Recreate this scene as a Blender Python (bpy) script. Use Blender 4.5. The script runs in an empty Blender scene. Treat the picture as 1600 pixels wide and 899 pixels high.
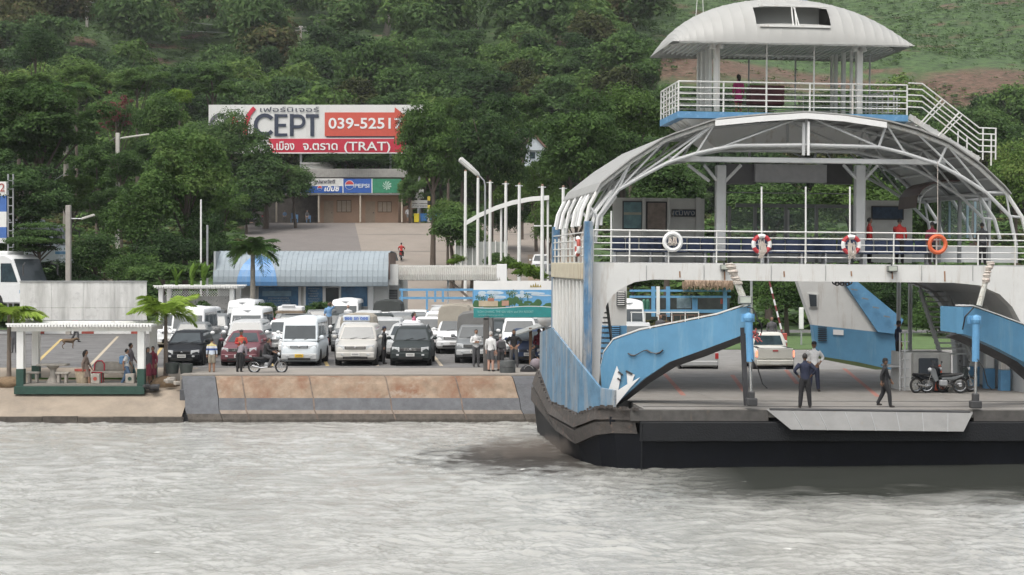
import bpy, bmesh, math, random
import numpy as np
from mathutils import Vector, Matrix
R = math.radians
random.seed(7); RNG = np.random.default_rng(7)
SC = bpy.context.scene; COL = SC.collection
# ------------------------------------------------------------------ camera, world, sun, exposure
CZ = 6.45; FPX = 2700.0; HY = 409.0
cd = bpy.data.cameras.new('camera'); cam = bpy.data.objects.new('camera', cd); COL.objects.link(cam)
cd.sensor_width = 36; cd.lens = 36 * FPX / 1600; cd.clip_end = 3000; cd.clip_start = .5
cam.location = (0, 0, CZ); cam.rotation_euler = (R(90), 0, 0); cd.shift_y = -(449.5 - HY) / 1600
SC.camera = cam
W = bpy.data.worlds.new('World'); SC.world = W; W.use_nodes = True
wn = W.node_tree.nodes; wl = W.node_tree.links
SUN_EL, SUN_AZ = R(64), R(212)      # high veiled sun, behind the camera and to the left
sky = wn.new('ShaderNodeTexSky'); sky.sky_type = 'NISHITA'; sky.sun_disc = False
sky.sun_elevation = SUN_EL; sky.sun_rotation = SUN_AZ
sky.air_density = 1.6; sky.dust_density = 6.0; sky.ozone_density = 1.0
hsv = wn.new('ShaderNodeHueSaturation'); hsv.inputs['Saturation'].default_value = .34
wl.new(sky.outputs[0], hsv.inputs['Color'])
bg = wn['Background']; bg.inputs[1].default_value = .15; wl.new(hsv.outputs[0], bg.inputs[0])
sd = bpy.data.lights.new('sun', 'SUN'); sd.energy = .9; sd.angle = R(24); sd.color = (1, .96, .9)
sun = bpy.data.objects.new('sun', sd); COL.objects.link(sun)
sdir = Vector((math.sin(SUN_AZ) * math.cos(SUN_EL), math.cos(SUN_AZ) * math.cos(SUN_EL), math.sin(SUN_EL)))
sun.rotation_euler = sdir.to_track_quat('Z', 'Y').to_euler(); sun.location = (0, 0, 60)
VS = SC.view_settings; VS.view_transform = 'Standard'; VS.look = 'None'; VS.exposure = 0.58; VS.gamma = 1
SC.cycles.max_bounces = 6; SC.cycles.diffuse_bounces = 2; SC.cycles.glossy_bounces = 3; SC.cycles.transparent_max_bounces = 8
SC.cycles.volume_bounces = 0; SC.cycles.caustics_reflective = False; SC.cycles.caustics_refractive = False
# ------------------------------------------------------------------ helpers
def P(px, py, d): return Vector(((px - 800) / FPX * d, d, CZ - (py - HY) / FPX * d))
def PZ(px, py, z):
    d = (CZ - z) * FPX / (py - HY); return Vector(((px - 800) / FPX * d, d, z))
MATS = {}
def lin(c): return tuple(c) + (1,)
def M(name, col, rough=.6, metal=0, var=.12, scale=3.0, bump=0, streak=None, emit=0, spots=None, trans=0, stretch=(1, 1, 1), bscale=None, coat=0, spec=None):
    if name in MATS: return MATS[name]
    m = bpy.data.materials.new(name); m.use_nodes = True; MATS[name] = m
    n = m.node_tree.nodes; l = m.node_tree.links; b = n['Principled BSDF']
    b.inputs['Roughness'].default_value = rough; b.inputs['Metallic'].default_value = metal
    if coat: b.inputs['Coat Weight'].default_value = coat
    if spec is not None: b.inputs['Specular IOR Level'].default_value = spec
    tc = n.new('ShaderNodeTexCoord'); mp = n.new('ShaderNodeMapping'); mp.inputs['Scale'].default_value = stretch
    l.new(tc.outputs['Object'], mp.inputs[0])
    nz = n.new('ShaderNodeTexNoise'); nz.inputs['Scale'].default_value = scale; nz.inputs['Detail'].default_value = 6
    nz.inputs['Roughness'].default_value = .65; l.new(mp.outputs[0], nz.inputs[0])
    rp = n.new('ShaderNodeValToRGB'); rp.color_ramp.elements[0].position = .3; rp.color_ramp.elements[1].position = .7
    rp.color_ramp.elements[0].color = lin([c * (1 - var) for c in col]); rp.color_ramp.elements[1].color = lin([min(1, c * (1 + var)) for c in col])
    l.new(nz.outputs[0], rp.inputs[0]); out = rp.outputs[0]
    for sp, st in ((streak, (1, 1, .12)), (spots, (1, 1, 1))):
        if sp:
            scol, sscale, lo, hi = sp
            mp2 = n.new('ShaderNodeMapping'); mp2.inputs['Scale'].default_value = st; l.new(tc.outputs['Object'], mp2.inputs[0])
            n2 = n.new('ShaderNodeTexNoise'); n2.inputs['Scale'].default_value = sscale; n2.inputs['Detail'].default_value = 8; n2.inputs['Roughness'].default_value = .7
            l.new(mp2.outputs[0], n2.inputs[0])
            r2 = n.new('ShaderNodeMapRange'); r2.inputs[1].default_value = lo; r2.inputs[2].default_value = hi; l.new(n2.outputs[0], r2.inputs[0])
            mx = n.new('ShaderNodeMix'); mx.data_type = 'RGBA'; mx.inputs[7].default_value = lin(scol)
            l.new(r2.outputs[0], mx.inputs[0]); l.new(out, mx.inputs[6]); out = mx.outputs[2]
    l.new(out, b.inputs['Base Color'])
    if bump:
        nb = n.new('ShaderNodeTexNoise'); nb.inputs['Scale'].default_value = bscale or scale * 6; nb.inputs['Detail'].default_value = 4
        l.new(mp.outputs[0], nb.inputs[0]); bp = n.new('ShaderNodeBump'); bp.inputs['Strength'].default_value = bump; bp.inputs['Distance'].default_value = .05
        l.new(nb.outputs[0], bp.inputs['Height']); l.new(bp.outputs[0], b.inputs['Normal'])
    if emit: b.inputs['Emission Color'].default_value = lin(col); b.inputs['Emission Strength'].default_value = emit
    return m
def leafmat(name, c1, c2, c3=None, tr=.34):
    if name in MATS: return MATS[name]
    m = bpy.data.materials.new(name); m.use_nodes = True; MATS[name] = m
    n = m.node_tree.nodes; l = m.node_tree.links; b = n['Principled BSDF']; b.inputs['Roughness'].default_value = .75; b.inputs['Specular IOR Level'].default_value = .08
    g = n.new('ShaderNodeNewGeometry'); oi = n.new('ShaderNodeObjectInfo'); tc = n.new('ShaderNodeTexCoord')
    nz = n.new('ShaderNodeTexNoise'); nz.inputs['Scale'].default_value = .55; nz.inputs['Detail'].default_value = 4; l.new(g.outputs['Position'], nz.inputs[0])
    nmr = n.new('ShaderNodeMapRange'); nmr.inputs[1].default_value = .36; nmr.inputs[2].default_value = .64; nmr.inputs[3].default_value = .22; nmr.inputs[4].default_value = .78; l.new(nz.outputs[0], nmr.inputs[0])
    a = n.new('ShaderNodeMath'); a.operation = 'ADD'; l.new(nmr.outputs[0], a.inputs[0])
    mr = n.new('ShaderNodeMapRange'); mr.inputs[3].default_value = -.22; mr.inputs[4].default_value = .22; l.new(g.outputs['Random Per Island'], mr.inputs[0]); l.new(mr.outputs[0], a.inputs[1])
    a2 = n.new('ShaderNodeMath'); a2.operation = 'ADD'; l.new(a.outputs[0], a2.inputs[0])
    mr2 = n.new('ShaderNodeMapRange'); mr2.inputs[3].default_value = -.3; mr2.inputs[4].default_value = .3; l.new(oi.outputs['Random'], mr2.inputs[0]); l.new(mr2.outputs[0], a2.inputs[1])
    rp = n.new('ShaderNodeValToRGB'); e = rp.color_ramp.elements; e[0].position = .2; e[1].position = .8; e[0].color = lin(c1); e[1].color = lin(c2)
    if c3: x = e.new(.97); x.color = lin(c3)
    l.new(a2.outputs[0], rp.inputs[0]); l.new(rp.outputs[0], b.inputs['Base Color'])
    t = n.new('ShaderNodeBsdfTranslucent'); l.new(rp.outputs[0], t.inputs[0])
    ms = n.new('ShaderNodeMixShader'); ms.inputs[0].default_value = tr; l.new(b.outputs[0], ms.inputs[1]); l.new(t.outputs[0], ms.inputs[2])
    l.new(ms.outputs[0], n['Material Output'].inputs[0]); return m
def tag(o, label=None, cat=None, group=None, kind=None):
    if label: o['label'] = label
    if cat: o['category'] = cat
    if group: o['group'] = group
    if kind: o['kind'] = kind
    return o
def thing(name, loc, label, cat, rz=0, group=None, s=1):
    o = bpy.data.objects.new(name, None); COL.objects.link(o); o.location = loc; o.rotation_euler = (0, 0, rz); o.scale = (s, s, s)
    o.empty_display_size = .2
    return tag(o, label, cat, group)
def copy_tree(o, parent=None, **kw):
    c = o.copy(); COL.objects.link(c)
    if parent: c.parent = parent
    for ch in o.children: copy_tree(ch, c)
    return c
class MB:
    def __init__(s): s.v = []; s.f = []; s.mi = []; s.cur = 0
    def add(s, vs, fs):
        o = len(s.v); s.v += [tuple(v) for v in vs]; s.f += [tuple(i + o for i in f) for f in fs]; s.mi += [s.cur] * len(fs); return s
    def box(s, c, size, rot=None):
        hx, hy, hz = size[0] / 2, size[1] / 2, size[2] / 2
        vs = [Vector((x, y, z)) for x in (-hx, hx) for y in (-hy, hy) for z in (-hz, hz)]
        if rot is not None: vs = [rot @ v for v in vs]
        c = Vector(c); return s.add([v + c for v in vs], [(0, 1, 3, 2), (4, 6, 7, 5), (0, 4, 5, 1), (2, 3, 7, 6), (0, 2, 6, 4), (1, 5, 7, 3)])
    def b(s, x0, x1, y0, y1, z0, z1): return s.box(((x0 + x1) / 2, (y0 + y1) / 2, (z0 + z1) / 2), (abs(x1 - x0), abs(y1 - y0), abs(z1 - z0)))
    def bar(s, p, q, w, h=None, up=(0, 0, 1)):
        p = Vector(p); q = Vector(q); d = q - p; L = d.length
        if L < 1e-6: return s
        d /= L; up = Vector(up)
        if abs(d.dot(up)) > .98: up = Vector((0, 1, 0))
        x = d.cross(up).normalized(); z = x.cross(d); rot = Matrix((x, d, z)).transposed()
        return s.box((p + q) / 2, (w, L, h or w), rot)
    def tube(s, pts, r, n=6, cap=True):
        pts = [Vector(p) for p in pts]; rs = r if isinstance(r, (list, tuple)) else [r] * len(pts); o = len(s.v); k = len(pts)
        prev = None
        for i, p in enumerate(pts):
            d = ((pts[min(i + 1, k - 1)] - pts[max(i - 1, 0)])).normalized()
            if prev is None:
                a = d.cross(Vector((0, 0, 1)) if abs(d.z) < .9 else Vector((0, 1, 0))).normalized()
            else:
                a = (prev - d * prev.dot(d)); a = a.normalized() if a.length > 1e-5 else d.orthogonal().normalized()
            prev = a; c = d.cross(a)
            s.v += [tuple(p + (a * math.cos(t) + c * math.sin(t)) * rs[i]) for t in [2 * math.pi * j / n for j in range(n)]]
        fs = [(o + i * n + j, o + i * n + (j + 1) % n, o + (i + 1) * n + (j + 1) % n, o + (i + 1) * n + j) for i in range(k - 1) for j in range(n)]
        if cap: fs += [tuple(o + j for j in range(n))[::-1], tuple(o + (k - 1) * n + j for j in range(n))]
        s.f += fs; s.mi += [s.cur] * len(fs); return s
    def lathe(s, prof, n=12, c=(0, 0, 0), axis='z'):
        vs = []; c = Vector(c)
        for (r, h) in prof:
            for j in range(n):
                t = 2 * math.pi * j / n; x, y = r * math.cos(t), r * math.sin(t)
                vs.append(c + Vector({'z': (x, y, h), 'x': (h, x, y), 'y': (x, h, y)}[axis]))
        k = len(prof); fs = [(i * n + j, i * n + (j + 1) % n, (i + 1) * n + (j + 1) % n, (i + 1) * n + j) for i in range(k - 1) for j in range(n)]
        fs += [tuple(range(n))[::-1], tuple((k - 1) * n + j for j in range(n))]
        return s.add(vs, fs)
    def ball(s, c, r, n=10, m=6):
        rx, ry, rz = (r, r, r) if not isinstance(r, (tuple, list)) else r; c = Vector(c); vs = []
        for i in range(1, m):
            t = math.pi * i / m
            for j in range(n):
                u = 2 * math.pi * j / n; vs.append(c + Vector((rx * math.sin(t) * math.cos(u), ry * math.sin(t) * math.sin(u), rz * math.cos(t))))
        vs += [c + Vector((0, 0, rz)), c - Vector((0, 0, rz))]; a = len(vs) - 2
        fs = [(i * n + j, (i + 1) * n + j, (i + 1) * n + (j + 1) % n, i * n + (j + 1) % n) for i in range(m - 2) for j in range(n)]
        fs += [(a, j, (j + 1) % n) for j in range(n)] + [(a + 1, (m - 2) * n + (j + 1) % n, (m - 2) * n + j) for j in range(n)]
        return s.add(vs, fs)
    def torus(s, c, R_, r, n=24, m=8, axis='y', mats=None):
        c = Vector(c); o = len(s.v)
        for i in range(n):
            t = 2 * math.pi * i / n
            for j in range(m):
                u = 2 * math.pi * j / m; q = R_ + r * math.cos(u); a, b_, h = q * math.cos(t), q * math.sin(t), r * math.sin(u)
                s.v.append(tuple(c + Vector((a, h, b_) if axis == 'y' else ((a, b_, h) if axis == 'z' else (h, a, b_)))))
        for i in range(n):
            for j in range(m):
                s.f.append((o + i * m + j, o + ((i + 1) % n) * m + j, o + ((i + 1) % n) * m + (j + 1) % m, o + i * m + (j + 1) % m))
                s.mi.append(mats(i / n) if mats else s.cur)
        return s
    def prism(s, poly, vec):          # polygon (list of points) extruded by vec
        k = len(poly); poly = [Vector(p) for p in poly]; vec = Vector(vec)
        return s.add(poly + [p + vec for p in poly], [tuple(range(k))[::-1], tuple(range(k, 2 * k))] + [(i, (i + 1) % k, (i + 1) % k + k, i + k) for i in range(k)])
    def strip(s, A, B, thick=None):    # sheet between two polylines, optional thickness vector
        k = len(A)
        if thick is None: return s.add(list(A) + list(B), [(i, i + 1, k + i + 1, k + i) for i in range(k - 1)])
        t = Vector(thick); A = [Vector(a) for a in A]; B = [Vector(b) for b in B]; vs = A + B + [a + t for a in A] + [b + t for b in B]
        fs = []
        for i in range(k - 1):
            fs += [(i, i + 1, k + i + 1, k + i), (2 * k + i, 3 * k + i, 3 * k + i + 1, 2 * k + i + 1), (i, 2 * k + i, 2 * k + i + 1, i + 1), (k + i, k + i + 1, 3 * k + i + 1, 3 * k + i)]
        fs += [(0, k, 3 * k, 2 * k), (k - 1, 3 * k - 1, 4 * k - 1, 2 * k - 1)]
        return s.add(vs, fs)
    def build(s, name, mats, parent=None, smooth=False, bevel=0, fix=True, loc=None):
        me = bpy.data.meshes.new(name); me.from_pydata(s.v, [], s.f)
        for m in (mats if isinstance(mats, (list, tuple)) else [mats]): me.materials.append(m)
        me.polygons.foreach_set('material_index', s.mi)
        if fix or bevel:
            bm = bmesh.new(); bm.from_mesh(me)
            if fix: bmesh.ops.recalc_face_normals(bm, faces=bm.faces)
            if bevel:
                es = [e for e in bm.edges if len(e.link_faces) == 2 and e.calc_face_angle(0) > .6]
                bmesh.ops.bevel(bm, geom=es, offset=bevel, segments=1, affect='EDGES', clamp_overlap=True)
            bm.to_mesh(me); bm.free()
        if smooth:
            me.polygons.foreach_set('use_smooth', [True] * len(me.polygons))
            try: me.set_sharp_from_angle(angle=R(40))
            except Exception: pass
        o = bpy.data.objects.new(name, me); COL.objects.link(o)
        if parent: o.parent = parent
        if loc is not None: o.location = loc
        return o
def share(name, me, parent, loc=(0, 0, 0), rot=(0, 0, 0), scale=(1, 1, 1)):
    o = bpy.data.objects.new(name, me); COL.objects.link(o); o.parent = parent; o.location = loc; o.rotation_euler = rot; o.scale = scale; return o
def npmesh(name, V, F, mats, parent=None, mi=None, smooth=False):
    me = bpy.data.meshes.new(name); V = np.asarray(V, np.float32); F = np.asarray(F, np.int32); k = F.shape[1]
    me.vertices.add(len(V)); me.vertices.foreach_set('co', V.ravel()); me.loops.add(F.size); me.loops.foreach_set('vertex_index', F.ravel())
    me.polygons.add(len(F)); me.polygons.foreach_set('loop_start', np.arange(len(F), dtype=np.int32) * k); me.polygons.foreach_set('loop_total', np.full(len(F), k, np.int32))
    for m in (mats if isinstance(mats, (list, tuple)) else [mats]): me.materials.append(m)
    if mi is not None: me.polygons.foreach_set('material_index', np.asarray(mi, np.int32))
    me.update(calc_edges=True); me.validate()
    if smooth: me.polygons.foreach_set('use_smooth', [True] * len(me.polygons))
    return me
def link(name, me, parent=None, loc=(0, 0, 0)):
    o = bpy.data.objects.new(name, me); COL.objects.link(o); o.location = loc
    if parent: o.parent = parent
    return o
def text(body, size, mat, loc, parent=None, rot=(R(90), 0, 0), ext=.004, sx=1, align='CENTER', bold=0, shear=0, name='lettering', width=None, sp=1):
    cu = bpy.data.curves.new(name, 'FONT'); cu.body = body; cu.size = size; cu.extrude = ext; cu.align_x = align; cu.align_y = 'CENTER'; cu.offset = bold; cu.shear = shear; cu.resolution_u = 3; cu.space_character = sp
    to = bpy.data.objects.new(name, cu); COL.objects.link(to); dg = bpy.context.evaluated_depsgraph_get()
    me = bpy.data.meshes.new_from_object(to.evaluated_get(dg)); bpy.data.objects.remove(to); bpy.data.curves.remove(cu)
    me.materials.clear(); me.materials.append(mat)
    if width and len(me.vertices):
        xs = [v.co.x for v in me.vertices]; sx = width / max(.001, max(xs) - min(xs))
    o = bpy.data.objects.new(name, me); COL.objects.link(o); o.location = loc; o.rotation_euler = rot; o.scale = (sx, 1, 1)
    if parent: o.parent = parent
    return o
# common materials
WHITE = M('white_paint', (.74, .74, .72), .5, var=.06, scale=1.5, streak=((.42, .38, .32), 3, .6, .8))
WHITE2 = M('white_paint_clean', (.78, .78, .77), .45, var=.04)
BLACK = M('black_rubber', (.02, .02, .021), .7, var=.2)
DARK = M('dark_grey_plastic', (.05, .05, .052), .5, var=.2)
STEEL = M('grey_steel', (.36, .37, .38), .45, .3, var=.15, scale=4)
CHROME = M('chrome', (.6, .6, .6), .15, 1, var=.05)
GLASS = M('dark_glass', (.04, .05, .055), .12, 0, var=.2, scale=1.2)
GLASS2 = M('tinted_window_glass', (.03, .05, .06), .12, 0, var=.4, scale=2)
BLUE = M('sky_blue_paint', (.12, .3, .5), .5, var=.12, scale=2, spots=((.2, .42, .6), 6, .55, .75))
CONC = M('concrete', (.36, .33, .28), .9, var=.2, scale=1.2, bump=.3, spots=((.2, .18, .15), 1.8, .5, .8))
WOOD = M('brown_wood', (.16, .1, .06), .7, var=.3, scale=6, stretch=(1, 1, .2))
# ------------------------------------------------------------------ terrain
def gz(x, d):
    if d < 76: 
        z = np.interp(d, [60, 69.7, 71.5, 74, 76], [-1, .25, 1.12, 1.55, 1.79]) if x < -13.6 else (1.79 if d > 71.3 else 0)
        if x >= 2.2 and d < 75.2: z = -2
        return float(z)
    if d < 91.5 and x > 3.2: return 1.42 + .37 * (d - 76) / 15.5
    if d < 118: return 1.79
    h = 1.79 + .112 * (min(d, 200) - 118)
    if d > 225:
        t = d - 225; h += .30 * t * min(1, .45 + t / 60) + 2.0 * math.sin(x * .045 + 1) * min(1, t / 50) + 1.2 * math.sin(x * .11 + d * .05) * min(1, t / 40)
    return h
def build_terrain():
    xs = np.concatenate([np.linspace(-600, -110, 30), np.arange(-105, 106, 3.5), np.linspace(110, 600, 30)])
    ds = np.concatenate([np.array([112.2, 116, 118]), np.arange(121, 240, 4), np.arange(240, 520, 6), np.linspace(530, 1100, 30)])
    V = np.array([(x, d, gz(x, d) - .06) for d in ds for x in xs]); nx = len(xs); nd = len(ds)
    i, j = np.meshgrid(np.arange(nd - 1), np.arange(nx - 1), indexing='ij'); a = (i * nx + j).ravel()
    F = np.stack([a, a + 1, a + nx + 1, a + nx], 1)
    m = bpy.data.materials.new('hillside_soil_and_grass'); m.use_nodes = True; n = m.node_tree.nodes; l = m.node_tree.links; b = n['Principled BSDF']; b.inputs['Roughness'].default_value = .95
    tc = n.new('ShaderNodeTexCoord'); sep = n.new('ShaderNodeSeparateXYZ'); l.new(tc.outputs['Object'], sep.inputs[0])
    def noise(sc, det=6):
        q = n.new('ShaderNodeTexNoise'); q.inputs['Scale'].default_value = sc; q.inputs['Detail'].default_value = det; l.new(tc.outputs['Object'], q.inputs[0]); return q.outputs[0]
    def ramp(v, cols):
        r = n.new('ShaderNodeValToRGB'); e = r.color_ramp.elements
        while len(e) < len(cols): e.new(.5)
        for k, (p, c) in enumerate(cols): e[k].position = p; e[k].color = lin(c)
        l.new(v, r.inputs[0]); return r.outputs[0]
    grass = ramp(noise(.5), [(.3, (.022, .04, .014)), (.5, (.045, .085, .024)), (.7, (.07, .125, .035))])
    soil = ramp(noise(.8), [(.3, (.04, .05, .02)), (.45, (.09, .053, .035)), (.6, (.125, .075, .05)), (.75, (.15, .12, .085))])
    def madd(v, a_, b_):
        q = n.new('ShaderNodeMath'); q.operation = 'MULTIPLY_ADD'; l.new(v, q.inputs[0]); q.inputs[1].default_value = a_
        if isinstance(b_, (int, float)): q.inputs[2].default_value = b_
        else: l.new(b_, q.inputs[2])
        return q.outputs[0]
    yy = madd(noise(.035, 5), 60, sep.outputs[1])        # wobbly distance
    def band(lo, hi, soft):
        a = n.new('ShaderNodeMapRange'); a.inputs[1].default_value = lo - soft; a.inputs[2].default_value = lo + soft; l.new(yy, a.inputs[0])
        c = n.new('ShaderNodeMapRange'); c.inputs[1].default_value = hi - soft; c.inputs[2].default_value = hi + soft; c.inputs[3].default_value = 1; c.inputs[4].default_value = 0; l.new(yy, c.inputs[0])
        q = n.new('ShaderNodeMath'); q.operation = 'MULTIPLY'; l.new(a.outputs[0], q.inputs[0]); l.new(c.outputs[0], q.inputs[1]); return q.outputs[0]
    bsum = n.new('ShaderNodeMath'); bsum.operation = 'MAXIMUM'; l.new(band(346, 366, 5), bsum.inputs[0])
    pn = n.new('ShaderNodeMapRange'); pn.inputs[1].default_value = .58; pn.inputs[2].default_value = .66; l.new(noise(.09), pn.inputs[0]); l.new(pn.outputs[0], bsum.inputs[1])
    mx = n.new('ShaderNodeMix'); mx.data_type = 'RGBA'; l.new(bsum.outputs[0], mx.inputs[0]); l.new(grass, mx.inputs[6]); l.new(soil, mx.inputs[7]); l.new(mx.outputs[2], b.inputs['Base Color'])
    bp = n.new('ShaderNodeBump'); bp.inputs['Strength'].default_value = .8; bp.inputs['Distance'].default_value = .6; l.new(noise(1.5, 8), bp.inputs['Height']); l.new(bp.outputs[0], b.inputs['Normal'])
    o = link('hillside_ground', npmesh('hillside_ground', V, F, m, smooth=True)); tag(o, kind='structure')
build_terrain()
ASPH = M('asphalt', (.14, .137, .134), .9, var=.2, scale=.6, bump=.3, bscale=14, spots=((.075, .073, .07), 1.3, .52, .66))
PALECON = M('pale_concrete', (.235, .215, .19), .9, var=.13, scale=.7, bump=.2, bscale=10, spots=((.2, .185, .16), 1.1, .5, .8))
TAN = M('tan_concrete_road', (.225, .195, .165), .9, var=.1, scale=.35, bump=.15, bscale=10, spots=((.25, .21, .17), .5, .5, .8))
SAND = M('sandy_concrete_apron', (.28, .235, .185), .95, var=.2, scale=.5, bump=.4, bscale=9, spots=((.2, .17, .14), .7, .48, .75))
YEL = M('faded_yellow_marking', (.5, .37, .14), .8, var=.25, scale=6, spots=((.25, .22, .17), 9, .5, .65))
YEL2 = M('pale_marking', (.42, .36, .27), .8, var=.2, scale=6)
# sheets
tag(MB().b(-70, 3.2, 76, 118.2, 1.2, 1.79).b(3.2, 60, 91.5, 118.2, 1.2, 1.788).build('parking_lot', ASPH), kind='structure')
tag(MB().b(-13.7, 2.2, 71.3, 76, .8, 1.79).b(2.2, 60, 75.36, 76, 1, 1.42).build('quay_pavement', PALECON), kind='structure')
m = MB(); pr = [(69.55, -1.5), (69.55, .02), (69.6, .22), (69.75, .3), (71.5, 1.12), (72.4, 1.25), (74, 1.55), (76, 1.786)]
m.strip([(-70, a, b) for a, b in pr], [(-13.3, a, b) for a, b in pr]); tag(m.build('shore_apron', SAND, fix=False), kind='structure')
m = MB()
for k in range(40):
    x = -70 + k * 1.42; m.b(x, x + 1.42 - .015, 69.45 + random.uniform(-.03, .03), 69.56, -1.2, .2 + random.uniform(-.03, .03))
tag(m.build('shore_edge', M('wet_dark_concrete', (.075, .065, .055), .8, var=.4, scale=4, bump=.4)), kind='structure')
# curved quay with slabs
RUST = M('rust_stained_concrete', (.24, .18, .13), .9, var=.28, scale=2.2, bump=.25, streak=((.17, .085, .05), 1.1, .45, .7), spots=((.3, .26, .21), 1.4, .57, .75))
GREYC = M('grey_stained_concrete', (.1, .104, .112), .9, var=.25, scale=2.5, bump=.3, streak=((.1, .1, .11), 2, .5, .75))
STRIPC = M('pale_concrete_edge', (.23, .19, .155), .9, var=.2, scale=3, streak=((.16, .11, .08), 2, .55, .7))
WETC = MATS['wet_dark_concrete']
q = thing('quay_ramp', (0, 0, 0), 'rust stained curved concrete quay edge at the waterline', 'quay'); q['kind'] = 'structure'
prof = [(71.32, 1.74), (71.05, 1.68), (70.75, 1.45), (70.5, 1.15), (70.3, .9), (69.92, .44), (69.82, .3), (69.72, .08), (69.7, -1.5)]
def qx(px, d): return (px - 800) / FPX * d
def qpt(px, i, sl=0):
    d, z = prof[i]; return Vector((qx(px + sl * i, 70.5), d, z))
def qslab(a, b, i0, i1, mat, gap=.6, nm='slab', lift=0):
    A = [qpt(a + gap, i, 3.2) for i in range(i0, i1 + 1)]; B = [qpt(b - gap, i, 3.2) for i in range(i0, i1 + 1)]
    MB().strip([p + Vector((0, -lift, 0)) for p in A], [p + Vector((0, -lift, 0)) for p in B], (0, .18 + lift, -.05)).build(nm, mat, q)
for a, b in ((330, 372), (372, 478), (478, 598), (598, 708), (708, 798)):
    qslab(a, b, 0, 4, RUST); qslab(a, b, 4, 5, GREYC, .25); qslab(a, b, 5, 6, STRIPC, .25); qslab(a, b, 6, 8, WETC, .2)
qslab(277, 330, 0, 6, GREYC); qslab(277, 330, 6, 8, WETC); qslab(798, 850, 0, 6, GREYC, nm='slab'); qslab(798, 850, 6, 8, WETC)
m = MB(); m.b(qx(279, 70.5), 2.2, 70.2, 71.35, -1.5, .3).b(qx(279, 70.5), 2.2, 70.75, 71.35, .3, 1.2).b(qx(279, 70.5), 2.2, 71.1, 71.3, 1.2, 1.6)
m.b(2.0, 2.25, 71.3, 75.3, -1.5, 1.785).b(2.26, 60, 75.1, 75.35, -1.5, 1.4).b(2.2, 3.2, 75.36, 91.5, 1.0, 1.76); m.build('quay_core', GREYC, q)
m = MB()   # broken joint sill lines
for px in (372, 478, 598, 708): m.strip([qpt(px - 1.4, i, 3.2) + Vector((0, -.012, 0)) for i in range(0, 8)], [qpt(px + 1.0, i, 3.2) + Vector((0, -.012, 0)) for i in range(0, 8)])
m.build('joint_stain', M('rust_joint', (.13, .1, .08), .9, var=.4, scale=3), q, fix=False)
# markings
mk = []
def line(x0, y0, x1, y1, w, mat=YEL, z=1.795):
    a = PZ(x0, y0, z); b = PZ(x1, y1, z); d = (b - a).normalized(); s = Vector((-d.y, d.x, 0)) * w / 2
    o = MB().add([a - s, a + s, b + s, b - s], [(0, 1, 2, 3)]).build('parking_line', mat); tag(o, kind='structure')
for x0, y0, x1, y1, mt in ((52, 572, 96, 530, YEL), (140, 572, 184, 526, YEL2), (512, 572, 488, 528, YEL), (590, 572, 566, 525, YEL2), (425, 572, 412, 535, YEL), (232, 572, 262, 530, YEL), (690, 572, 660, 535, YEL2)):
    line(x0, y0, x1, y1, .16, mt)
tag(MB().b(-13.7, 2.15, 75.8, 76.02, 1.78, 1.795).build('pavement_joint', M('joint_dark', (.12, .115, .11), .9)), kind='structure')
# kerb with red and white blocks at the back of the lot (left)
kb = thing('painted_kerb', (0, 0, 0), 'red and white painted kerb behind the parking lot', 'kerb'); kb['kind'] = 'structure'
REDP = M('dull_red_paint', (.36, .07, .05), .6, var=.2)
for k in range(36):
    x = -35 + k * .8; MB().b(x, x + .79, 111.6, 112, 1.7, 1.93).build('kerb_stone', REDP if k % 4 == 1 else WHITE, kb)
# uphill road: asphalt left, tan right
def road(pts_l, pts_r, name, mat, dz):
    n = 24; ds = np.linspace(117.5, 203, n)
    A = [Vector((np.interp(d, *pts_l), d, gz(0, min(d, 199.9)) + dz)) for d in ds]; B = [Vector((np.interp(d, *pts_r), d, gz(0, min(d, 199.9)) + dz)) for d in ds]
    m = MB(); m.strip(A, B); tag(m.build(name, mat, fix=False), kind='structure')
road(([117, 200], [-17.5, -31]), ([117, 200], [-8.9, -18.2]), 'asphalt_road', M('warm_asphalt', (.15, .135, .125), .9, var=.1, scale=.5, bump=.15, bscale=10), .03)
road(([117, 200], [-8.9, -18.2]), ([117, 200], [7, 8]), 'concrete_road', TAN, .034)
m = MB()
for (a, b, y0, y1) in ((560, 700, 366, 358), (640, 700, 372, 352)):
    p, r_ = (a - 800) / FPX, (b - 800) / FPX
m = MB(); JD = MATS['joint_dark']
for d in (150, 168, 185): 
    x0 = np.interp(d, [117, 200], [-8.9, -18.2]); m.add([(x0, d, gz(0, d) + .05), (7, d, gz(0, d) + .05), (7, d + .25, gz(0, d) + .075), (x0, d + .25, gz(0, d) + .075)], [(0, 1, 2, 3)])
for xx in (-12, -6, 0):
    pass
tag(m.build('road_joint', JD, fix=False), kind='structure')
# side track and verge at right
tag(MB().add([(1.2, 117.5, 1.80), (3.6, 117.5, 1.80), (6.5, 165, gz(0, 165) + .07), (1.5, 165, gz(0, 165) + .07)], [(0, 1, 2, 3)]).build('dirt_track', M('dirt_track', (.22, .17, .12), .95, var=.2, scale=.6)), kind='structure')
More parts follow.
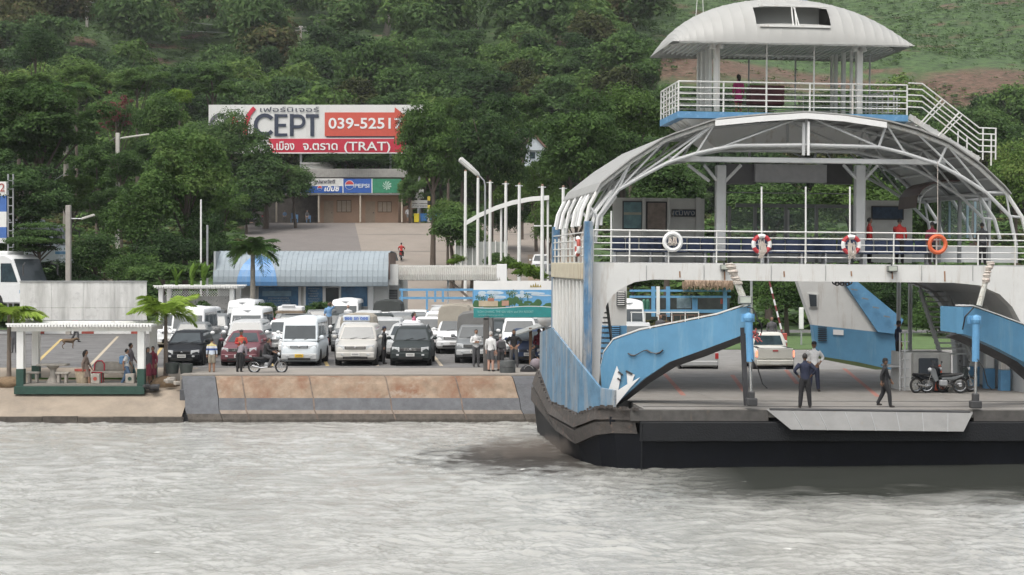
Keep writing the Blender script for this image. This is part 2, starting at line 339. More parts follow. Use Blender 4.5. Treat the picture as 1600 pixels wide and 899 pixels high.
# ------------------------------------------------------------------ water
def build_water():
    nu, nv = 1150, 410; us_ = np.concatenate([-np.geomspace(12, .43, 22), np.linspace(-.42, .42, nu), np.geomspace(.43, 12, 22)])
    ys = CZ * FPX / np.linspace(505, 243, nv); ys = np.concatenate([[2, 12, 20, 28, 32], ys, [74, 80, 95, 118]])
    U, Y = np.meshgrid(us_, ys); X = U * Y; Z = np.zeros_like(X); rg = np.random.default_rng(3)
    wx_ = X + .35 * np.sin(Y * 1.1 + .7 * np.sin(X * .6)) + .2 * np.sin(X * 1.9 + Y * .8); wy_ = Y + .3 * np.sin(X * 1.3 + Y * .4) + .15 * np.sin(X * 3.1 - Y * 1.7)
    gust = .72 + .28 * np.sin(X * .17 + Y * .29 + 1.5 * np.sin(X * .06)) * np.sin(Y * .53 - X * .11 + 2)
    for k in range(52):
        lam = rg.uniform(1.6, 4) if k < 6 else np.exp(rg.uniform(np.log(.22), np.log(1.5))); th = rg.normal(R(80), .6); ph = rg.uniform(0, 6.3); kk = 2 * math.pi / lam
        a_ = .0045 * lam ** .8 if k < 6 else .0051 * lam ** .95; s_ = np.sin(kk * (wx_ * math.cos(th) + wy_ * math.sin(th)) * 1.0 + ph)
        Z += a_ * (s_ if k % 3 == 0 else (1.0 - 1.9 * np.abs(s_))) * (gust if k >= 6 else 1)
    fade = np.clip((.42 - np.abs(U)) / .03, 0, 1) * np.clip((Y - 33) / 2, 0, 1) * np.clip((74 - Y) / 2, 0, 1)
    lee = 1 - .93 * np.clip((X - 4) / 3, 0, 1) * np.clip((Y - 45) / 4, 0, 1)
    Z *= fade * lee; ny, nx = X.shape
    i, j = np.meshgrid(np.arange(ny - 1), np.arange(nx - 1), indexing='ij'); a = (i * nx + j).ravel(); F = np.stack([a, a + 1, a + nx + 1, a + nx], 1)
    m = bpy.data.materials.new('turbid_sea_water'); m.use_nodes = True; n = m.node_tree.nodes; l = m.node_tree.links; b = n['Principled BSDF']
    b.inputs['Roughness'].default_value = .07; b.inputs['IOR'].default_value = 1.33
    tc = n.new('ShaderNodeTexCoord'); mp = n.new('ShaderNodeMapping'); mp.inputs['Scale'].default_value = (.9, 1.1, 1); l.new(tc.outputs['Object'], mp.inputs[0])
    def nz(sc, det, src=mp):
        q = n.new('ShaderNodeTexNoise'); q.inputs['Scale'].default_value = sc; q.inputs['Detail'].default_value = det; l.new(src.outputs[0], q.inputs[0]); return q.outputs[0]
    r = n.new('ShaderNodeValToRGB'); e = r.color_ramp.elements; e[0].position = .3; e[1].position = .75; e[0].position = .38; e[1].position = .6; e[0].color = (.31, .31, .288, 1); e[1].color = (.365, .365, .342, 1); l.new(nz(.5, 4), r.inputs[0])
    # muddy churn by the bow
    vm = n.new('ShaderNodeVectorMath'); vm.operation = 'SUBTRACT'; vm.inputs[1].default_value = (.7, 57.2, 0); l.new(tc.outputs['Object'], vm.inputs[0])
    sc = n.new('ShaderNodeVectorMath'); sc.operation = 'MULTIPLY'; sc.inputs[1].default_value = (.21, .15, 0); l.new(vm.outputs[0], sc.inputs[0])
    ln = n.new('ShaderNodeVectorMath'); ln.operation = 'LENGTH'; l.new(sc.outputs[0], ln.inputs[0])
    ad = n.new('ShaderNodeMath'); ad.operation = 'MULTIPLY_ADD'; l.new(nz(1.3, 8), ad.inputs[0]); ad.inputs[1].default_value = -1.7; l.new(ln.outputs['Value'], ad.inputs[2])
    mr = n.new('ShaderNodeMapRange'); mr.inputs[1].default_value = .1; mr.inputs[2].default_value = -.45; mr.inputs[3].default_value = 0; mr.inputs[4].default_value = 1; l.new(ad.outputs[0], mr.inputs[0])
    mx = n.new('ShaderNodeMix'); mx.data_type = 'RGBA'; l.new(mr.outputs[0], mx.inputs[0]); l.new(r.outputs[0], mx.inputs[6]); mx.inputs[7].default_value = (.045, .04, .034, 1)
    sx_ = n.new('ShaderNodeSeparateXYZ'); l.new(tc.outputs['Object'], sx_.inputs[0])
    def mr_(src, a, b_, c=0, d=1):
        q = n.new('ShaderNodeMapRange'); q.inputs[1].default_value = a; q.inputs[2].default_value = b_; q.inputs[3].default_value = c; q.inputs[4].default_value = d; l.new(src, q.inputs[0]); return q.outputs[0]
    def mth(op, a, b_):
        q = n.new('ShaderNodeMath'); q.operation = op
        for i_, v_ in enumerate((a, b_)):
            if isinstance(v_, (int, float)): q.inputs[i_].default_value = v_
            else: l.new(v_, q.inputs[i_])
        return q.outputs[0]
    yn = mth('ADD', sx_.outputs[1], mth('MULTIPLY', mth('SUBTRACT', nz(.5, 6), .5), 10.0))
    hull_reflection = mth('MULTIPLY', mth('MULTIPLY', mr_(yn, 44.5, 49.0), mr_(sx_.outputs[0], 2.0, 7.0)), .9)  # dark hull reflection painted into the water colour; fine ripples flattened there too
    mxd = n.new('ShaderNodeMix'); mxd.data_type = 'RGBA'; l.new(hull_reflection, mxd.inputs[0]); l.new(mx.outputs[2], mxd.inputs[6]); mxd.inputs[7].default_value = (.02, .024, .017, 1); mx = mxd
    # foam flecks
    fm = n.new('ShaderNodeMapRange'); fm.inputs[1].default_value = .7; fm.inputs[2].default_value = .76; l.new(nz(2.2, 10), fm.inputs[0])
    mx2 = n.new('ShaderNodeMix'); mx2.data_type = 'RGBA'; l.new(fm.outputs[0], mx2.inputs[0]); l.new(mx.outputs[2], mx2.inputs[6]); mx2.inputs[7].default_value = (.6, .6, .57, 1)
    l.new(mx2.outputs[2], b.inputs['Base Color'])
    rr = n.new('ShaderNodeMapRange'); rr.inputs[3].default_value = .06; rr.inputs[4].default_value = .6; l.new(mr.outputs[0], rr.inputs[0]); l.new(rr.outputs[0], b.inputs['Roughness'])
    bp = n.new('ShaderNodeBump'); bp.inputs['Strength'].default_value = .9; bp.inputs['Distance'].default_value = .02; l.new(nz(14, 3), bp.inputs['Height']); l.new(bp.outputs[0], b.inputs['Normal']); l.new(mth('SUBTRACT', .9, hull_reflection), bp.inputs['Strength'])
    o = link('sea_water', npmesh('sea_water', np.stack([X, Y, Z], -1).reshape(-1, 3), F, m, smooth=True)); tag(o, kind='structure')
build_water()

# ------------------------------------------------------------------ ferry
FO = Vector((11.2, 54.5, 0)); FRm = Matrix.Rotation(R(5), 3, 'Z') @ Matrix.Rotation(R(.5), 3, 'Y'); FRi = FRm.transposed()
ferry = thing('car_ferry', FO, 'white and blue drive-through car ferry with arched roof lying bow-on at the quay', 'ferry'); ferry.rotation_euler = FRm.to_euler()
def L(px, py, yl):                    # point of the ferry's transverse section yl
    r = FRi @ Vector(((px - 800) / FPX, 1, -(py - HY) / FPX)); c = FRi @ (Vector((0, 0, CZ)) - FO)
    t = (yl - c.y) / r.y; return c + r * t
def FW(p): return FO + FRm @ Vector(p)
def Ls(pts, yl): return [L(a, b, yl) for a, b in pts]
FWH = M('ferry_white_paint', (.66, .66, .64), .5, var=.06, scale=1, streak=((.38, .31, .24), 2.6, .54, .78), spots=((.34, .2, .12), 4, .7, .76))
FGR = M('ferry_grey_structure', (.5, .51, .51), .55, var=.08, scale=1.5, streak=((.28, .27, .25), 2, .6, .8))
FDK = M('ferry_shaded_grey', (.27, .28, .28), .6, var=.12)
FBL = M('ferry_blue_paint', (.095, .25, .4), .55, var=.1, scale=1.2, streak=((.2, .35, .45), 2.2, .52, .8), spots=((.2, .17, .14), 3.5, .69, .74))
SCUF = M('scuffed_blue_plate', (.085, .19, .32), .7, var=.35, scale=2.5, streak=((.33, .34, .34), 3.2, .44, .58), spots=((.13, .1, .09), 3.2, .6, .7))
HULLB = M('black_hull_paint', (.004, .005, .008), .6, var=.3, scale=2, spots=((.016, .017, .016), 2.2, .6, .8), spec=.25)
STRK = M('rubber_fender_rusty', (.06, .053, .048), .85, var=.3, scale=3, bump=.5, bscale=7, spots=((.15, .1, .075), 4, .56, .72))
DECKM = M('worn_deck_plate', (.2, .19, .175), .85, var=.16, scale=.9, bump=.2, bscale=12, spots=((.17, .15, .13), 1.6, .5, .75))
FLAP = M('ramp_flap_steel', (.2, .2, .195), .7, var=.12, scale=2, streak=((.2, .17, .14), 5, .6, .75))
REDL = M('worn_red_line', (.33, .14, .11), .85, var=.2, scale=5, spots=((.28, .25, .22), 5, .55, .65))
CORR = M('corrugated_roof_sheet', (.31, .31, .3), .55, var=.08, scale=1.2, streak=((.3, .28, .25), 2, .6, .8))
dz = L(1180, 640, 0).z                 # deck height
XL = -8.16; XR = 8.3
f = ferry
# hull: rows of points, outer gunwale (strake top), strake bottom, waterline
def stat(*a): return [L(px, py, yl) for px, py, yl in a]
def yl_of(x, px):   # section where longitudinal plane x meets pixel column px
    lo, hi = -2, 40
    for _ in range(40):
        mid = (lo + hi) / 2
        if L(px, 500, mid).x > x: hi = mid     # further aft -> traced x grows for columns left of the axis
        else: lo = mid
    return mid
bowL = stat((1000, 640, 0), (960, 637, .35), (937, 635, .9), (904, 646, 2.4), (861, 627, 7), (843, 578, 12))
botL = stat((1000, 678, 0), (960, 677, .3), (935, 680, .8), (904, 694, 2.3), (872, 672, 5), (834, 625, 12))
tR = [Vector((p.x * -1 + .1, p.y, p.z)) for p in bowL]; bR = [Vector((p.x * -1 + .1, p.y, p.z)) for p in botL]
ext = [Vector((XL - .1, 22, dz + .3))]; extb = [Vector((XL - .1, 22, dz - .6))]
zt = L(1300, 658, 0).z; zb = L(1300, 690, 0).z
topc = bowL[::-1] + tR; botc = botL[::-1] + bR
wl_ = []
for p in botc: wl_.append(Vector((p.x * .97, p.y + .25, -1.0)))
m = MB(); m.strip(botc, wl_); m.build('hull', HULLB, f, fix=False)
out = [Vector((0, 0, 0))]
off = lambda p, k: Vector((p.x * (1 + k), p.y - .12 if abs(p.x) < 7.2 else p.y, p.z))
def mixp(A, B, t): return [a.lerp(b, t) for a, b in zip(A, B)]
nL = 6
sL_t = topc[:nL]; sL_b = botc[:nL]
def strake(T, B, name):
    m = MB()
    up = mixp(T, B, 0.05); mid0 = mixp(T, B, .46); mid1 = mixp(T, B, .56); lo = mixp(T, B, 1)
    o = [off(p, .012) for p in up]; o1 = [off(p, .02) for p in mid0]; g0 = [off(p, .004) for p in mid0]; g1 = [off(p, .004) for p in mid1]; o2 = [off(p, .02) for p in mid1]; o3 = [off(p, .012) for p in lo]
    for a, b in ((T, o), (o, o1), (o1, g0), (g0, g1), (g1, o2), (o2, o3), (o3, B)): m.strip(a, b)
    m.build(name, STRK, f, fix=False)
strake(sL_t, sL_b, 'rubbing_strake'); strake(topc[-nL:], botc[-nL:], 'rubbing_strake')
# straight black bow with fender band
m = MB(); xa, xb = topc[5].x, topc[6].x
m.b(xa, xb, -.12, .3, zb, dz - .38); m.build('bow_fender_band', M('black_bow_band', (.004, .005, .007), .7, var=.3, scale=3, bump=.4), f, bevel=.03)
MB().b(xa - .3, L(1200, 640, 0).x, -.05, .5, dz - .36, dz - .02).build('deck_edge', M('grey_deck_edge', (.085, .08, .075), .8, var=.3, scale=3, streak=((.16, .12, .09), 4, .6, .7)), f)
MB().b(L(1521, 640, 0).x, xb + .3, -.05, .5, dz - .36, dz - .02).build('deck_edge', MATS['grey_deck_edge'], f)
m = MB(); m.tube([Vector((L(1002, 640, 0).x, -.14, dz - .4)), Vector((L(1002, 640, 0).x, -.13, -.2))], .018); m.build('hull_seam', MATS['black_bow_band'], f)
# ramp flap
a, b, c, d = L(1198, 641, -.06), L(1521, 645, -.06), L(1506, 675, -.5), L(1236, 672, -.5)
MB().prism([a, b, c, d], (0, .12, .03)).build('ramp_flap', FLAP, f, bevel=.012)
for k in range(1, 8):
    t = k / 8; p = a.lerp(b, t); q = d.lerp(c, (t - .06) / .9); MB().bar(p + Vector((0, -.01, -.02)), q + Vector((0, -.01, 0)), .018, .012).build('ramp_rib', FDK, f)
MB().tube([a + Vector((.1, .03, .02)), b + Vector((-.1, .03, .02))], .045, 8).build('ramp_hinge', DARK, f)
# deck in plates
for i, (y0, y1) in enumerate(((.0, 3.2), (3.24, 9), (9.03, 15), (15.03, 20.6))):
    for (x0, x1) in ((XL, -4.1), (-4.09, 0), (.01, 4.1), (4.11, XR)):
        if i == 0: x0, x1 = max(x0, -7.1), min(x1, 7.2)
        MB().b(x0, x1, y0, y1, dz - .25, dz).build('deck_plate', DECKM, f)
MB().b(XL, XR, .3, 20.5, dz - .5, dz - .26).build('deck_underside', HULLB, f)
MB().b(XL, XR, 3.2, 3.26, dz, dz + .012).build('hinge_bar', DARK, f)
MB().b(-7.0, 7.0, 1.0, 1.05, dz + .002, dz + .012).build('anti_slip_strip', DARK, f)
def deckpt(px, py):
    for _ in range(1):
        r = FRi @ Vector(((px - 800) / FPX, 1, -(py - HY) / FPX)); c_ = FRi @ (Vector((0, 0, CZ)) - FO); t = (dz + .004 - c_.z) / r.z; return c_ + r * t
for x0, y0, x1, y1 in ((1038, 584, 1068, 618), (1144, 586, 1163, 612), (1228, 578, 1246, 600), (1319, 576, 1372, 620)):
    p, q = deckpt(x0, y0), deckpt(x1, y1); w = Vector((.09, 0, 0)); MB().add([p - w, p + w, q + w, q - w], [(0, 1, 2, 3)]).build('red_lane_line', REDL, f)
# near-shore apron so the ramp aft meets land
# left side wall with vertical ribs
y_near, y_far = 5.9, 15.6
ztop = L(914, 346, y_near).z; zwall = lambda py, yl: L(900, py, yl).z
def post(yl, z0, z1, w, mat, nm, x=XL, dx=.22):
    return MB().b(x - dx / 2, x + dx / 2, yl - w / 2, yl + w / 2, z0, z1).build(nm, mat, f, bevel=.015)
post(y_near - .1, dz - .5, ztop, .34, SCUF, 'edge_post', dx=.3); post(y_far + .1, dz - .2, ztop, .34, SCUF, 'edge_post', dx=.3)
zr = L(914, 437, y_near).z; zr2 = L(914, 411, y_near).z
MB().b(XL - .06, XL + .02, y_near + .1, y_far, dz - .4, zr).build('side_wall', M('ferry_side_wall', (.5, .5, .48), .6, var=.08, streak=((.3, .25, .2), 2.5, .55, .75)), f)
for k in range(9): post(y_near + .7 + k * 1.08, dz + .3, zr - .05, .1, FWH, 'wall_rib', x=XL - .1, dx=.12)
MB().b(XL - .2, XL + .1, y_near, y_far, zr, zr2).build('side_beam', M('rusty_cream_beam', (.55, .5, .38), .6, var=.1, streak=((.3, .16, .08), 5, .52, .7)), f, bevel=.02)
for k in range(8): MB().b(XL - .12, XL - .06, y_near + .5 + k * 1.25, y_near + .56 + k * 1.25, zr2, ztop - .5).build('rail_post', FWH, f)
for k in range(4):
    z = zr2 + .25 + k * .27; MB().tube([(XL - .1, y_near + .2, z), (XL - .1, y_far, z)], .025, 5).build('side_rail', FWH, f)
m = MB(); m.torus((XL - .2, y_near + 1.2, L(900, 385, y_near + 1).z), .3, .07, axis='x', mats=lambda t: int(t * 8) % 2); m.build('side_ring_buoy', [WHITE2, REDP], f, smooth=True)
# scuffed plates low on the side
def side_pt(px, py, x=XL - .14):
    r = FRi @ Vector(((px - 800) / FPX, 1, -(py - HY) / FPX)); c_ = FRi @ (Vector((0, 0, CZ)) - FO); t = (x - c_.x) / r.x; return c_ + r * t
tp_ = [(843, 520), (861, 512), (904, 566), (937, 606), (960, 610)]; bt_ = [bowL[5], bowL[4], bowL[3], bowL[2], bowL[1]]
tops_ = [Vector((b_.x, b_.y, L(px, py, b_.y).z)) for (px, py), b_ in zip(tp_, bt_)]
for i_, nm_ in ((0, 'bulwark'), (1, 'bulwark'), (2, 'bow_bulwark'), (3, 'bow_bulwark')):
    q_ = tops_[i_].lerp(tops_[i_ + 1], .99); r_ = bt_[i_].lerp(bt_[i_ + 1], .99); MB().prism([tops_[i_], q_, r_, bt_[i_]], (.08, .04, 0)).build(nm_, M('worn_bulwark_plate', (.1, .2, .3), .75, var=.25, scale=1.6, streak=((.3, .31, .31), 1.1, .45, .6), spots=((.11, .09, .08), 2.6, .58, .68)), f, bevel=.01)
for k, (px, py) in enumerate(((874, 613), (882, 622), (884, 604), (878, 630), (889, 617))):
    MB().bar(side_pt(px, py, XL - .27), side_pt(px + 3, py + 3, XL - .27), .05).build('lug', DARK, f)
# tyre-like broken edge of strake (torn rubber)
m = MB(); 
for k in range(40):
    t = k / 39; idx = t * 4.99; i = int(idx); p = bowL[5 - i].lerp(bowL[max(0, 4 - i)], idx - i)
    m.box(p + Vector((-.1, -.1, random.uniform(-.02, .04))), (random.uniform(.04, .12), .08, random.uniform(.03, .12)))
m.build('torn_rubber_edge', STRK, f)
# ---- blue bow wings
def wing(top, bot, yt, name='bow_wing', flip=False):
    n = len(top); A = [L(px, py, y) for (px, py, y) in top]; B = [L(px, py, y) for (px, py, y) in bot]
    if flip: A = [Vector((.1 - p.x, p.y, p.z)) for p in A]; B = [Vector((.1 - p.x, p.y, p.z)) for p in B]
    s = -1 if flip else 1
    m = MB(); m.strip(A, B, (s * .12, .28, 0)); o = m.build(name, FBL, f)
    return A, B
wy = lambda px: float(np.interp(px, [938, 1000, 1060, 1120, 1170], [2.6, 2.1, 1.5, .8, .15]))
top = [(a_, b_, wy(a_)) for a_, b_ in ((938, 575), (943, 552), (958, 532), (1000, 517), (1060, 505), (1120, 493), (1160, 480), (1170, 478))]
bot = [(a_, b_, wy(a_)) for a_, b_ in ((942, 634), (950, 641), (972, 622), (1006, 592), (1045, 566), (1090, 550), (1152, 527), (1170, 518))]
# resample bottoms so that both polylines have the same count
A, B = wing(top, bot, 0)
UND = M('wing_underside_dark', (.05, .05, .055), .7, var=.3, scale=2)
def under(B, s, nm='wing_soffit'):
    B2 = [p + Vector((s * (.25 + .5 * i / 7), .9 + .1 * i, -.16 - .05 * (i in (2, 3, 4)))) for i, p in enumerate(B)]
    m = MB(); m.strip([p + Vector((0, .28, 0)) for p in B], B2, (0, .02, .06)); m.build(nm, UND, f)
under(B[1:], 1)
MB().strip([p + Vector((0, -.02, .03)) for p in A], [p + Vector((.14, .32, .03)) for p in A], (0, 0, .05)).build('wing_cap', FWH, f)
# outer return plate at the tip
t0, b0 = A[-1], B[-1]
MB().add([t0, b0, b0 + Vector((.3, 1.3, .05)), t0 + Vector((.3, 1.3, .0))], [(0, 1, 2, 3)]).build('wing_end_plate', FBL, f, fix=False)
# white arrow painted on the left wing
def wingpt(px, py): # on the plane of the wing, slightly in front
    return L(px, py, wy(px) - .05)
m = MB(); m.prism([wingpt(*p) for p in ((952, 636), (950, 612), (964, 572), (970, 588), (966, 610), (978, 602), (1000, 590), (985, 606), (962, 634))], (0, .03, 0)); m.build('white_arrow', WHITE2, f)
MB().prism([wingpt(*p) for p in ((979, 580), (992, 586), (990, 590), (986, 604), (981, 608))], (0, .03, 0)).build('white_patch', WHITE2, f)
m = MB(); m.bar(wingpt(966, 581), wingpt(973, 586), .05); m.bar(wingpt(978, 580), wingpt(988, 585), .06); m.bar(wingpt(965, 591), wingpt(970, 595), .05); m.build('wing_lug', DARK, f)
m = MB(); pts = [wingpt(981 + i * 5, 553 + 3 * math.sin(i * .9) - i * .4 + random.uniform(-1, 1)) for i in range(12)]; m.tube(pts, [.012 + .02 * random.random() for _ in pts], 4); m.build('scratch', DARK, f)
# right wing
topr = [(1505, 480, .15), (1520, 480, .3), (1560, 494, .9), (1600, 509, 1.5), (1650, 528, 2.3), (1690, 540, 2.9), (1705, 560, 3.1), (1710, 590, 3.2)]
botr = [(1505, 522, .15), (1520, 527, .3), (1560, 545, .9), (1600, 566, 1.5), (1640, 600, 1.6), (1680, 636, 1.6), (1700, 655, 1.5), (1710, 650, 1.8)]
Ar = [L(*p) for p in topr]; Br = [L(*p) for p in botr]
MB().strip(Ar, Br, (-.12, .28, 0)).build('bow_wing', FBL, f)
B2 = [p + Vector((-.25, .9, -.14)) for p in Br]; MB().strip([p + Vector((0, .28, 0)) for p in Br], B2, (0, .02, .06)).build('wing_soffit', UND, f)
MB().strip([p + Vector((0, -.02, .03)) for p in Ar], [p + Vector((-.14, .32, .03)) for p in Ar], (0, 0, .04)).build('wing_cap', FWH, f)
MB().add([Ar[0], Br[0], Br[0] + Vector((-.3, 1.3, .05)), Ar[0] + Vector((-.3, 1.3, .0))], [(0, 1, 2, 3)]).build('wing_end_plate', FBL, f, fix=False)
# hydraulic rams
HC = M('ram_barrel_blue', (.13, .33, .56), .4, var=.15)
def ram(px, pyt, pym, pyb, dx):
    T = L(px, pyt, -.2); Mi = L(px + dx * .6, pym, -.15); Bt = L(px + dx, pyb, .0)
    m = MB(); m.tube([T, Mi], .12, 10); o = m.build('hydraulic_ram', HC, f, smooth=True)
    MB().tube([Mi, Mi.lerp(Bt, .75)], .055, 8).build('piston_rod', CHROME, o)
    m = MB(); m.box(Bt + Vector((0, 0, .12)), (.34, .3, .24)); m.box(Mi.lerp(Bt, .8), (.2, .2, .35)); m.build('ram_foot', DARK, o, bevel=.03)
    m = MB(); m.ball(T, .17); m.box(T + Vector((0, .15, 0)), (.4, .15, .25)); m.build('ram_pin', HC, o)
    m = MB(); m.tube([Mi + Vector((0, -.1, .1)), Mi + Vector((.2, -.15, -.2)), Bt.lerp(Mi, .5) + Vector((.35, -.1, 0)), Bt.lerp(Mi, .4) + Vector((.5, -.1, 0))], .02, 5); m.build('hose', BLACK, o)
    return T
T1 = ram(1170, 497, 565, 634, 4); T2 = ram(1525, 500, 565, 638, -1)
m = MB(); m.bar(L(1160, 512, .3), L(1166, 634, .25), .14, .12); m.build('guide_strut', UND, f)
m = MB(); m.tube([L(1168, 480, -.1), L(1176, 482, -.3), L(1184, 500, -.35), L(1190, 508, -.3), L(1190, 520, -.2)], .025, 5); m.tube([L(1504, 515, -.1), L(1508, 495, -.3), L(1522, 480, -.3)], .025, 5); m.build('hydraulic_hose', BLACK, f)
m = MB()
for k in range(16): 
    c_ = L(1180 + random.uniform(-7, 9), 523 + random.uniform(-10, 8), -.25); m.tube([c_, c_ + Vector((random.uniform(-.15, .15), 0, random.uniform(-.18, .1)))], .02, 4)
m.build('red_rope_tangle', M('red_rope', (.4, .1, .1), .8), f)
# mooring rope wrapped poles on the wings
ROPE = M('pale_rope', (.52, .47, .42), .9, var=.25, scale=12, spots=((.35, .2, .16), 7, .55, .7))
def pole(px0, py0, px1, py1, r0, r1):
    p, q = L(px0, py0, .2), L(px1, py1, .2); o = MB().tube([p, p.lerp(q, .5), q], [r0, (r0 + r1) / 2, r1], 8).build('guide_pole', M('pole_grey_white', (.55, .55, .5), .6, var=.2, scale=6, spots=((.3, .26, .2), 9, .5, .65)), f)
    m = MB()
    n = 14
    for k in range(n):
        c_ = q.lerp(p, k / n * .5 + random.uniform(0, .03)) + Vector((random.uniform(-.02, .02), 0, 0)); m.torus(c_, r1 * 1.05 + .03 * random.random(), random.uniform(.02, .05), 10, 5, axis='z')
    m.build('rope_wrapping', ROPE, o)
pole(1166, 478, 1140, 412, .11, .1); pole(1530, 478, 1548, 410, .1, .07)
def flood(px, py, yl, w, nm='floodlight'):
    c_ = L(px, py, yl); o = MB().box(c_, (w, .18, w * .6)).build(nm, M('floodlight_housing', (.2, .21, .2), .5), f, bevel=.02); MB().box(c_ + Vector((0, -.1, 0)), (w * .82, .02, w * .42)).build('lens', M('floodlight_lens', (.45, .48, .42), .2), o); MB().bar(c_ + Vector((0, .05, -.15)), c_ + Vector((0, .1, .2)), .05).build('bracket', DARK, o)
flood(1164, 469, .15, .42); flood(1132, 418, 6.0, .3); flood(1394, 420, 6.0, .36)
# ---- portal frames (arched beams under the passenger deck)
def portal(yl, depth, mat, pts_scale=1):
    out_ = [(916, 560), (916, 412), (1262, 414), (1640, 417), (1640, 640), (1616, 640), (1608, 540), (1598, 505), (1582, 478), (1560, 457), (1530, 444), (1490, 441), (1262, 440), (1020, 436), (992, 441), (968, 453), (952, 470), (944, 492), (940, 560)]
    # build as quads between outer and inner lines
    O = [(916, 600), (916, 560), (916, 500), (916, 470), (916, 450), (922, 411), (990, 411), (1020, 411), (1262, 413), (1490, 415), (1540, 416), (1600, 417), (1642, 450), (1642, 480), (1642, 510), (1642, 560), (1642, 640)]
    I = [(936, 600), (938, 560), (941, 500), (948, 476), (958, 461), (972, 450), (992, 441), (1020, 437), (1262, 440), (1490, 442), (1530, 446), (1562, 460), (1582, 480), (1595, 504), (1604, 530), (1610, 570), (1612, 640)]
    return MB().strip([L(a, b, yl) for a, b in O], [L(a, b, yl) for a, b in I], (0, depth, 0)).build('portal_frame', mat, f)
pf = portal(6.1, .5, FWH)
def portal_soffit():
    I = [(936, 600), (938, 560), (941, 500), (948, 476), (958, 461), (972, 450), (992, 441), (1020, 437), (1120, 438)]
    A = [L(a, b, 6.6) for a, b in I]; Bq = [p + Vector((.0, 4.5, 0)) for p in A]; MB().strip(A, Bq, (0, 0, .06)).build('arch_soffit', FGR, f)
    I = [(1490, 442), (1530, 446), (1562, 460), (1582, 480), (1595, 504), (1604, 530), (1610, 570), (1612, 640)]
    A = [L(a, b, 6.6) for a, b in I]; Bq = [p + Vector((.0, 7.0, 0)) for p in A]; MB().strip(A, Bq, (0, 0, .06)).build('arch_soffit', FGR, f)
portal_soffit()
def copyat(o, dy, mat=None):
    c_ = o.copy(); COL.objects.link(c_); c_.location = (0, dy, 0)
    return c_
copyat(pf, 7.6)
for px in (1010, 1100, 1205, 1290, 1440, 1520): a_, b_ = L(px, 415, 6.08), L(px, 439, 6.08); MB().bar(a_, b_, .015, .012).build('weld_seam', FDK, f)
for px, hh in ((1132, 14), (1225, 9), (1394, 12), (1476, 16), (1062, 10), (1330, 8)): a_, b_ = L(px, 424, 6.085), L(px + .5, 424 + hh, 6.085); MB().bar(a_, b_, .05, .006).build('rust_run', M('rust_run_brown', (.3, .17, .1), .8, var=.3, scale=8), f)
# passenger deck slab
zf = L(1260, 411.5, 6.1).z; ZF = zf
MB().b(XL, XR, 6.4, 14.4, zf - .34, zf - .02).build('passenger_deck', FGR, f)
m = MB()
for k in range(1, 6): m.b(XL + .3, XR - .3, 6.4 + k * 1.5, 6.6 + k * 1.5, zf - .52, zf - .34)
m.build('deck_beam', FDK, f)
# rails
def rail(pts, h, bars, posts, nm='railing', r=.022, mat=FWH, post_r=.028, par=f, endpost=None):
    o = None
    for k in range(bars):
        z = h * (k + 1) / bars
        b_ = MB().tube([Vector(p) + Vector((0, 0, z)) for p in pts], r if k < bars - 1 else r * 1.25, 5).build('rail_bar', mat, par)
    for p in posts:
        MB().tube([Vector(p), Vector(p) + Vector((0, 0, h))], post_r, 6).build('rail_post', mat, par)
rz = zf - .02; H1 = L(1260, 363, 6.2).z - rz
rail([Vector((XL + .15, 6.25, rz)), Vector((XR - .5, 6.25, rz))], H1, 5, [Vector((L(px, 400, 6.2).x, 6.25, rz)) for px in (927, 955, 984, 1045, 1120, 1190, 1259, 1328, 1397, 1464, 1529, 1587)])
for px in (1190, 1259, 1328): p = L(px, 410, 6.28); MB().tube([p, L(px, 292, 6.28)], .03, 6).build('flag_staff', WHITE2, f)
MB().tube([L(955, 385, 6.4), L(955, 330, 6.4)], .03, 6).build('stanchion', WHITE2, f)
# life rings hang on the rail: things
for px, py, lab, cols, grp in ((1051, 378, 'plain white lifebuoy on the ferry rail with a coil of rope behind it', 0, None), (1190, 382, 'red and white lifebuoy tied with a pale rope bundle beside the plain white one', 1, None), (1330, 383, 'red and white lifebuoy on the ferry rail next to the orange one', 1, None), (1465, 382, 'plain orange lifebuoy on the ferry rail', 2, None)):
    c_ = FW(L(px, py, 6.12)); t = thing('lifebuoy', c_, lab, 'lifebuoy', rz=R(5), group='lifebuoys on the ferry rail')
    OR = M('orange_buoy', (.62, .13, .05), .5); RB = M('red_buoy', (.45, .04, .05), .5)
    m = MB(); m.torus((0, 0, 0), .29, .075, 32, 8, mats=(lambda q: 0) if cols != 1 else (lambda q: 1 if (int((q + .0625) * 8) % 2) else 0)); m.build('ring', [[WHITE2, RB][0] if cols < 2 else OR, RB], t, smooth=True)
    m = MB()
    if cols < 2:
        for k in range(14):
            x = random.uniform(-.12, .12); zz = -.05 if cols == 0 else -.25
            m.tube([(x, -.05, random.uniform(.0, .18)), (x + random.uniform(-.08, .08), -.09, zz), (random.uniform(-.12, .12), -.06, random.uniform(-.1, 0) + zz * (1.6 if cols else 1))], .018, 4)
        m.build('rope_coil', ROPE, t)
    else:
        m.tube([(-.04, -.05, .3), (0, -.02, .8), (.0, 0, 2.9)], .012, 4); m.build('hanging_line', ROPE, t)
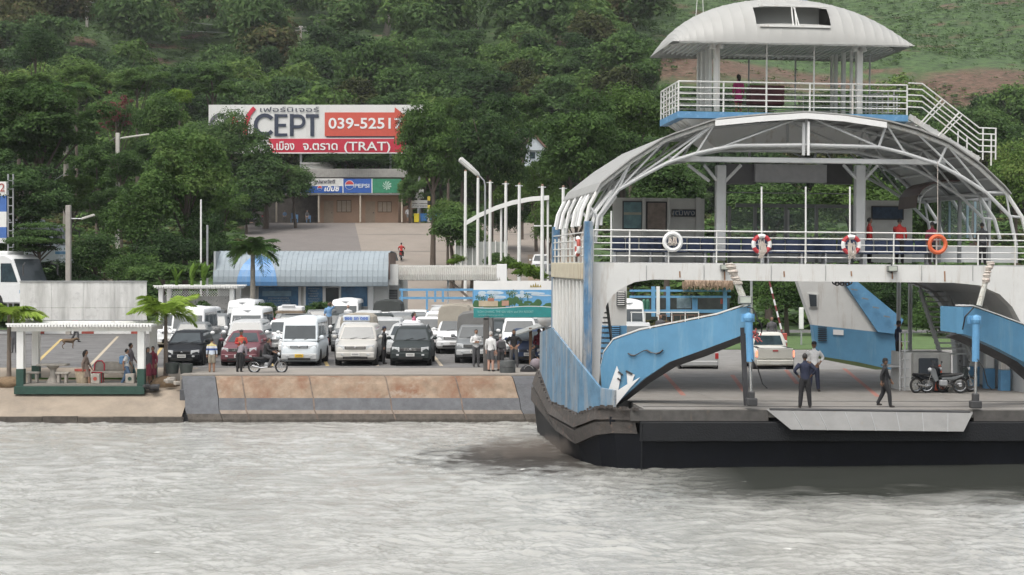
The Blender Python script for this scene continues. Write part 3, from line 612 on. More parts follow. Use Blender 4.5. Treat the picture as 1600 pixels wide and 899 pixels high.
# ---- main roof truss arches
OUT = [(915, 352), (921, 322), (938, 291), (985, 254), (1040, 219), (1118, 192), (1190, 185), (1260, 181), (1320, 186), (1385, 195), (1432, 208), (1480, 227), (1530, 262), (1572, 302), (1597, 340), (1606, 372)]
INN = [(930, 380), (934, 340), (966, 297), (1004, 275), (1044, 254), (1088, 240), (1120, 233), (1150, 228), (1260, 227), (1373, 230), (1414, 240), (1466, 257), (1505, 278), (1541, 301), (1578, 338), (1588, 384)]
def arch(yl, r=.075, mat=FWH, mat2=FGR, full=True):
    A = [L(a, b, 6.3) + Vector((0, yl - 6.3, 0)) for a, b in OUT]; B_ = [L(a, b, 6.3) + Vector((0, yl - 6.3, 0)) for a, b in INN]
    MB().tube(A, r, 8).build('roof_arch', mat, f, smooth=True)
    if not full: return A, B_
    MB().tube(B_, r * .9, 8).build('truss_chord', mat2, f, smooth=True)
    for i, j in ((1, 1), (3, 2), (5, 4), (7, 8), (9, 9), (11, 11), (13, 13), (14, 14)):
        MB().tube([A[i], B_[j]], .048, 6).build('truss_post', mat2, f)
    for i, j in ((3, 1), (4, 2), (5, 2), (5, 5), (7, 6), (7, 9), (9, 10), (11, 13), (10, 12), (13, 14)):
        MB().tube([A[i], B_[j]], .038, 5).build('truss_web', mat2, f)
    return A, B_
A0, B0 = arch(6.3)
for yy_ in (9.0, 12.0, 15.2): arch(yy_, .07, FGR, FGR, full=(yy_ in (9.0, 15.2)))
# roof sheets between arches with standing seams
from itertools import accumulate
lens = [0] + list(accumulate((A0[i + 1] - A0[i]).length for i in range(len(A0) - 1))); TL = lens[-1]
def arcpt(s):
    for i in range(len(lens) - 1):
        if s <= lens[i + 1] + 1e-6: return A0[i].lerp(A0[i + 1], (s - lens[i]) / (lens[i + 1] - lens[i]))
    return A0[-1]
ns = 40; s0, s1 = lens[2] - .35, TL - 1.6
up = Vector((0, 0, .1))
for k in range(12):
    sa, sb = s0 + (s1 - s0) * k / 12, s0 + (s1 - s0) * (k + 1) / 12 - .012
    pts = [arcpt(sa + (sb - sa) * i / 4) for i in range(5)]
    MB().strip([p + up + Vector((0, -.25, 0)) for p in pts], [p + up + Vector((0, 9.6, 0)) for p in pts], (0, 0, .05)).build('roof_sheet', CORR, f, fix=True)
m = MB()
for k in range(26):
    s = s0 + (s1 - s0) * (k + .5) / 26; p = arcpt(s) + Vector((0, 0, .02)); m.bar(p + Vector((0, -.1, 0)), p + Vector((0, 9.5, 0)), .05, .07)
m.build('roof_purlin', FGR, f)
# bright edge strip on the crown of the front arch
cp = [L(a, b - 1.5, 5.98) for a, b in ((1118, 194), (1190, 187), (1260, 182.5), (1320, 187), (1386, 197))]
MB().strip([p + Vector((0, 0, .1)) for p in cp], [p + Vector((0, 0, -.1)) for p in cp], (0, .1, 0)).build('roof_edge_trim', WHITE2, f)
# exposed rib tubes at the left eave
for k in range(5):
    y = 1.9 + k * 1.9
    pts = [arcpt(s) + Vector((0, y, 0)) for s in (.0, .6, 1.1, 1.9, 2.9)]; MB().tube(pts, .075, 6).build('eave_rib', WHITE2, f, smooth=True)
# second layer: gusset tubes at both front springings
for pts in ([(925, 352), (931, 330), (955, 300), (965, 296)], [(938, 352), (940, 336), (962, 306)]): MB().tube([L(a, b, 6.4) for a, b in pts], .07, 6).build('knee_tube', WHITE2, f)
# cross beam, columns, braces
def fr(x0, y0, x1, y1, yl, dep, mat, nm, bev=0): 
    a_, b_ = L(x0, y0, yl), L(x1, y1, yl); return MB().b(a_.x, b_.x, yl, yl + dep, a_.z, b_.z).build(nm, mat, f, bevel=bev)
fr(1046, 244, 1478, 258, 6.5, .3, FGR, 'cross_beam', .02)
for px in (1127, 1345): fr(px - 7, 258, px + 7, 408, 8.2, .35, FGR, 'deck_column', .03)
for a_, b_ in (((1100, 258), (1122, 285)), ((1158, 258), (1132, 285)), ((1318, 258), (1340, 282)), ((1372, 258), (1350, 282)), ((1075, 258), (1108, 283))):
    MB().tube([L(*a_, 8.0), L(*b_, 8.3)], .06, 6).build('knee_brace', FGR, f)
fr(1254, 192, 1258, 243, 6.2, .08, FGR, 'king_post')
fr(1262, 190, 1265, 243, 6.1, .06, WHITE2, 'king_post_pipe')
# suspended equipment panels
fr(1180, 256, 1292, 286, 11, .5, M('panel_grey', (.4, .4, .41), .6), 'ceiling_screen', .02)
fr(1133, 256, 1181, 288, 11.2, .6, M('cabinet_grey', (.12, .12, .125), .6), 'ceiling_cabinet'); fr(1292, 256, 1332, 288, 11.2, .6, DARK, 'ceiling_cabinet')
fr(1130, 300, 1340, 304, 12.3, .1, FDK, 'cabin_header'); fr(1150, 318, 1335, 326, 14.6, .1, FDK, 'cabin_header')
# cabins at the after end of the deck
CAB = M('cabin_wall_cream', (.66, .66, .63), .6, var=.08)
def cab(x0, x1, y0, yl, nm='cabin_wall'): return fr(x0, y0, x1, 411, yl, .12, CAB, nm)
cab(958, 1100, 309, 13.5); cab(1345, 1425, 313, 13.5)
POS = [M('poster_blue_green', (.16, .28, .3), .5, var=.4, scale=2.5), M('poster_red_green', (.25, .2, .17), .5, var=.35, scale=3), M('poster_dark_blue', (.04, .07, .12), .5, var=.4, scale=5)]
for x0, y0, x1, y1, mt in ((973, 314, 1004, 359, 0), (1010, 315, 1042, 360, 1), (1050, 327, 1088, 339, 2), (1362, 322, 1412, 344, 2)):
    o = fr(x0, y0, x1, y1, 13.42, .05, DARK, 'poster_frame'); fr(x0 + 2, y0 + 2, x1 - 2, y1 - 2, 13.38, .03, POS[mt], 'poster')
fr(975, 332, 1002, 336, 13.36, .015, M('poster_sand', (.4, .38, .3), .6), 'poster')
for x0, x1 in ((1004, 1008), (1043, 1047), (1088, 1094)): fr(x0, 309, x1, 411, 13.34, .1, FWH, 'cabin_pilaster')
text('พุฒิพงษ์', .3, M('dim_white_text', (.45, .45, .45), .6), L(1070, 333, 13.36), f, width=1.3)
# glazed saloon in the middle
GL3 = bpy.data.materials.new('saloon_glass'); GL3.use_nodes = True; _n = GL3.node_tree.nodes; _b = _n['Principled BSDF']; _b.inputs['Base Color'].default_value = (.5, .6, .58, 1); _b.inputs['Roughness'].default_value = .05; _b.inputs['Alpha'].default_value = .16; MATS['saloon_glass'] = GL3
for x0, x1 in ((1142, 1178), (1182, 1226), (1230, 1274), (1278, 1330)):
    fr(x0, 326, x1, 372, 14.0, .02, GL3, 'window_pane')
for x in (1140, 1180, 1228, 1276, 1332): fr(x - 2, 322, x + 2, 411, 13.9, .12, FDK, 'window_mullion')
fr(1138, 385, 1334, 411, 13.9, .1, FGR, 'saloon_parapet')
for x in (1192, 1232): fr(x - 1.2, 328, x + 1.2, 372, 13.88, .05, FGR, 'window_mullion')
# right pavilion with curved canopy
pts = [L(a, b, 9.5) for a, b in ((1432, 325), (1434, 308), (1442, 296), (1456, 288), (1480, 283), (1500, 284))]
MB().strip(pts, [p + Vector((0, 2.2, 0)) for p in pts], (0, 0, .06)).build('canopy', M('brown_canopy', (.12, .075, .07), .5), f)
MB().tube([p + Vector((.1, 0, -.08)) for p in pts], .035, 5).build('canopy_rib', FGR, f)
for x in (1468, 1500, 1546): fr(x - 2, 312, x + 2, 411, 10.8, .12, FDK, 'pavilion_post')
fr(1466, 308, 1548, 314, 10.8, .12, FDK, 'pavilion_lintel')
for x0, x1 in ((1470, 1498), (1502, 1544)): fr(x0, 315, x1, 372, 11.4, .02, GL3, 'window_pane')
for x in (1484, 1512, 1524): fr(x - 1.2, 315, x + 1.2, 372, 11.3, .06, M('pale_blue_frame', (.3, .42, .48), .5), 'window_mullion')
fr(1425, 385, 1590, 411, 14, .1, FGR, 'saloon_parapet')
# benches: rows of dark blue seats
SEAT = M('dark_blue_seat', (.025, .04, .09), .45, var=.25, scale=4); SEAT2 = M('blue_seat', (.03, .12, .3), .45)
def bench(px, yl, n, label):
    p = L(px, 405, yl); t = thing('bench', FW(Vector((p.x, yl, zf))), label, 'bench', rz=R(5), group='rows of blue seats on the passenger deck')
    for k in range(n):
        x = (k - (n - 1) / 2) * .5
        MB().b(x - .22, x + .22, -.2, .22, .36, .44).build('seat', SEAT2 if px < 1000 else SEAT, t, bevel=.02); MB().b(x - .22, x + .22, .22, .29, .42, .86).build('backrest', SEAT, t, bevel=.02)
    for x in (-n * .23, n * .23): MB().b(x - .03, x + .03, -.15, .2, -.02, .36).build('leg', STEEL, t)
k = 0
names = {8.0: 'front', 9.4: 'second', 10.8: 'third'}
for yl, nm in names.items():
    for px, s in ((1000, 'beside the poster wall'), (1065, 'behind the plain white lifebuoy'), (1150, 'by the left deck column'), (1240, 'at the middle of the deck'), (1300, 'near the right deck column'), (1400, 'below the men in red')):
        if px == 1400 and yl > 8.1: continue
        bench(px, yl, 5 if px != 1000 else 4, '%s row bench of dark blue seats %s' % (nm, s))
# ---- upper viewing deck (bridge tower)
YT = 9.5
zt0, zt1 = L(1240, 187, YT).z, L(1240, 177, YT).z
fl, frr, rl, rr_ = L(1059, 180, YT), L(1419, 180, YT), L(1031, 187, 13.6), L(1400, 187, 13.6)
def slabz(z0, z1, mat, nm, k=0): 
    pts = [Vector((fl.x + k, YT + k, z0)), Vector((frr.x - k, YT + k, z0)), Vector((rr_.x - k, 13.6, z0)), Vector((rl.x + k, 13.6, z0))]; return MB().prism(pts, (0, 0, z1 - z0)).build(nm, mat, f)
FAS = M('fascia_blue', (.1, .25, .43), .5, var=.12, scale=2, spots=((.26, .42, .58), 4, .55, .7))
slabz(zt0, zt1, FAS, 'tower_deck'); slabz(zt1, zt1 + .03, M('tower_deck_green', (.06, .13, .09), .8), 'deck_mat', .15)
pts = [Vector((fl.x + .05, YT + .3, zt0 - .0)), L(1066, 206, YT + .5), L(1120, 192, YT + .6)]
MB().add([Vector((fl.x + .3, YT + .3, zt0 - .01)), Vector((frr.x - .3, YT + .3, zt0 - .01)), Vector((rr_.x - .3, 13.3, zt0 - .01)), Vector((rl.x + .3, 13.3, zt0 - .01)), Vector((fl.x + 1.6, YT + 1, zt0 - 1)), Vector((frr.x - 1.6, YT + 1, zt0 - 1)), Vector((rr_.x - 1.6, 13, zt0 - 1)), Vector((rl.x + 1.6, 13, zt0 - 1))], [(0, 1, 5, 4), (1, 2, 6, 5), (2, 3, 7, 6), (3, 0, 4, 7), (4, 5, 6, 7)]).build('tower_underside', FWH, f)
for k in range(3): 
    y = YT + 1 + k * 1.2; MB().prism([Vector((rl.x + .2, y, zt0 - .02)), Vector((rl.x + 1.9, y, zt0 - .02)), Vector((rl.x + 1.9, y, zt0 - 1.1))], (0, .1, 0)).build('support_bracket', FWH, f)
HT = L(1240, 130, YT).z - zt1
c1, c2, c3, c4 = Vector((fl.x + .03, YT + .05, zt1)), Vector((frr.x - .03, YT + .05, zt1)), Vector((rr_.x, 13.5, zt1)), Vector((rl.x + .03, 13.5, zt1))
rail([c1, c2], HT, 5, [c1] + [Vector((L(px, 150, YT).x, YT + .05, zt1)) for px in (1131, 1198, 1266, 1333)] + [c2], r=.024, post_r=.034)
rail([c1, c4], HT, 5, [c1.lerp(c4, k / 6) for k in range(1, 7)], r=.024, post_r=.03)
rail([c4, c3], HT, 5, [c4.lerp(c3, k / 5) for k in range(1, 6)], r=.02, post_r=.026)
m_ = [Vector((L(1372, 150, YT + 2).x, YT + 3.6, zt1)), c2 + Vector((0, .9, 0))]; rail(m_, HT * .95, 5, [m_[0].lerp(m_[1], k / 6) for k in range(6)], r=.02, post_r=.03)
# tower posts and clustered columns
ze = L(1240, 71, YT).z
for px, w, y in ((1122, .17, YT + .5),): pass
for side, pxs in ((-1, ((1121, .13, .5, .3), (1111, .07, 1.3, .1), (1106, .1, 1.9, .1), (1099, .1, 2.6, .2), (1094, .12, 3.2, .2))), (1, ((1344, .14, .5, .3), (1331, .07, 1.3, .1), (1319, .09, 2.0, .2), (1307, .08, 2.7, .2), (1300, .06, 3.2, .1)))):
    for px, w, dy, dp in pxs:
        x = L(px, 100, YT + dy).x; MB().b(x - w * .8, x + w * .8, YT + dy, YT + dy + dp, zt1, ze + .15).build('tower_column', FWH, f, bevel=.02)
        if w > .125: MB().b(x - w * 1.8, x + w * 1.8, YT + dy, YT + dy + dp, ze - .12, ze + .1).build('column_capital', FWH, f, bevel=.03)
for px, dy in ((1198, .45), (1272, .45), (1170, 3.2), (1243, 3.2), (1359, 2.4)): x = L(px, 100, YT + dy).x; MB().tube([(x, YT + dy, zt1), (x, YT + dy, ze + .1)], .035, 6).build('awning_pole', FWH if dy < 1 else FGR, f)
DRED = M('dark_red_fabric', (.09, .03, .035), .8, var=.3, scale=5)
fr(1172, 133, 1226, 165, YT + 1.6, .7, DRED, 'lounge_bench', .04)
fr(1095, 167, 1352, 172, YT + .6, .2, MATS['tower_deck_green'], 'mat_edge')
# domed roof, panels with seams and an opening
RA, RB2, RH = (L(1430, 70, YT - .5).x - L(1052, 70, YT - .5).x) / 2, 2.6, L(1240, -2, YT + 1.5).z - ze
rc = Vector(((L(1430, 70, YT - .5).x + L(1052, 70, YT - .5).x) / 2, YT - .5 + RB2, ze))
def dome(u, v):   # u,v in -1..1
    hx = max(0, 1 - abs(u) ** 2.1) ** .62; hy = max(0, 1 - abs(v) ** 2.4) ** .6
    return rc + Vector((u * RA, v * RB2, RH * min(hx, 1) * (.0 + hy)))
TR = M('tower_roof_sheet', (.34, .34, .325), .55, var=.05, scale=1, streak=((.34, .31, .28), 3, .62, .8))
def us(a_, b_, n): return [math.sin(math.pi / 2 * (a_ + (b_ - a_) * i / n)) for i in range(n + 1)]
ou0, ou1 = -.29, .17
sheets = 30
for side in range(sheets):
    ua, ub = math.sin(math.pi / 2 * (-1 + 2 * side / sheets)), math.sin(math.pi / 2 * (-1 + 2 * (side + 1) / sheets))
    mid = (ua + ub) / 2; nv = 22; m = MB(); vs_ = [math.sin(math.pi / 2 * (-1 + 2 * k / nv)) for k in range(nv + 1)]; g = []
    for v in vs_:
        for u in (ua, ua * .93 + ub * .07, ua * .5 + ub * .5, ua * .07 + ub * .93, ub): 
            lift = .02 if u in (ua, ub) else 0
            g.append(dome(u, v) + Vector((0, -.02 if v < 0 else .02, lift * .6)))
    fs = []
    for k in range(nv):
        vm_ = (vs_[k] + vs_[k + 1]) / 2
        if -.29 < mid < .275 and -.93 < vm_ < -.62: continue
        fs += [(k * 5 + q, k * 5 + q + 1, (k + 1) * 5 + q + 1, (k + 1) * 5 + q) for q in range(4)]
    m.add(g, fs); m.build('roof_panel', TR, f, fix=False, smooth=True)
# opening frame with blind and bars
oz0, oz1 = L(1240, 43, YT).z, L(1240, 8, YT).z; ox0, ox1 = L(1188, 20, YT - .2).x, L(1293, 20, YT - .2).x
MB().b(ox0, ox1, YT + 1.0, YT + 1.1, oz0 - .4, oz1 + .1).build('blind', M('grey_blind', (.27, .28, .27), .7, var=.05), f)
MB().b(ox0 - .05, ox1 + .05, YT - .42, YT - .3, oz0 - .05, oz0 + .02).build('opening_sill', FWH, f)
MB().b(ox0 - .05, ox1 + .05, YT - .1, YT + .0, oz1 - .08, oz1).build('opening_head', FWH, f)
for dx in (-.06, .06, .16): x = (ox0 + ox1) / 2 + dx; MB().tube([(x, YT - .36, oz0), (x - (.1 if dx > .1 else 0), YT - .1, (oz0 + oz1) / 2 + .2), (x - (.2 if dx > .1 else 0), YT - .05, oz1)], .025, 5).build('opening_bar', FWH, f)
MB().b(rc.x - RA * .95, rc.x + RA * .95, rc.y - RB2 + .02, rc.y - RB2 + .1, ze - .04, ze + .05).build('eave_beam', FWH, f)
m = MB()
for k in range(40): u = -.95 + 1.9 * k / 39; v = .9 * (1 - abs(u) ** 3) ** .5; m.bar(rc + Vector((u * RA, -v * RB2, .03)), rc + Vector((u * RA, v * RB2, .03)), .035, .05)
m.build('soffit_rib', FGR, f)
MB().prism([rc + Vector((math.cos(t) * RA * .985 * 1, math.sin(t) * RB2 * .98, .1)) for t in [2 * math.pi * k / 28 for k in range(28)]], (0, 0, .03)).build('soffit', FWH, f)
MB().b(rc.x - .9, rc.x + 1.0, rc.y - .5, rc.y + .5, ze + RH * .97 , ze + RH + .03).build('roof_hatch', M('blue_grey_hatch', (.2, .28, .33), .5), f)
for px, y in ((1180, 73), (1243, 75)): MB().b(L(px - 30, 73, YT + 2.4).x, L(px + 30, 73, YT + 2.4).x, YT + 2.4, YT + 2.5, ze - .12, ze - .07).build('ceiling_tube_light', WHITE2, f)
for p_, h in ((Vector((L(1100, 0, YT + 2).x, YT + 2, ze + .9)), 2.2), (Vector((L(1085, 0, YT + 2).x, YT + 2, ze + .5)), 2.6)): MB().tube([p_, p_ + Vector((.2 if h > 2.3 else -.1, 0, h))], .012, 4).build('antenna', FWH, f)
# outside stair down from the tower to the roof edge, right
sa = [L(1419, 130, YT), L(1441, 131, YT), L(1530, 200, YT), L(1557, 201, YT)]
for k in range(5):
    off_ = Vector((0, 0, -HT * k / 5)); MB().tube([p + off_ + Vector((.0, .1 * 0, 0)) for p in sa], .026, 5).build('stair_rail', FWH, f)
for t in (.35, .65): 
    p = sa[1].lerp(sa[2], t); MB().tube([p, p + Vector((-.85, 0, -HT * .85))], .03, 5).build('rail_post', FWH, f); MB().tube([p + Vector((.12, .02, -.1)), p + Vector((-.75, .02, -HT * .9))], .026, 5).build('rail_post', FWH, f)
for p in (L(1536, 201, YT), L(1549, 210, YT), L(1556, 201, YT)): MB().tube([p, p + Vector((0, 0, -HT * 1.05))], .032, 5).build('rail_post', FWH, f)
p0, p1 = L(1420, 182, YT + .3), L(1530, 250, YT + .3)
for dy in (0, 1.0): MB().bar(p0 + Vector((0, dy, 0)), p1 + Vector((0, dy, 0)), .06, .2).build('stair_stringer', FWH, f)
for k in range(10): p = p0.lerp(p1, (k + .5) / 10); MB().b(p.x - .14, p.x + .14, p.y, p.y + 1, p.z + .05, p.z + .09).build('stair_tread', FWH, f)
for p in [L(1497, 205, YT + 1), L(1511, 215, YT + 1)]: MB().tube([p, p + Vector((0, 0, -.9))], .03, 5).build('rail_post', FWH, f)
# ---- car deck interior
LOUV = M('louvre_dark', (.04, .05, .06), .6)
def casing(x0, x1, yl, y0px, ymid, y1px, dep, side):
    a_ = L(x0, y0px, yl); b_ = L(x1, ymid, yl); c_ = L(x1, y1px, yl)
    MB().b(a_.x, b_.x, yl, yl + dep, b_.z, a_.z).build('casing_upper', FWH, f); MB().b(a_.x - .01, b_.x + .01, yl - .01, yl + dep, dz, b_.z).build('casing_lower', BLUE, f)
casing(944, 979, 20.9, 437, 509, 575, 1.2, 1)
for x0, y0, x1, y1 in ((964, 455, 977, 478), (955, 509, 969, 530)):
    a_, b_ = L(x0, y0, 20.8), L(x1, y1, 20.8); MB().b(a_.x, b_.x, 20.82, 20.9, b_.z, a_.z).build('louvre_frame', LOUV, f)
    for k in range(7): z = b_.z + (a_.z - b_.z) * (k + .5) / 7; MB().box(((a_.x + b_.x) / 2, 20.8, z), (b_.x - a_.x - .06, .05, .025), Matrix.Rotation(R(35), 3, 'X')).build('louvre_slat', FWH if y0 < 500 else BLUE, f)
def stair(px0, px1, pyt, pyb, yl, n, dep, mat=FDK):
    a_, b_ = L(px0, pyt, yl), L(px1, pyb, yl)
    for k in range(n):
        z = a_.z + (b_.z - a_.z) * (k + .5) / n; MB().b(a_.x, b_.x, yl + dep * (n - k) / n - dep, yl + dep * (n - k) / n - dep + .28, z - .025, z + .025).build('stair_tread', mat, f)
    for x in (a_.x, b_.x): MB().bar((x, yl, a_.z), (x, yl - dep, b_.z), .06, .25).build('stair_stringer', mat, f)
stair(926, 946, 462, 560, 10.5, 13, 2.2); stair(1437, 1478, 452, 552, 12.6, 13, 2.6, FGR)
# right inner wall, blue dado, with posts
MB().b(XR, XR + .1, 6.5, 14.4, dz - .4, zf).build('side_wall', MATS['ferry_side_wall'], f); MB().b(XR - .03, XR, 6.5, 14.4, dz, L(1590, 606, 7).z).build('blue_dado', BLUE, f)
MB().b(XL + .03, XL + .06, 6.5, 15.5, dz, dz + 1.1).build('blue_dado', BLUE, f)
for px, yl in ((1548, 9.2), (1572, 8.2), (1524, 10.5)):
    p = L(px, 500, yl); MB().b(p.x - .17, p.x + .17, yl, yl + .3, dz + .75, zf - .3).build('hull_frame', FWH, f, bevel=.03); MB().b(p.x - .18, p.x + .18, yl - .01, yl + .3, dz, dz + .75).build('hull_frame_foot', BLUE, f)
for px, yl in ((1510, 11.5), (1500, 13), (1404, 15.5), (1422, 14.8)):
    p = L(px, 500, yl); MB().tube([(p.x, yl, dz), (p.x, yl, zf - .3)], .09, 8).build('pillar', FGR, f)
# store box with motorcycles, and ladder platform
a_, b_ = L(1427, 551, 8), L(1486, 636, 8)
m = MB(); m.b(a_.x, b_.x, 8, 9.6, dz, a_.z); o = m.build('locker_body', M('locker_grey', (.33, .33, .31), .6, streak=((.2, .17, .14), 4, .55, .7)), f, bevel=.05)
fr(1436, 560, 1466, 612, 7.94, .08, LOUV, 'locker_opening', .03)
fr(1411, 551, 1426, 632, 8.2, 1.4, FWH, 'bulkhead')
for k in range(8): p = L(1408, 520 + k * 14, 8.1); MB().tube([p, p + Vector((.3, 0, 0))], .02, 5).build('ladder_rung', FGR, f)
for px in (1406, 1414): MB().tube([L(px, 520, 8.08), L(px, 632, 8.08)], .03, 5).build('ladder_rail', FGR, f)
# after end casings (big white and blue wing on the right)
YA = 21.2
poly = [(1245, 437), (1312, 437), (1398, 516), (1404, 584), (1276, 556)]
w1 = [L(*p, YA) for p in poly]
def seg(poly, mat, nm, yl=YA, dep=.5): return MB().prism([L(*p, yl) for p in poly], (0, dep, 0)).build(nm, mat, f)
seg([(1245, 437), (1316, 437), (1372, 519), (1270, 508)], FWH, 'after_wing_upper'); seg([(1270, 508), (1372, 519), (1398, 522), (1403, 580), (1340, 566), (1276, 556)], MATS['ferry_blue_paint'], 'after_wing_lower')
seg([(1316, 437), (1336, 437), (1412, 500), (1400, 522), (1372, 519)], BLUE, 'after_wing_slope', YA - .15, .9)
seg([(1276, 556), (1340, 566), (1403, 580), (1390, 582), (1276, 560)], M('weedy_green_edge', (.09, .12, .05), .9), 'weedy_edge', YA - .02, .6)
seg([(1262, 458), (1278, 459), (1278, 481), (1264, 481)], FWH, 'porthole_frame', YA - .05, .06); seg([(1264, 460), (1276, 461), (1276, 479), (1266, 479)], LOUV, 'porthole_pane', YA - .08, .05)
for k in range(8): p = L(1278, 511 + k * 3, YA - .04); q = L(1292, 511.5 + k * 3, YA - .04); MB().bar(p, q, .03, .035).build('louvre_slat', LOUV, f)
seg([(1302, 515), (1318, 516), (1318, 524), (1302, 523)], WHITE2, 'notice_plate', YA - .04, .03)
for k in range(5): p = L(1330 + k * 17, 452 + k * 14, YA - .35); MB().bar(p, p + Vector((.3, .1, -.05)), .05, .05).build('step_bar', FDK, f)
for k in range(7): p = L(1304 + k * 4, 441 + (k % 2) * 2, YA - 1); MB().torus(p, .09, .035, 8, 5, axis='y').build('tyre_fender', BLACK, f)
# tail: a shore ramp of the ferry resting on land
MB().add([(XL + 1, 20.6, dz), (XR - 1, 20.6, dz), (XR - 1.5, 23.2, 1.5), (XL + 1.5, 23.2, 1.5), (XL + 1, 20.6, dz - .2), (XR - 1, 20.6, dz - .2), (XR - 1.5, 23.2, 1.35), (XL + 1.5, 23.2, 1.35)], [(0, 1, 2, 3), (4, 7, 6, 5), (0, 4, 5, 1), (1, 5, 6, 2), (2, 6, 7, 3), (3, 7, 4, 0)]).build('stern_ramp', DECKM, f)
# ------------------------------------------------------------------ trees
LM = {
 'dark': leafmat('leaf_dark_green', (.034, .064, .026), (.076, .136, .044), (.1, .16, .055)),
 'mid': leafmat('leaf_mid_green', (.044, .082, .027), (.1, .176, .05), (.13, .2, .06)),
 'light': leafmat('leaf_light_green', (.064, .114, .031), (.125, .205, .053), (.16, .22, .065)),
 'olive': leafmat('leaf_olive', (.035, .045, .018), (.085, .1, .035), (.12, .1, .05)),
 'lime': leafmat('leaf_lime', (.08, .14, .02), (.16, .26, .04), (.22, .3, .06)),
 'red': leafmat('flower_red', (.13, .045, .045), (.22, .08, .085), None),
 'tan': leafmat('leaf_tan', (.1, .08, .04), (.2, .15, .09), None)}
BARK = M('bark', (.1, .08, .065), .95, var=.35, scale=3, bump=.6, stretch=(1, 1, .3)); BARKL = M('bark_pale', (.24, .22, .19), .95, var=.25, scale=3, bump=.4)
def crown_arrays(seed, n_lobe, n_leaf, size, flat=1.0, layered=False, spread=.62, lr=(.26, .48)):
    g = np.random.default_rng(seed); Vs = []; k = 0
    C = []
    while len(C) < n_lobe:
        p = g.uniform(-1, 1, 3)
        r = np.linalg.norm(p)
        if r < 1 and p[2] > -.62 and r > .25: C.append(p * spread * (1 + .22 * math.sin(3 * math.atan2(p[1], p[0]) + seed) + .12 * math.sin(5 * p[2] + seed)))
    C = np.array(C); 
    if layered: C[:, 2] = np.round(C[:, 2] * 3.2) / 3.2 + g.uniform(-.05, .05, n_lobe)
    rad = g.uniform(lr[0], lr[1], n_lobe); w = rad ** 2; w /= w.sum(); cnt = (w * n_leaf).astype(int) + 1
    for c, r, q in zip(C, rad, cnt):
        d = g.normal(size=(q, 3)); d /= np.linalg.norm(d, axis=1)[:, None]; d[:, 2] = np.where(d[:, 2] < -.35, -d[:, 2], d[:, 2])
        rr = r * (g.uniform(.45, 1.08, (q, 1)) ** .6) * (1 + .18 * np.sin(d[:, :1] * 7 + seed) * np.sin(d[:, 1:2] * 6))
        fl = np.array([1.15, 1.15, .42 if layered else .85]); pos = c + d * rr * fl
        nrm = d * .9 + g.normal(size=(q, 3)) * .55 + np.array([0, 0, .45]); nrm /= np.linalg.norm(nrm, axis=1)[:, None]
        t = np.cross(nrm, g.normal(size=(q, 3))); t /= np.linalg.norm(t, axis=1)[:, None]; b = np.cross(nrm, t); s = size * g.uniform(.6, 1.35, (q, 1))
        quad = np.stack([pos + t * s, pos + b * s * .5 - nrm * s * .12, pos - t * s, pos - b * s * .5 - nrm * s * .12], 1); Vs.append(quad)
    V = np.concatenate(Vs).reshape(-1, 3); V[:, 2] *= flat; return V
_crowns = {}
def crown(seed, mat, n_lobe=22, n_leaf=5200, size=.055, **k):
    key = (seed, mat, n_lobe, n_leaf, size, tuple(k.items()))
    if key not in _crowns:
        V = crown_arrays(seed, n_lobe, n_leaf, size, **k); F = np.arange(len(V), dtype=np.int32).reshape(-1, 4)
        _crowns[key] = npmesh('crown', V, F, LM[mat])
    return _crowns[key]
def trunk_mesh(seed, th, limb=True, r0=.05):     # unit: crown radius 1, trunk height th below centre
    key = ('t', seed, round(th, 1), limb, r0)
    if key in _crowns: return _crowns[key]
    g = random.Random(seed); m = MB(); p = [Vector((0, 0, -th)), Vector((g.uniform(-.08, .08), g.uniform(-.08, .08), -th * .5)), Vector((g.uniform(-.1, .1), 0, -.35)), Vector((0, 0, .2))]
    m.tube(p, [r0 * 1.5, r0, r0 * .75, r0 * .35], 8)
    if limb:
        for k in range(6):
            a = g.uniform(0, 6.3); s = p[1].lerp(p[2], g.uniform(.2, 1)); e = Vector((math.cos(a) * .6, math.sin(a) * .6, g.uniform(-.1, .5))); m.tube([s, s.lerp(e, .5) + Vector((0, 0, .06)), e], [r0 * .55, r0 * .35, r0 * .14], 6)
    o = m.build('trunk', BARK, smooth=True); me = o.data; bpy.data.objects.remove(o); _crowns[key] = me; return me
def tree(px, py, d, rx, ry, seed, mat, label, name='broadleaf_tree', group=None, n_leaf=15000, size=.04, n_lobe=40, zg=None, bark=None, cat='tree', r0=.05, **k):
    c = P(px, py, d); x = c.x; sx = rx / FPX * d; sz = ry / FPX * d; g_ = gz(x, d) if zg is None else zg
    t = thing(name, (x, d, g_), label, cat, group=group, rz=0); th = max(.8, (c.z - g_) / sz)
    share('trunk', trunk_mesh(seed, min(th, 6), r0=r0), t, (0, 0, c.z - g_), (0, 0, seed), (sx, sx, sz))
    share('crown', crown(seed, mat, n_lobe, n_leaf, size, **k), t, (0, 0, c.z - g_), (0, 0, seed * 1.7), (sx, sx * .95, sz)); return t
tree(-20, 380, 120, 70, 40, 50, 'dark', 'dark tree at the far left edge behind the white coach', n_leaf=11000)
tree(110, 440, 113.5, 70, 40, 51, 'dark', 'dark low tree hidden behind the middle of the blank hoarding', n_leaf=11000)
tree(205, 425, 113, 50, 40, 52, 'mid', 'green low tree behind the right end of the blank hoarding', n_leaf=9000)
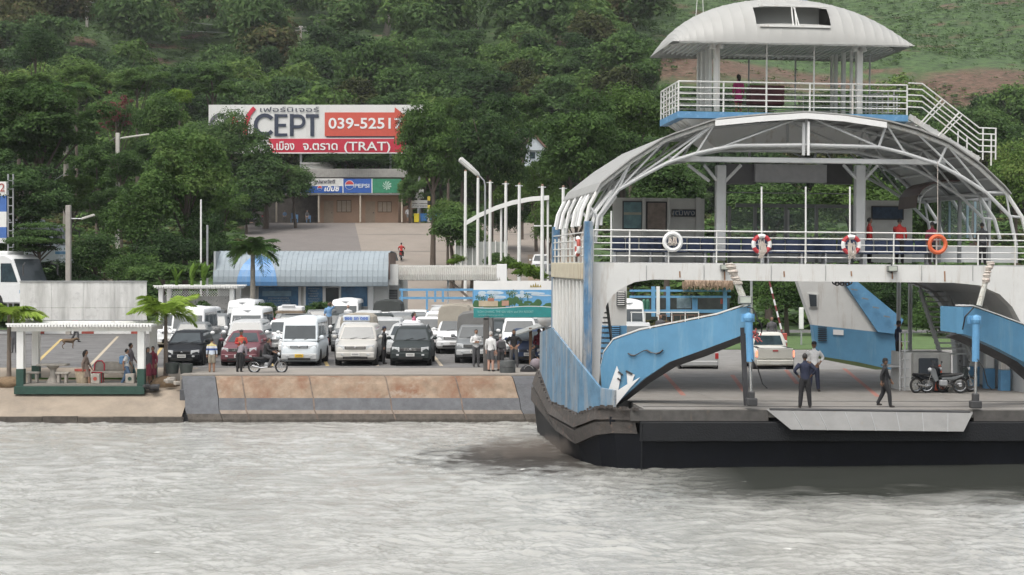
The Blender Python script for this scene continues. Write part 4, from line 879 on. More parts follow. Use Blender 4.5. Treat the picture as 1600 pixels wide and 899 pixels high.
# near and individual trees (pixel centre, distance, half sizes)
tree(55, 205, 128, 120, 92, 1, 'mid', 'huge spreading tree with layered branches at the left edge', n_leaf=34000, n_lobe=90, size=.028, lr=(.1, .24), spread=.8)
tree(20, 310, 122, 100, 75, 2, 'dark', 'dark spreading tree above the white coach', n_leaf=26000, n_lobe=80, size=.03, lr=(.12, .26), spread=.8)
tree(60, 378, 112, 62, 38, 3, 'mid', 'low spreading tree right behind the blank hoarding', layered=True, n_leaf=12000, n_lobe=30)
tree(290, 295, 120, 82, 90, 4, 'mid', 'large light green tree in the middle above the white pergola', n_leaf=26000, n_lobe=60, size=.032, lr=(.17, .33), spread=.74)
tree(215, 345, 118, 68, 62, 5, 'mid', 'rounded tree between the concrete lamp pole and the large light green tree', n_leaf=16000, size=.036)
tree(150, 400, 114, 52, 40, 6, 'dark', 'dark low tree behind the concrete lamp pole', n_leaf=11000)
tree(255, 395, 116, 62, 46, 7, 'dark', 'dark bushy tree above the white pergola', n_leaf=12000)
tree(320, 380, 119, 46, 66, 8, 'dark', 'dark tree beside the left end of the ticket hall roof', n_leaf=13000)
tree(415, 285, 192, 72, 78, 9, 'dark', 'dark green tree covering the lower left corner of the big furniture hoarding', n_leaf=22000, size=.034, n_lobe=44, lr=(.18, .34), spread=.72)
tree(355, 225, 194, 50, 62, 10, 'dark', 'dark tree covering the left end of the big hoarding', n_leaf=13000)
tree(462, 290, 193, 36, 38, 31, 'dark', 'small dark tree left of the cola signs', n_leaf=9000)
tree(182, 182, 160, 34, 42, 11, 'red', 'tree covered with dull red flowers on the left slope', n_leaf=1500, size=.05, n_lobe=46, lr=(.08, .2), spread=.85)
tree(184, 190, 161.5, 38, 44, 12, 'dark', 'dark tree mixed with the red flowering one', n_leaf=9000)
tree(250, 190, 172, 46, 48, 13, 'mid', 'green tree between the red flowering tree and the big hoarding', n_leaf=13000)
tree(280, 155, 182, 26, 24, 14, 'lime', 'bright lime green young tree high on the left slope', n_leaf=5000, size=.06, n_lobe=16)
tree(56, 78, 210, 36, 42, 15, 'dark', 'very dark round tree on the upper left slope', n_leaf=11000)
tree(676, 240, 150, 66, 82, 16, 'mid', 'leafy tree overlapping the right end of the big hoarding', n_leaf=20000, n_lobe=50, size=.034, lr=(.17, .33), spread=.74)
tree(765, 235, 156, 72, 92, 17, 'dark', 'tall dark tree behind the street lamp with the long lamp head', n_leaf=22000, n_lobe=54, size=.033, lr=(.17, .33), spread=.74)
tree(700, 350, 146, 40, 46, 18, 'mid', 'lower leafy tree beside the blue dumpsters', n_leaf=11000)
tree(785, 345, 170, 44, 42, 19, 'dark', 'dark tree behind the row of flagpoles', n_leaf=9000)
tree(918, 232, 138, 84, 92, 20, 'mid', 'big leafy green tree rising behind the left side of the ferry roof', n_leaf=28000, n_lobe=64, size=.031, lr=(.16, .32), spread=.76)
tree(985, 185, 150, 66, 60, 21, 'light', 'light green tree in front of the red earth bank', n_leaf=16000)
tree(860, 350, 148, 38, 50, 22, 'light', 'pale green tree behind the curved white arch beam', n_leaf=9000)
tree(1040, 300, 118, 80, 70, 23, 'dark', 'dark tree seen under the ferry roof at the left', n_leaf=15000)
tree(1200, 330, 120, 90, 60, 24, 'dark', 'dark tree seen through the middle of the ferry deck', n_leaf=15000)
tree(1330, 320, 118, 80, 60, 25, 'light', 'light green tree seen through the passenger deck beside the right column', n_leaf=15000)
tree(1450, 340, 120, 70, 66, 26, 'mid', 'green tree behind the brown canopy of the ferry', n_leaf=13000)
tree(1590, 290, 125, 60, 70, 27, 'light', 'light green tree at the right edge behind the ferry roof', n_leaf=14000)
tree(1520, 215, 170, 70, 62, 28, 'dark', 'dark tree behind the outside stair of the ferry tower', n_leaf=13000)
tree(1150, 460, 112, 70, 40, 29, 'mid', 'green tree seen under the ferry arch behind the red and white barrier', n_leaf=12000)
tree(1230, 452, 108, 62, 52, 30, 'mid', 'leafy tree seen under the ferry arch between the barrier and the white casing', n_leaf=14000)
tree(1390, 470, 112, 60, 54, 32, 'dark', 'dark green tree seen behind the ferry ladder platform', n_leaf=12000)
tree(1470, 500, 108, 60, 46, 33, 'mid', 'green tree seen behind the ferry inner stair', n_leaf=9000)
tree(990, 435, 125, 50, 30, 34, 'mid', 'tree above the blue framed pavilion', n_leaf=9000)
tree(838, 300, 168, 42, 48, 53, 'mid', 'leafy tree below the white hill house', n_leaf=11000)
tree(640, 205, 203, 26, 40, 54, 'olive', 'thin brownish tree over the arrow tip of the big hoarding', n_leaf=5000)
tree(550, 254, 204.5, 80, 15, 55, 'dark', 'low dark foliage between the big hoarding and the store roof', n_leaf=9000, name='hedge_tree')
tree(192, 262, 142, 40, 36, 57, 'mid', 'green tree hiding the foot of the pole with the long lamp arm', n_leaf=11000)
FILL = [(150, 265, 150, 50, 50, 'mid'), (230, 250, 162, 44, 40, 'dark'), (110, 310, 132, 44, 40, 'light'), (165, 330, 128, 46, 44, 'dark'), (345, 330, 150, 40, 46, 'mid'), (330, 265, 165, 36, 34, 'light'), (385, 330, 186, 34, 34, 'dark'), (30, 150, 175, 60, 40, 'light'), (120, 130, 200, 44, 34, 'light'), (215, 130, 205, 46, 30, 'mid'), (330, 130, 215, 50, 32, 'mid'), (700, 190, 190, 40, 44, 'light'), (815, 190, 180, 44, 50, 'mid'), (850, 280, 160, 34, 44, 'light'), (640, 300, 199, 22, 36, 'mid'), (790, 290, 165, 40, 50, 'light'), (900, 330, 130, 46, 40, 'mid'), (1060, 215, 170, 44, 40, 'light'), (380, 405, 122, 30, 22, 'mid'), (180, 410, 116, 46, 26, 'light')]
PLACES = ['just left of the red flowering tree foot', 'between the lamp arm pole and the big hoarding', 'above the thick concrete pole', 'right of the thick concrete pole', 'left of the flowered table at the store', 'below the left end of the big hoarding', 'beside the motorcycles parked at the store', 'above the huge tree at the left edge', 'above the red flowering tree', 'up the slope left of the big hoarding', 'over the left corner of the big hoarding', 'above the arrow tip of the big hoarding', 'left of the hill house', 'right below the hill house', 'beside the notice boards of the store', 'between the street lamp and the hill house', 'beside the arched ferry roof edge', 'left of the ferry tower deck', 'behind the left end of the ticket hall roof', 'behind the blank hoarding beside the thick concrete pole']
for i, ((px, py, d, rx, ry, mt), pl_) in enumerate(zip(FILL, PLACES)): tree(px, py, d, rx, ry, 60 + i % 5, mt, {'mid': 'green', 'dark': 'dark green', 'light': 'light green'}[mt] + ' tree ' + pl_, n_leaf=12000, n_lobe=46, size=.042, lr=(.12, .3), spread=.88)
# slender trunks showing near the flagpoles
for px, py0, d, h in ((706, 412, 139, 5.5), (724, 412, 138, 4.6), (738, 412, 140, 5.0)):
    x = (px - 800) / FPX * d; t = thing('roadside_tree', (x, d, gz(0, d)), {706: 'forked trunk tree nearest the concrete road', 724: 'middle one of the three small roadside trees', 738: 'small roadside tree nearest the flagpoles'}[px], 'tree', group='small trees beside the concrete road')
    m = MB(); m.tube([(0, 0, -.2), (.1, 0, h * .4), (-.1, 0, h * .7)], [.22, .17, .12], 8); m.tube([(.1, 0, h * .38), (.7, 0, h * .75)], [.12, .06], 6); m.build('trunk', BARK, t, smooth=True)
    share('crown', crown(px, 'mid', 14, 3200, .075), t, (0, 0, h * .9), (0, 0, 1), (1.9, 1.7, 1.5))
# forest: individual trees on the slope
def dens(px, py):        # is this crown position allowed
    if px > 1010 and py < 165: return False
    if 140 < px < 335 and 40 < py < 104: return False
    for a, b in ((136, 50), (470, 78), (600, 66), (742, 62)):
        if abs(px - a) < 26 and b - 64 < py < b + 12: return False
    return True
VARS = [('dark', 41, 'dark green broadleaf tree in the hillside forest'), ('dark', 42, 'dark rounded tree in the hillside forest'), ('mid', 43, 'mid green broadleaf tree in the hillside forest'), ('mid', 44, 'leafy green tree in the hillside forest'), ('olive', 45, 'olive brown tinged tree in the hillside forest'), ('light', 46, 'light green tree in the hillside forest'), ('dark', 47, 'dense shadowy tree in the hillside forest')]
GF = 'forest trees covering the hillside'
cands = []
rg = random.Random(11)
d = 212.0
while d < 545:
    step = 7.6 + (d - 212) * .016; half = (830 / FPX) * d + 6; x = -half + rg.uniform(0, step)
    while x < half:
        xx = x + rg.uniform(-2, 2); dd = d + rg.uniform(-2.5, 2.5); px = 800 + xx / dd * FPX; r = rg.uniform(3.6, 6.2) * (1 + (dd > 320) * .12); hc = r * rg.uniform(.9, 1.5) + 1.5
        z = gz(xx, dd) + hc; py = HY - (z - CZ) / dd * FPX
        ok = dens(px, py) and py > -70
        if dd < 230 and 320 < px < 700: ok = False     # clear of the hoarding and the store
        if dd < 245 and 300 < px < 700 and py > 150: ok = ok and True
        if ok: cands.append((dd, xx, z, r, px, py))
        x += step
    d += step * .82
def zone_label(lab, px, py):
    h = 'at the left edge' if px < 130 else 'left of the big hoarding' if px < 320 else 'above the left half of the big hoarding' if px < 480 else 'above the right half of the big hoarding' if px < 650 else 'behind the flagpoles' if px < 850 else 'left of the ferry tower' if px < 1030 else 'behind the ferry tower' if px < 1400 else 'at the right edge'
    v = 'high up' if py < 60 else 'halfway up' if py < 150 else 'low down'
    return lab.replace(' in the hillside forest', '') + ' ' + v + ' ' + h
cands.sort(key=lambda c: c[0])
near_ = cands[:255]; far_ = cands[255:]
for i, (dd, xx, z, r, px, py) in enumerate(near_):
    mat, sd_, lab = VARS[(rg.choice((0, 1, 2, 2, 3, 3, 4, 5, 6)) if dd < 300 else rg.choice((0, 1, 1, 2, 3, 6, 0, 6, 4)))]
    g_ = gz(xx, dd); t = thing('forest_tree', (xx, dd, g_), zone_label(lab, px, py), 'tree', group=GF); rot = rg.uniform(0, 6.28); szf = rg.uniform(.8, 1.25)
    share('trunk', trunk_mesh(sd_, 1.9, r0=.045), t, (0, 0, z - g_), (0, 0, rot), (r, r, max(r * szf, (z - g_) / 1.9 * 1.02)))
    share('crown', crown(sd_, mat, 22, 4600, .06), t, (0, 0, z - g_), (0, 0, rot), (r, r, r * szf))
# the farther forest reads as one mass
Vb = {k: crown_arrays(60 + j, 20, 1700, .075) for j, k in enumerate('abcd')}
Vs = []; mi = []
for (dd, xx, z, r, px, py) in far_:
    V = Vb[rg.choice('abcd')]; a = rg.uniform(0, 6.28); ca, sa_ = math.cos(a), math.sin(a); s = r * 1.15
    W_ = np.stack([(V[:, 0] * ca - V[:, 1] * sa_) * s + xx, (V[:, 0] * sa_ + V[:, 1] * ca) * s + dd, V[:, 2] * s * rg.uniform(.8, 1.3) + z], 1); Vs.append(W_); mi += [rg.choice((0, 0, 1, 1, 2))] * (len(V) // 4)
if Vs:
    V = np.concatenate(Vs); tag(link('distant_forest', npmesh('distant_forest', V, np.arange(len(V), dtype=np.int32).reshape(-1, 4), [LM['dark'], LM['mid'], LM['olive']], mi=mi)), 'mass of dark forest on the upper hillside', 'forest', kind='stuff')
# undergrowth: bushes over the lower slope, and the low green cover on the cleared hill
def undergrowth(name, label, n, f, mats, size, rr, nl=60):
    g = np.random.default_rng(len(name)); Vs = []; mi = []
    for i in range(n):
        r_ = f(g)
        if r_ is None: continue
        x, dd, s = r_; V = crown_arrays(int(g.integers(0, 5)) + 80, 5, nl, size); V = V * s * rr; V[:, 2] *= .6 if rr == 1 else .35
        Vs.append(V + np.array([x, dd, gz(x, dd) + s * .15])); mi += [int(g.integers(0, len(mats)))] * (len(V) // 4)
    V = np.concatenate(Vs); tag(link(name, npmesh(name, V, np.arange(len(V), dtype=np.int32).reshape(-1, 4), [LM[q] for q in mats], mi=mi)), label, 'vegetation', kind='stuff')
def fcl(g):
    dd = g.uniform(300, 500); px = g.uniform(1000, 1640); x = (px - 800) / FPX * dd
    py = HY - (gz(x, dd) - CZ) / dd * FPX
    wob = 8 * math.sin(px * .02) + 6 * math.sin(px * .051)
    if 96 + wob < py < 140 + wob and g.random() < .9: return None
    if g.random() < .25 and math.sin(dd * .25 + px * .01) > .6: return None
    return x, dd, g.uniform(.5, 1.7) * (2 if g.random() < .03 else 1)
undergrowth('ground_cover', 'low green scrub covering the cleared hillside above the ferry', 9000, fcl, ['mid', 'light', 'mid', 'dark'], .17, 1.01, 18)
def fbk(g):
    dd = g.uniform(200, 262); px = g.uniform(-40, 1640)
    if dd < 222 and 320 < px < 700: return None
    return (px - 800) / FPX * dd, dd, g.uniform(1.2, 2.6)
undergrowth('undergrowth', 'bushes growing between the trunks at the foot of the hill', 900, fbk, ['dark', 'mid', 'dark'], .2, 1.0, 90)
def fsl(g):
    dd = g.uniform(119, 205); px = g.uniform(-40, 1640)
    xr0, xr1 = np.interp(dd, [117, 200], [-19, -31]), 8.5
    x = (px - 800) / FPX * dd
    if xr0 - .5 < x < xr1 or dd > 196 and px > 300 and px < 720: return None
    return x, dd, g.uniform(.9, 2.2)
undergrowth('slope_bushes', 'bushes and weeds on the slopes either side of the uphill road', 1500, fsl, ['dark', 'mid', 'mid', 'olive'], .2, 1.0, 80)
# grassy patch upper left
def fgp(g):
    px, dd = g.uniform(120, 345), g.uniform(325, 388); return (px - 800) / FPX * dd, dd, g.uniform(.5, 1.5)
undergrowth('grassy_scrub', 'pale grassy scrub on the clearing at the upper left', 900, fgp, ['light', 'light', 'mid'], .17, 1.01, 22)
# bare pale trunk on the hill and thin trunks
def stem(px, py0, py1, d, r, label, bend=6):
    a, b = P(px, py1, d), P(px - bend, py0, d); t = thing('bare_trunk', (a.x, d, gz(a.x, d)), label, 'tree trunk'); o = t.location
    MB().tube([(0, 0, 0), (a - Vector(o)) + Vector((0, 0, 0)), (a - Vector(o)).lerp(b - Vector(o), .5) + Vector((r * 2, 0, 0)), b - Vector(o)], [r * 1.3, r, r * .85, r * .6], 8).build('trunk', BARKL, t, smooth=True)
stem(600, -12, 68, 352, .75, 'tall bare pale trunk rising from the forest above the big hoarding')
stem(742, 34, 64, 345, .45, 'short bare trunk in the dark forest right of the tall pale trunk', 2)
# shrubs near the building, banana plants, palms
def shrub(px, py, d, r, mat, label, seed=90, n=2600, flat=.8, name='shrub'):
    c = P(px, py, d); t = thing(name, (c.x, d, c.z - r * flat * .8), label, 'shrub'); share('foliage', crown(seed, mat, 12, n, .085), t, (0, 0, r * flat * .8), (0, 0, px), (r, r, r * flat)); return t
shrub(815, 425, 113, 1.0, 'lime', 'bright lime bush left of the flagpole above the beach hoarding', 91)
shrub(838, 430, 114, .95, 'lime', 'bright lime bush at the right above the beach hoarding', 92)
shrub(800, 415, 118, .9, 'light', 'light green bush behind the lime bushes', 93)
shrub(775, 447, 116, 1.2, 'mid', 'green bush behind the beach hoarding beside the white stair rail', 94)
shrub(712, 407, 132, .8, 'lime', 'clipped yellow green hedge plant under the roadside trees', 95); shrub(775, 408, 134, 1.2, 'dark', 'round dark shrub behind the flagpoles', 96)
shrub(415, 492, 101, 1.0, 'dark', 'dark shrub against the ticket hall between the vans', 97); shrub(494, 484, 104, .9, 'dark', 'dark shrub below the lettered window', 98); shrub(324, 490, 103, 1.0, 'dark', 'dark shrub beneath the white pergola', 99)
for i, (px, r) in enumerate(((236, 1.1), (262, 1.2), (282, 1.0), (306, 1.2), (215, 1.0))): shrub(px, 432 - i % 2 * 4, 108 + i * .3, r, 'mid', ['green bush right behind the blank hoarding edge', 'green bush over the left end of the white pergola', 'green bush second over the white pergola', 'green bush over the right end of the white pergola', 'green bush behind the upper right corner of the blank hoarding'][i], 100 + i)
FROND = leafmat('palm_frond_green', (.035, .075, .02), (.075, .14, .035), (.11, .16, .05)); FRONDL = leafmat('palm_frond_lime', (.17, .26, .04), (.3, .42, .08), (.34, .42, .1)); BAN = leafmat('banana_leaf', (.06, .12, .02), (.13, .22, .04), None)
def frond_mesh(Lf, droop, w, n, mat, seed):
    g = random.Random(seed); m = MB(); pts = [Vector((Lf * t, 0, Lf * (.55 * t - droop * t * t))) for t in [i / 10 for i in range(11)]]; m.tube(pts, [.03 * (1 - i / 12) for i in range(11)], 4)
    for i in range(n):
        t = .12 + .88 * i / n; k = t * 10; a = int(min(9, k)); p = pts[a].lerp(pts[a + 1], k - a); ll = w * math.sin(math.pi * min(1, t * .9 + .1)) ** .6 * g.uniform(.8, 1.1)
        for s in (-1, 1):
            e = p + Vector((ll * .55, s * ll * .75, -ll * g.uniform(.25, .6))); mid = p.lerp(e, .5) + Vector((0, 0, .05)); q = Vector((.045, 0, .0)) * (Lf / 2)
            m.add([p - q, p + q, mid + q, mid - q, e], [(0, 1, 2, 3), (3, 2, 4)])
    o = m.build('frond', mat, fix=False); me = o.data; bpy.data.objects.remove(o); return me
def palm(px, py_top, d, zg, label, Lf, n, mat, droop, r0, w=.5, lean=0, name='palm_tree', seed=1, nl=26):
    c = P(px, py_top, d); t = thing(name, (c.x - lean, d, zg), label, 'palm tree'); h = c.z - zg; m = MB(); k = 12
    m.tube([(lean * (i / k) ** 1.5, 0, h * i / k) for i in range(k + 1)], [r0 * (1.25 - .5 * i / k) * (1.12 if i % 2 else 1) for i in range(k + 1)], 9); m.build('trunk', BARKL if mat is FROND else M('young_trunk', (.22, .18, .15), .9, var=.2), t, smooth=True)
    g = random.Random(seed); fm = [frond_mesh(Lf, dr, w, nl, mat, seed + j) for j, dr in enumerate((droop * .7, droop, droop * 1.35))]
    for i in range(n):
        a = 2 * math.pi * i / n * 1.0 + g.uniform(-.25, .25); share('frond', fm[i % 3], t, (lean, 0, h), (g.uniform(-.2, .2), g.uniform(-.6, .2), a), (g.uniform(.8, 1.1),) * 3)
    if mat is FROND:
        for i in range(5): a = 6.28 * i / 5; MB().ball((lean + .22 * math.cos(a), .22 * math.sin(a), h - .25), (.14, .14, .17), 8, 6).build('coconut', M('coconut_green', (.12, .13, .04), .6), t, smooth=True)
    return t
palm(395, 388, 103, 1.79, 'coconut palm in front of the ticket hall roof', 1.55, 22, FROND, 1.1, .15, .9, seed=4, nl=34)
palm(259, 490, 73.4, 1.4, 'young palm with bright lime fronds beside the shelter', 1.6, 14, FRONDL, .8, .08, .75, seed=8, nl=44)
palm(14, 492, 73.4, 1.4, 'young palm with bright fronds at the left edge of the quay', 1.5, 13, FRONDL, 1.0, .08, .75, seed=14, nl=44)
palm(103, 140, 185, gz(-47, 185), 'feathery dark palm on the left slope', 4.2, 14, FROND, 1.1, .25, 1.2, seed=21)
palm(745, 180, 205, gz(-4, 205), 'slender palm crown among the forest trees', 3.4, 12, FROND, 1.1, .2, 1.0, seed=25) if False else None
def banana(px, py, d, s, label, seed):
    c = P(px, py, d); t = thing('banana_plant', (c.x, d, c.z), label, 'banana plant', group='banana plants by the ticket hall'); g = random.Random(seed)
    for i in range(6):
        a = g.uniform(0, 6.28); L_ = s * g.uniform(.8, 1.1); w = s * .13; tilt = g.uniform(.1, .5); pts = [Vector((math.cos(a) * L_ * tilt * t_ ** 1.6, math.sin(a) * L_ * tilt * t_ ** 1.6, L_ * (t_ - .25 * tilt * t_ ** 3))) for t_ in (0, .25, .5, .75, 1)]
        sd_ = Vector((-math.sin(a), math.cos(a), 0)); ws = (.02, w, w * 1.2, w, .02); MB().strip([p - sd_ * q for p, q in zip(pts, ws)], [p + sd_ * q for p, q in zip(pts, ws)]).build('leaf', BAN, t, fix=False)
    MB().tube([(0, 0, -.6), (0, 0, .3 * s)], [.12, .08], 7).build('stem', BAN, t)
for i, (px, py, s, lb) in enumerate(((318, 440, 1.2, 'banana plant nearest the thin white mast'), (300, 440, 1.25, 'tall upright banana plant left of the thin white mast'), (276, 443, 1.0, 'lower banana plant over the white pergola'))): banana(px, py, 106, s, lb, i + 3)
# ------------------------------------------------------------------ vehicles
def paint(name, col, metal=.0): return M('car_paint_' + name, col, .45, 0, var=.05, scale=2, spec=(.12 if max(col) < .1 else .35), spots=((col[0] * .75, col[1] * .73, col[2] * .7), 3, .6, .85))
PW = paint('white', (.66, .67, .67)); PS = paint('silver', (.42, .43, .43), .3); PGO = paint('champagne', (.46, .45, .42), .3); PB = paint('black', (.018, .02, .023)); PDG = paint('dark_green_grey', (.035, .042, .042)); PM = paint('maroon', (.14, .05, .06)); PG = paint('grey', (.16, .17, .175), .3); PBE = paint('beige', (.56, .555, .51)); PDB = paint('dark_blue', (.03, .045, .09)); PR = paint('red', (.4, .05, .05)); PLB = paint('pale_blue_white', (.6, .65, .68))
HEADL = M('headlamp_glass', (.55, .57, .58), .12, .2, var=.25, scale=12); AMB = M('amber_lamp', (.5, .2, .04), .3); TAIL = M('tail_lamp_red', (.4, .03, .03), .3)
TAILON = M('brake_lamp_lit', (1, .12, .06), .4, emit=3.0)
PLW = M('plate_white', (.6, .6, .58), .5); PLY = M('plate_yellow', (.7, .45, .03), .5); PLT = M('plate_ink', (.05, .05, .06), .6)
TYRE = M('tyre_rubber', (.02, .02, .02), .85, var=.25); RIM = M('alloy_rim', (.35, .35, .36), .35, .6)
CANV = {'beige': M('canvas_beige', (.33, .3, .25), .85, var=.1, scale=2), 'grey': M('canvas_grey', (.17, .17, .165), .85, var=.12, scale=2), 'dark': M('canvas_dark', (.045, .05, .048), .85, var=.2, scale=2)}
INTER = M('car_interior_dark', (.02, .02, .02), .9)
_wheel = {}
def wheel_mesh(r, w):
    k = (r, w)
    if k not in _wheel:
        m = MB(); m.lathe([(r * .62, -w / 2), (r * .93, -w / 2), (r, -w * .32), (r, w * .32), (r * .93, w / 2), (r * .62, w / 2)], 18, axis='x'); o = m.build('tyre', TYRE, smooth=True); a = o.data; bpy.data.objects.remove(o)
        m = MB(); m.lathe([(r * .1, -w * .5), (r * .18, -w * .45), (r * .6, -w * .42), (r * .64, -w * .5), (r * .64, w * .5), (r * .6, w * .42), (r * .18, w * .45), (r * .1, w * .5)], 14, axis='x')
        o = m.build('rim', RIM, smooth=True); b = o.data; bpy.data.objects.remove(o); _wheel[k] = (a, b)
    return _wheel[k]
SPEC = {   # length, width, height, belt height, bonnet front height, bonnet rear y, windscreen top y, roof rear y, tail top y, ground clearance, wheel r, greenhouse top half width
 'hatch':  dict(L=3.85, W=1.68, H=1.52, belt=.98, nose=.72, wb=.85, wt=1.65, rr=3.35, rb=3.75, gc=.18, wr=.3, tw=.66),
 'sedan':  dict(L=4.5, W=1.72, H=1.46, belt=.95, nose=.72, wb=1.25, wt=2.0, rr=3.2, rb=3.75, gc=.18, wr=.31, tw=.62),
 'suv':    dict(L=4.7, W=1.84, H=1.80, belt=1.14, nose=.98, wb=1.2, wt=1.75, rr=4.3, rb=4.6, gc=.26, wr=.37, tw=.7),
 'cross':  dict(L=4.6, W=1.82, H=1.68, belt=1.08, nose=.88, wb=1.2, wt=1.9, rr=4.1, rb=4.55, gc=.24, wr=.36, tw=.68),
 'pickup': dict(L=5.0, W=1.78, H=1.72, belt=1.10, nose=.96, wb=1.25, wt=1.8, rr=2.7, rb=2.95, gc=.28, wr=.36, tw=.68),
 'van':    dict(L=4.7, W=1.72, H=2.12, belt=1.12, nose=1.0, wb=.28, wt=.72, rr=4.6, rb=4.68, gc=.2, wr=.32, tw=.8),
 'highvan':dict(L=4.8, W=1.78, H=2.28, belt=1.15, nose=1.02, wb=.4, wt=.95, rr=4.7, rb=4.78, gc=.2, wr=.33, tw=.8),
}
_cars = {}
def body_sections(s):
    W2, Lc, b, n, gc = s['W'] / 2, s['L'], s['belt'], s['nose'], s['gc']
    st = [(0, .80, n * .80, gc + .12), (.05, .90, n * .90, gc + .06), (.16, .965, n * .96, gc), (.45, 1, n, gc), (s['wb'] * .6 + .3, 1, n * .35 + b * .65, gc), (s['wb'] + .05, 1, b, gc), (Lc * .5, 1, b, gc), (Lc - .5, 1, b + .01, gc), (Lc - .12, .97, b - .02, gc + .04), (Lc, .9, b - .1, gc + .1)]
    st.sort(); V = []; F = []; k = None
    for (y, wf, zt, zb) in st:
        w = W2 * wf; hh = zt - zb
        half = [(w * .9, zb), (w * .985, zb + .1 * hh), (w, zb + .35 * hh), (w * .995, zb + .66 * hh), (w * .965, zb + .86 * hh), (w * .87, zb + .965 * hh), (w * .6, zt), (0, zt + .018)]
        ring = [(-x, y, z) for x, z in half[:-1]] + [(0, y, half[-1][1])] + [(x, y, z) for x, z in half[:-1]][::-1]
        k = len(ring); V += ring
    ns_ = len(st)
    for i in range(ns_ - 1):
        for j in range(k): F.append((i * k + j, i * k + (j + 1) % k, (i + 1) * k + (j + 1) % k, (i + 1) * k + j))
    F += [tuple(range(k))[::-1], tuple((ns_ - 1) * k + j for j in range(k))]
    return V, F
def greenhouse(s, lift=0):
    W2 = s['W'] / 2; b, H, tw = s['belt'] - .03, s['H'], s['tw'] / .92 * W2 / .84 * .84
    cu = .05
    def ring(z, ya, yb, w, cr):   # plan ring
        r = .1; pts = []
        for cx, cy, a0 in ((w - r, ya + r, -90), (w - r, yb - r, 0), (-w + r, yb - r, 90), (-w + r, ya + r, 180)):
            for t in (0, 45, 90): a = R(a0 + t); pts.append((cx + r * math.cos(a), cy + r * math.sin(a), z))
        return pts
    t = lambda q: (s['wb'] + (s['wt'] - s['wb']) * q, s['rb'] + (s['rr'] - s['rb']) * q)
    rows = []; hz = H - b
    for q, wq, e in ((0, W2 * .95, 0), (.45, (W2 * .95) * .6 + tw * .4 + .02, 0), (.84, tw * .97 + .05, 0), (.93, tw, .03), (.98, tw * .9, .12), (1.0, tw * .62, .35)):
        ya, yb = t(min(q, .9)); rows.append(ring(b + hz * q, ya + e, yb - e, wq, 0))
    V = []; F = []; k = 12
    for r_ in rows: V += r_
    for i in range(len(rows) - 1):
        for j in range(k): F.append((i * k + j, i * k + (j + 1) % k, (i + 1) * k + (j + 1) % k, (i + 1) * k + j))
    F.append(tuple((len(rows) - 1) * k + j for j in range(k))); return V, F, rows
def glass_panel(m, rows, q0, q1, i0, i1, s, ins0=.06, ins1=.06, off=.012):
    # pane spanning ring indices i0->i1 between heights fraction q0..q1 of rows 0..2
    def at(row_t, j):
        r = row_t * 2; a = int(min(1, math.floor(r))); fr_ = r - a
        return Vector(rows[a][j]).lerp(Vector(rows[a + 1][j]), fr_)
    A0_, B0_, A1_, B1_ = at(q0, i0), at(q0, i1), at(q1, i0), at(q1, i1)
    P0, P1 = A0_.lerp(B0_, ins0), A0_.lerp(B0_, 1 - ins1); P2, P3 = A1_.lerp(B1_, 1 - ins1), A1_.lerp(B1_, ins0)
    n = (P1 - P0).cross(P3 - P0).normalized(); cen = Vector((0, s['L'] * .55, s['belt'] + .3))
    if n.dot(P0 - cen) < 0: n = -n
    m.prism([p + n * off for p in (P0, P1, P2, P3)], -n * off * 1.6)
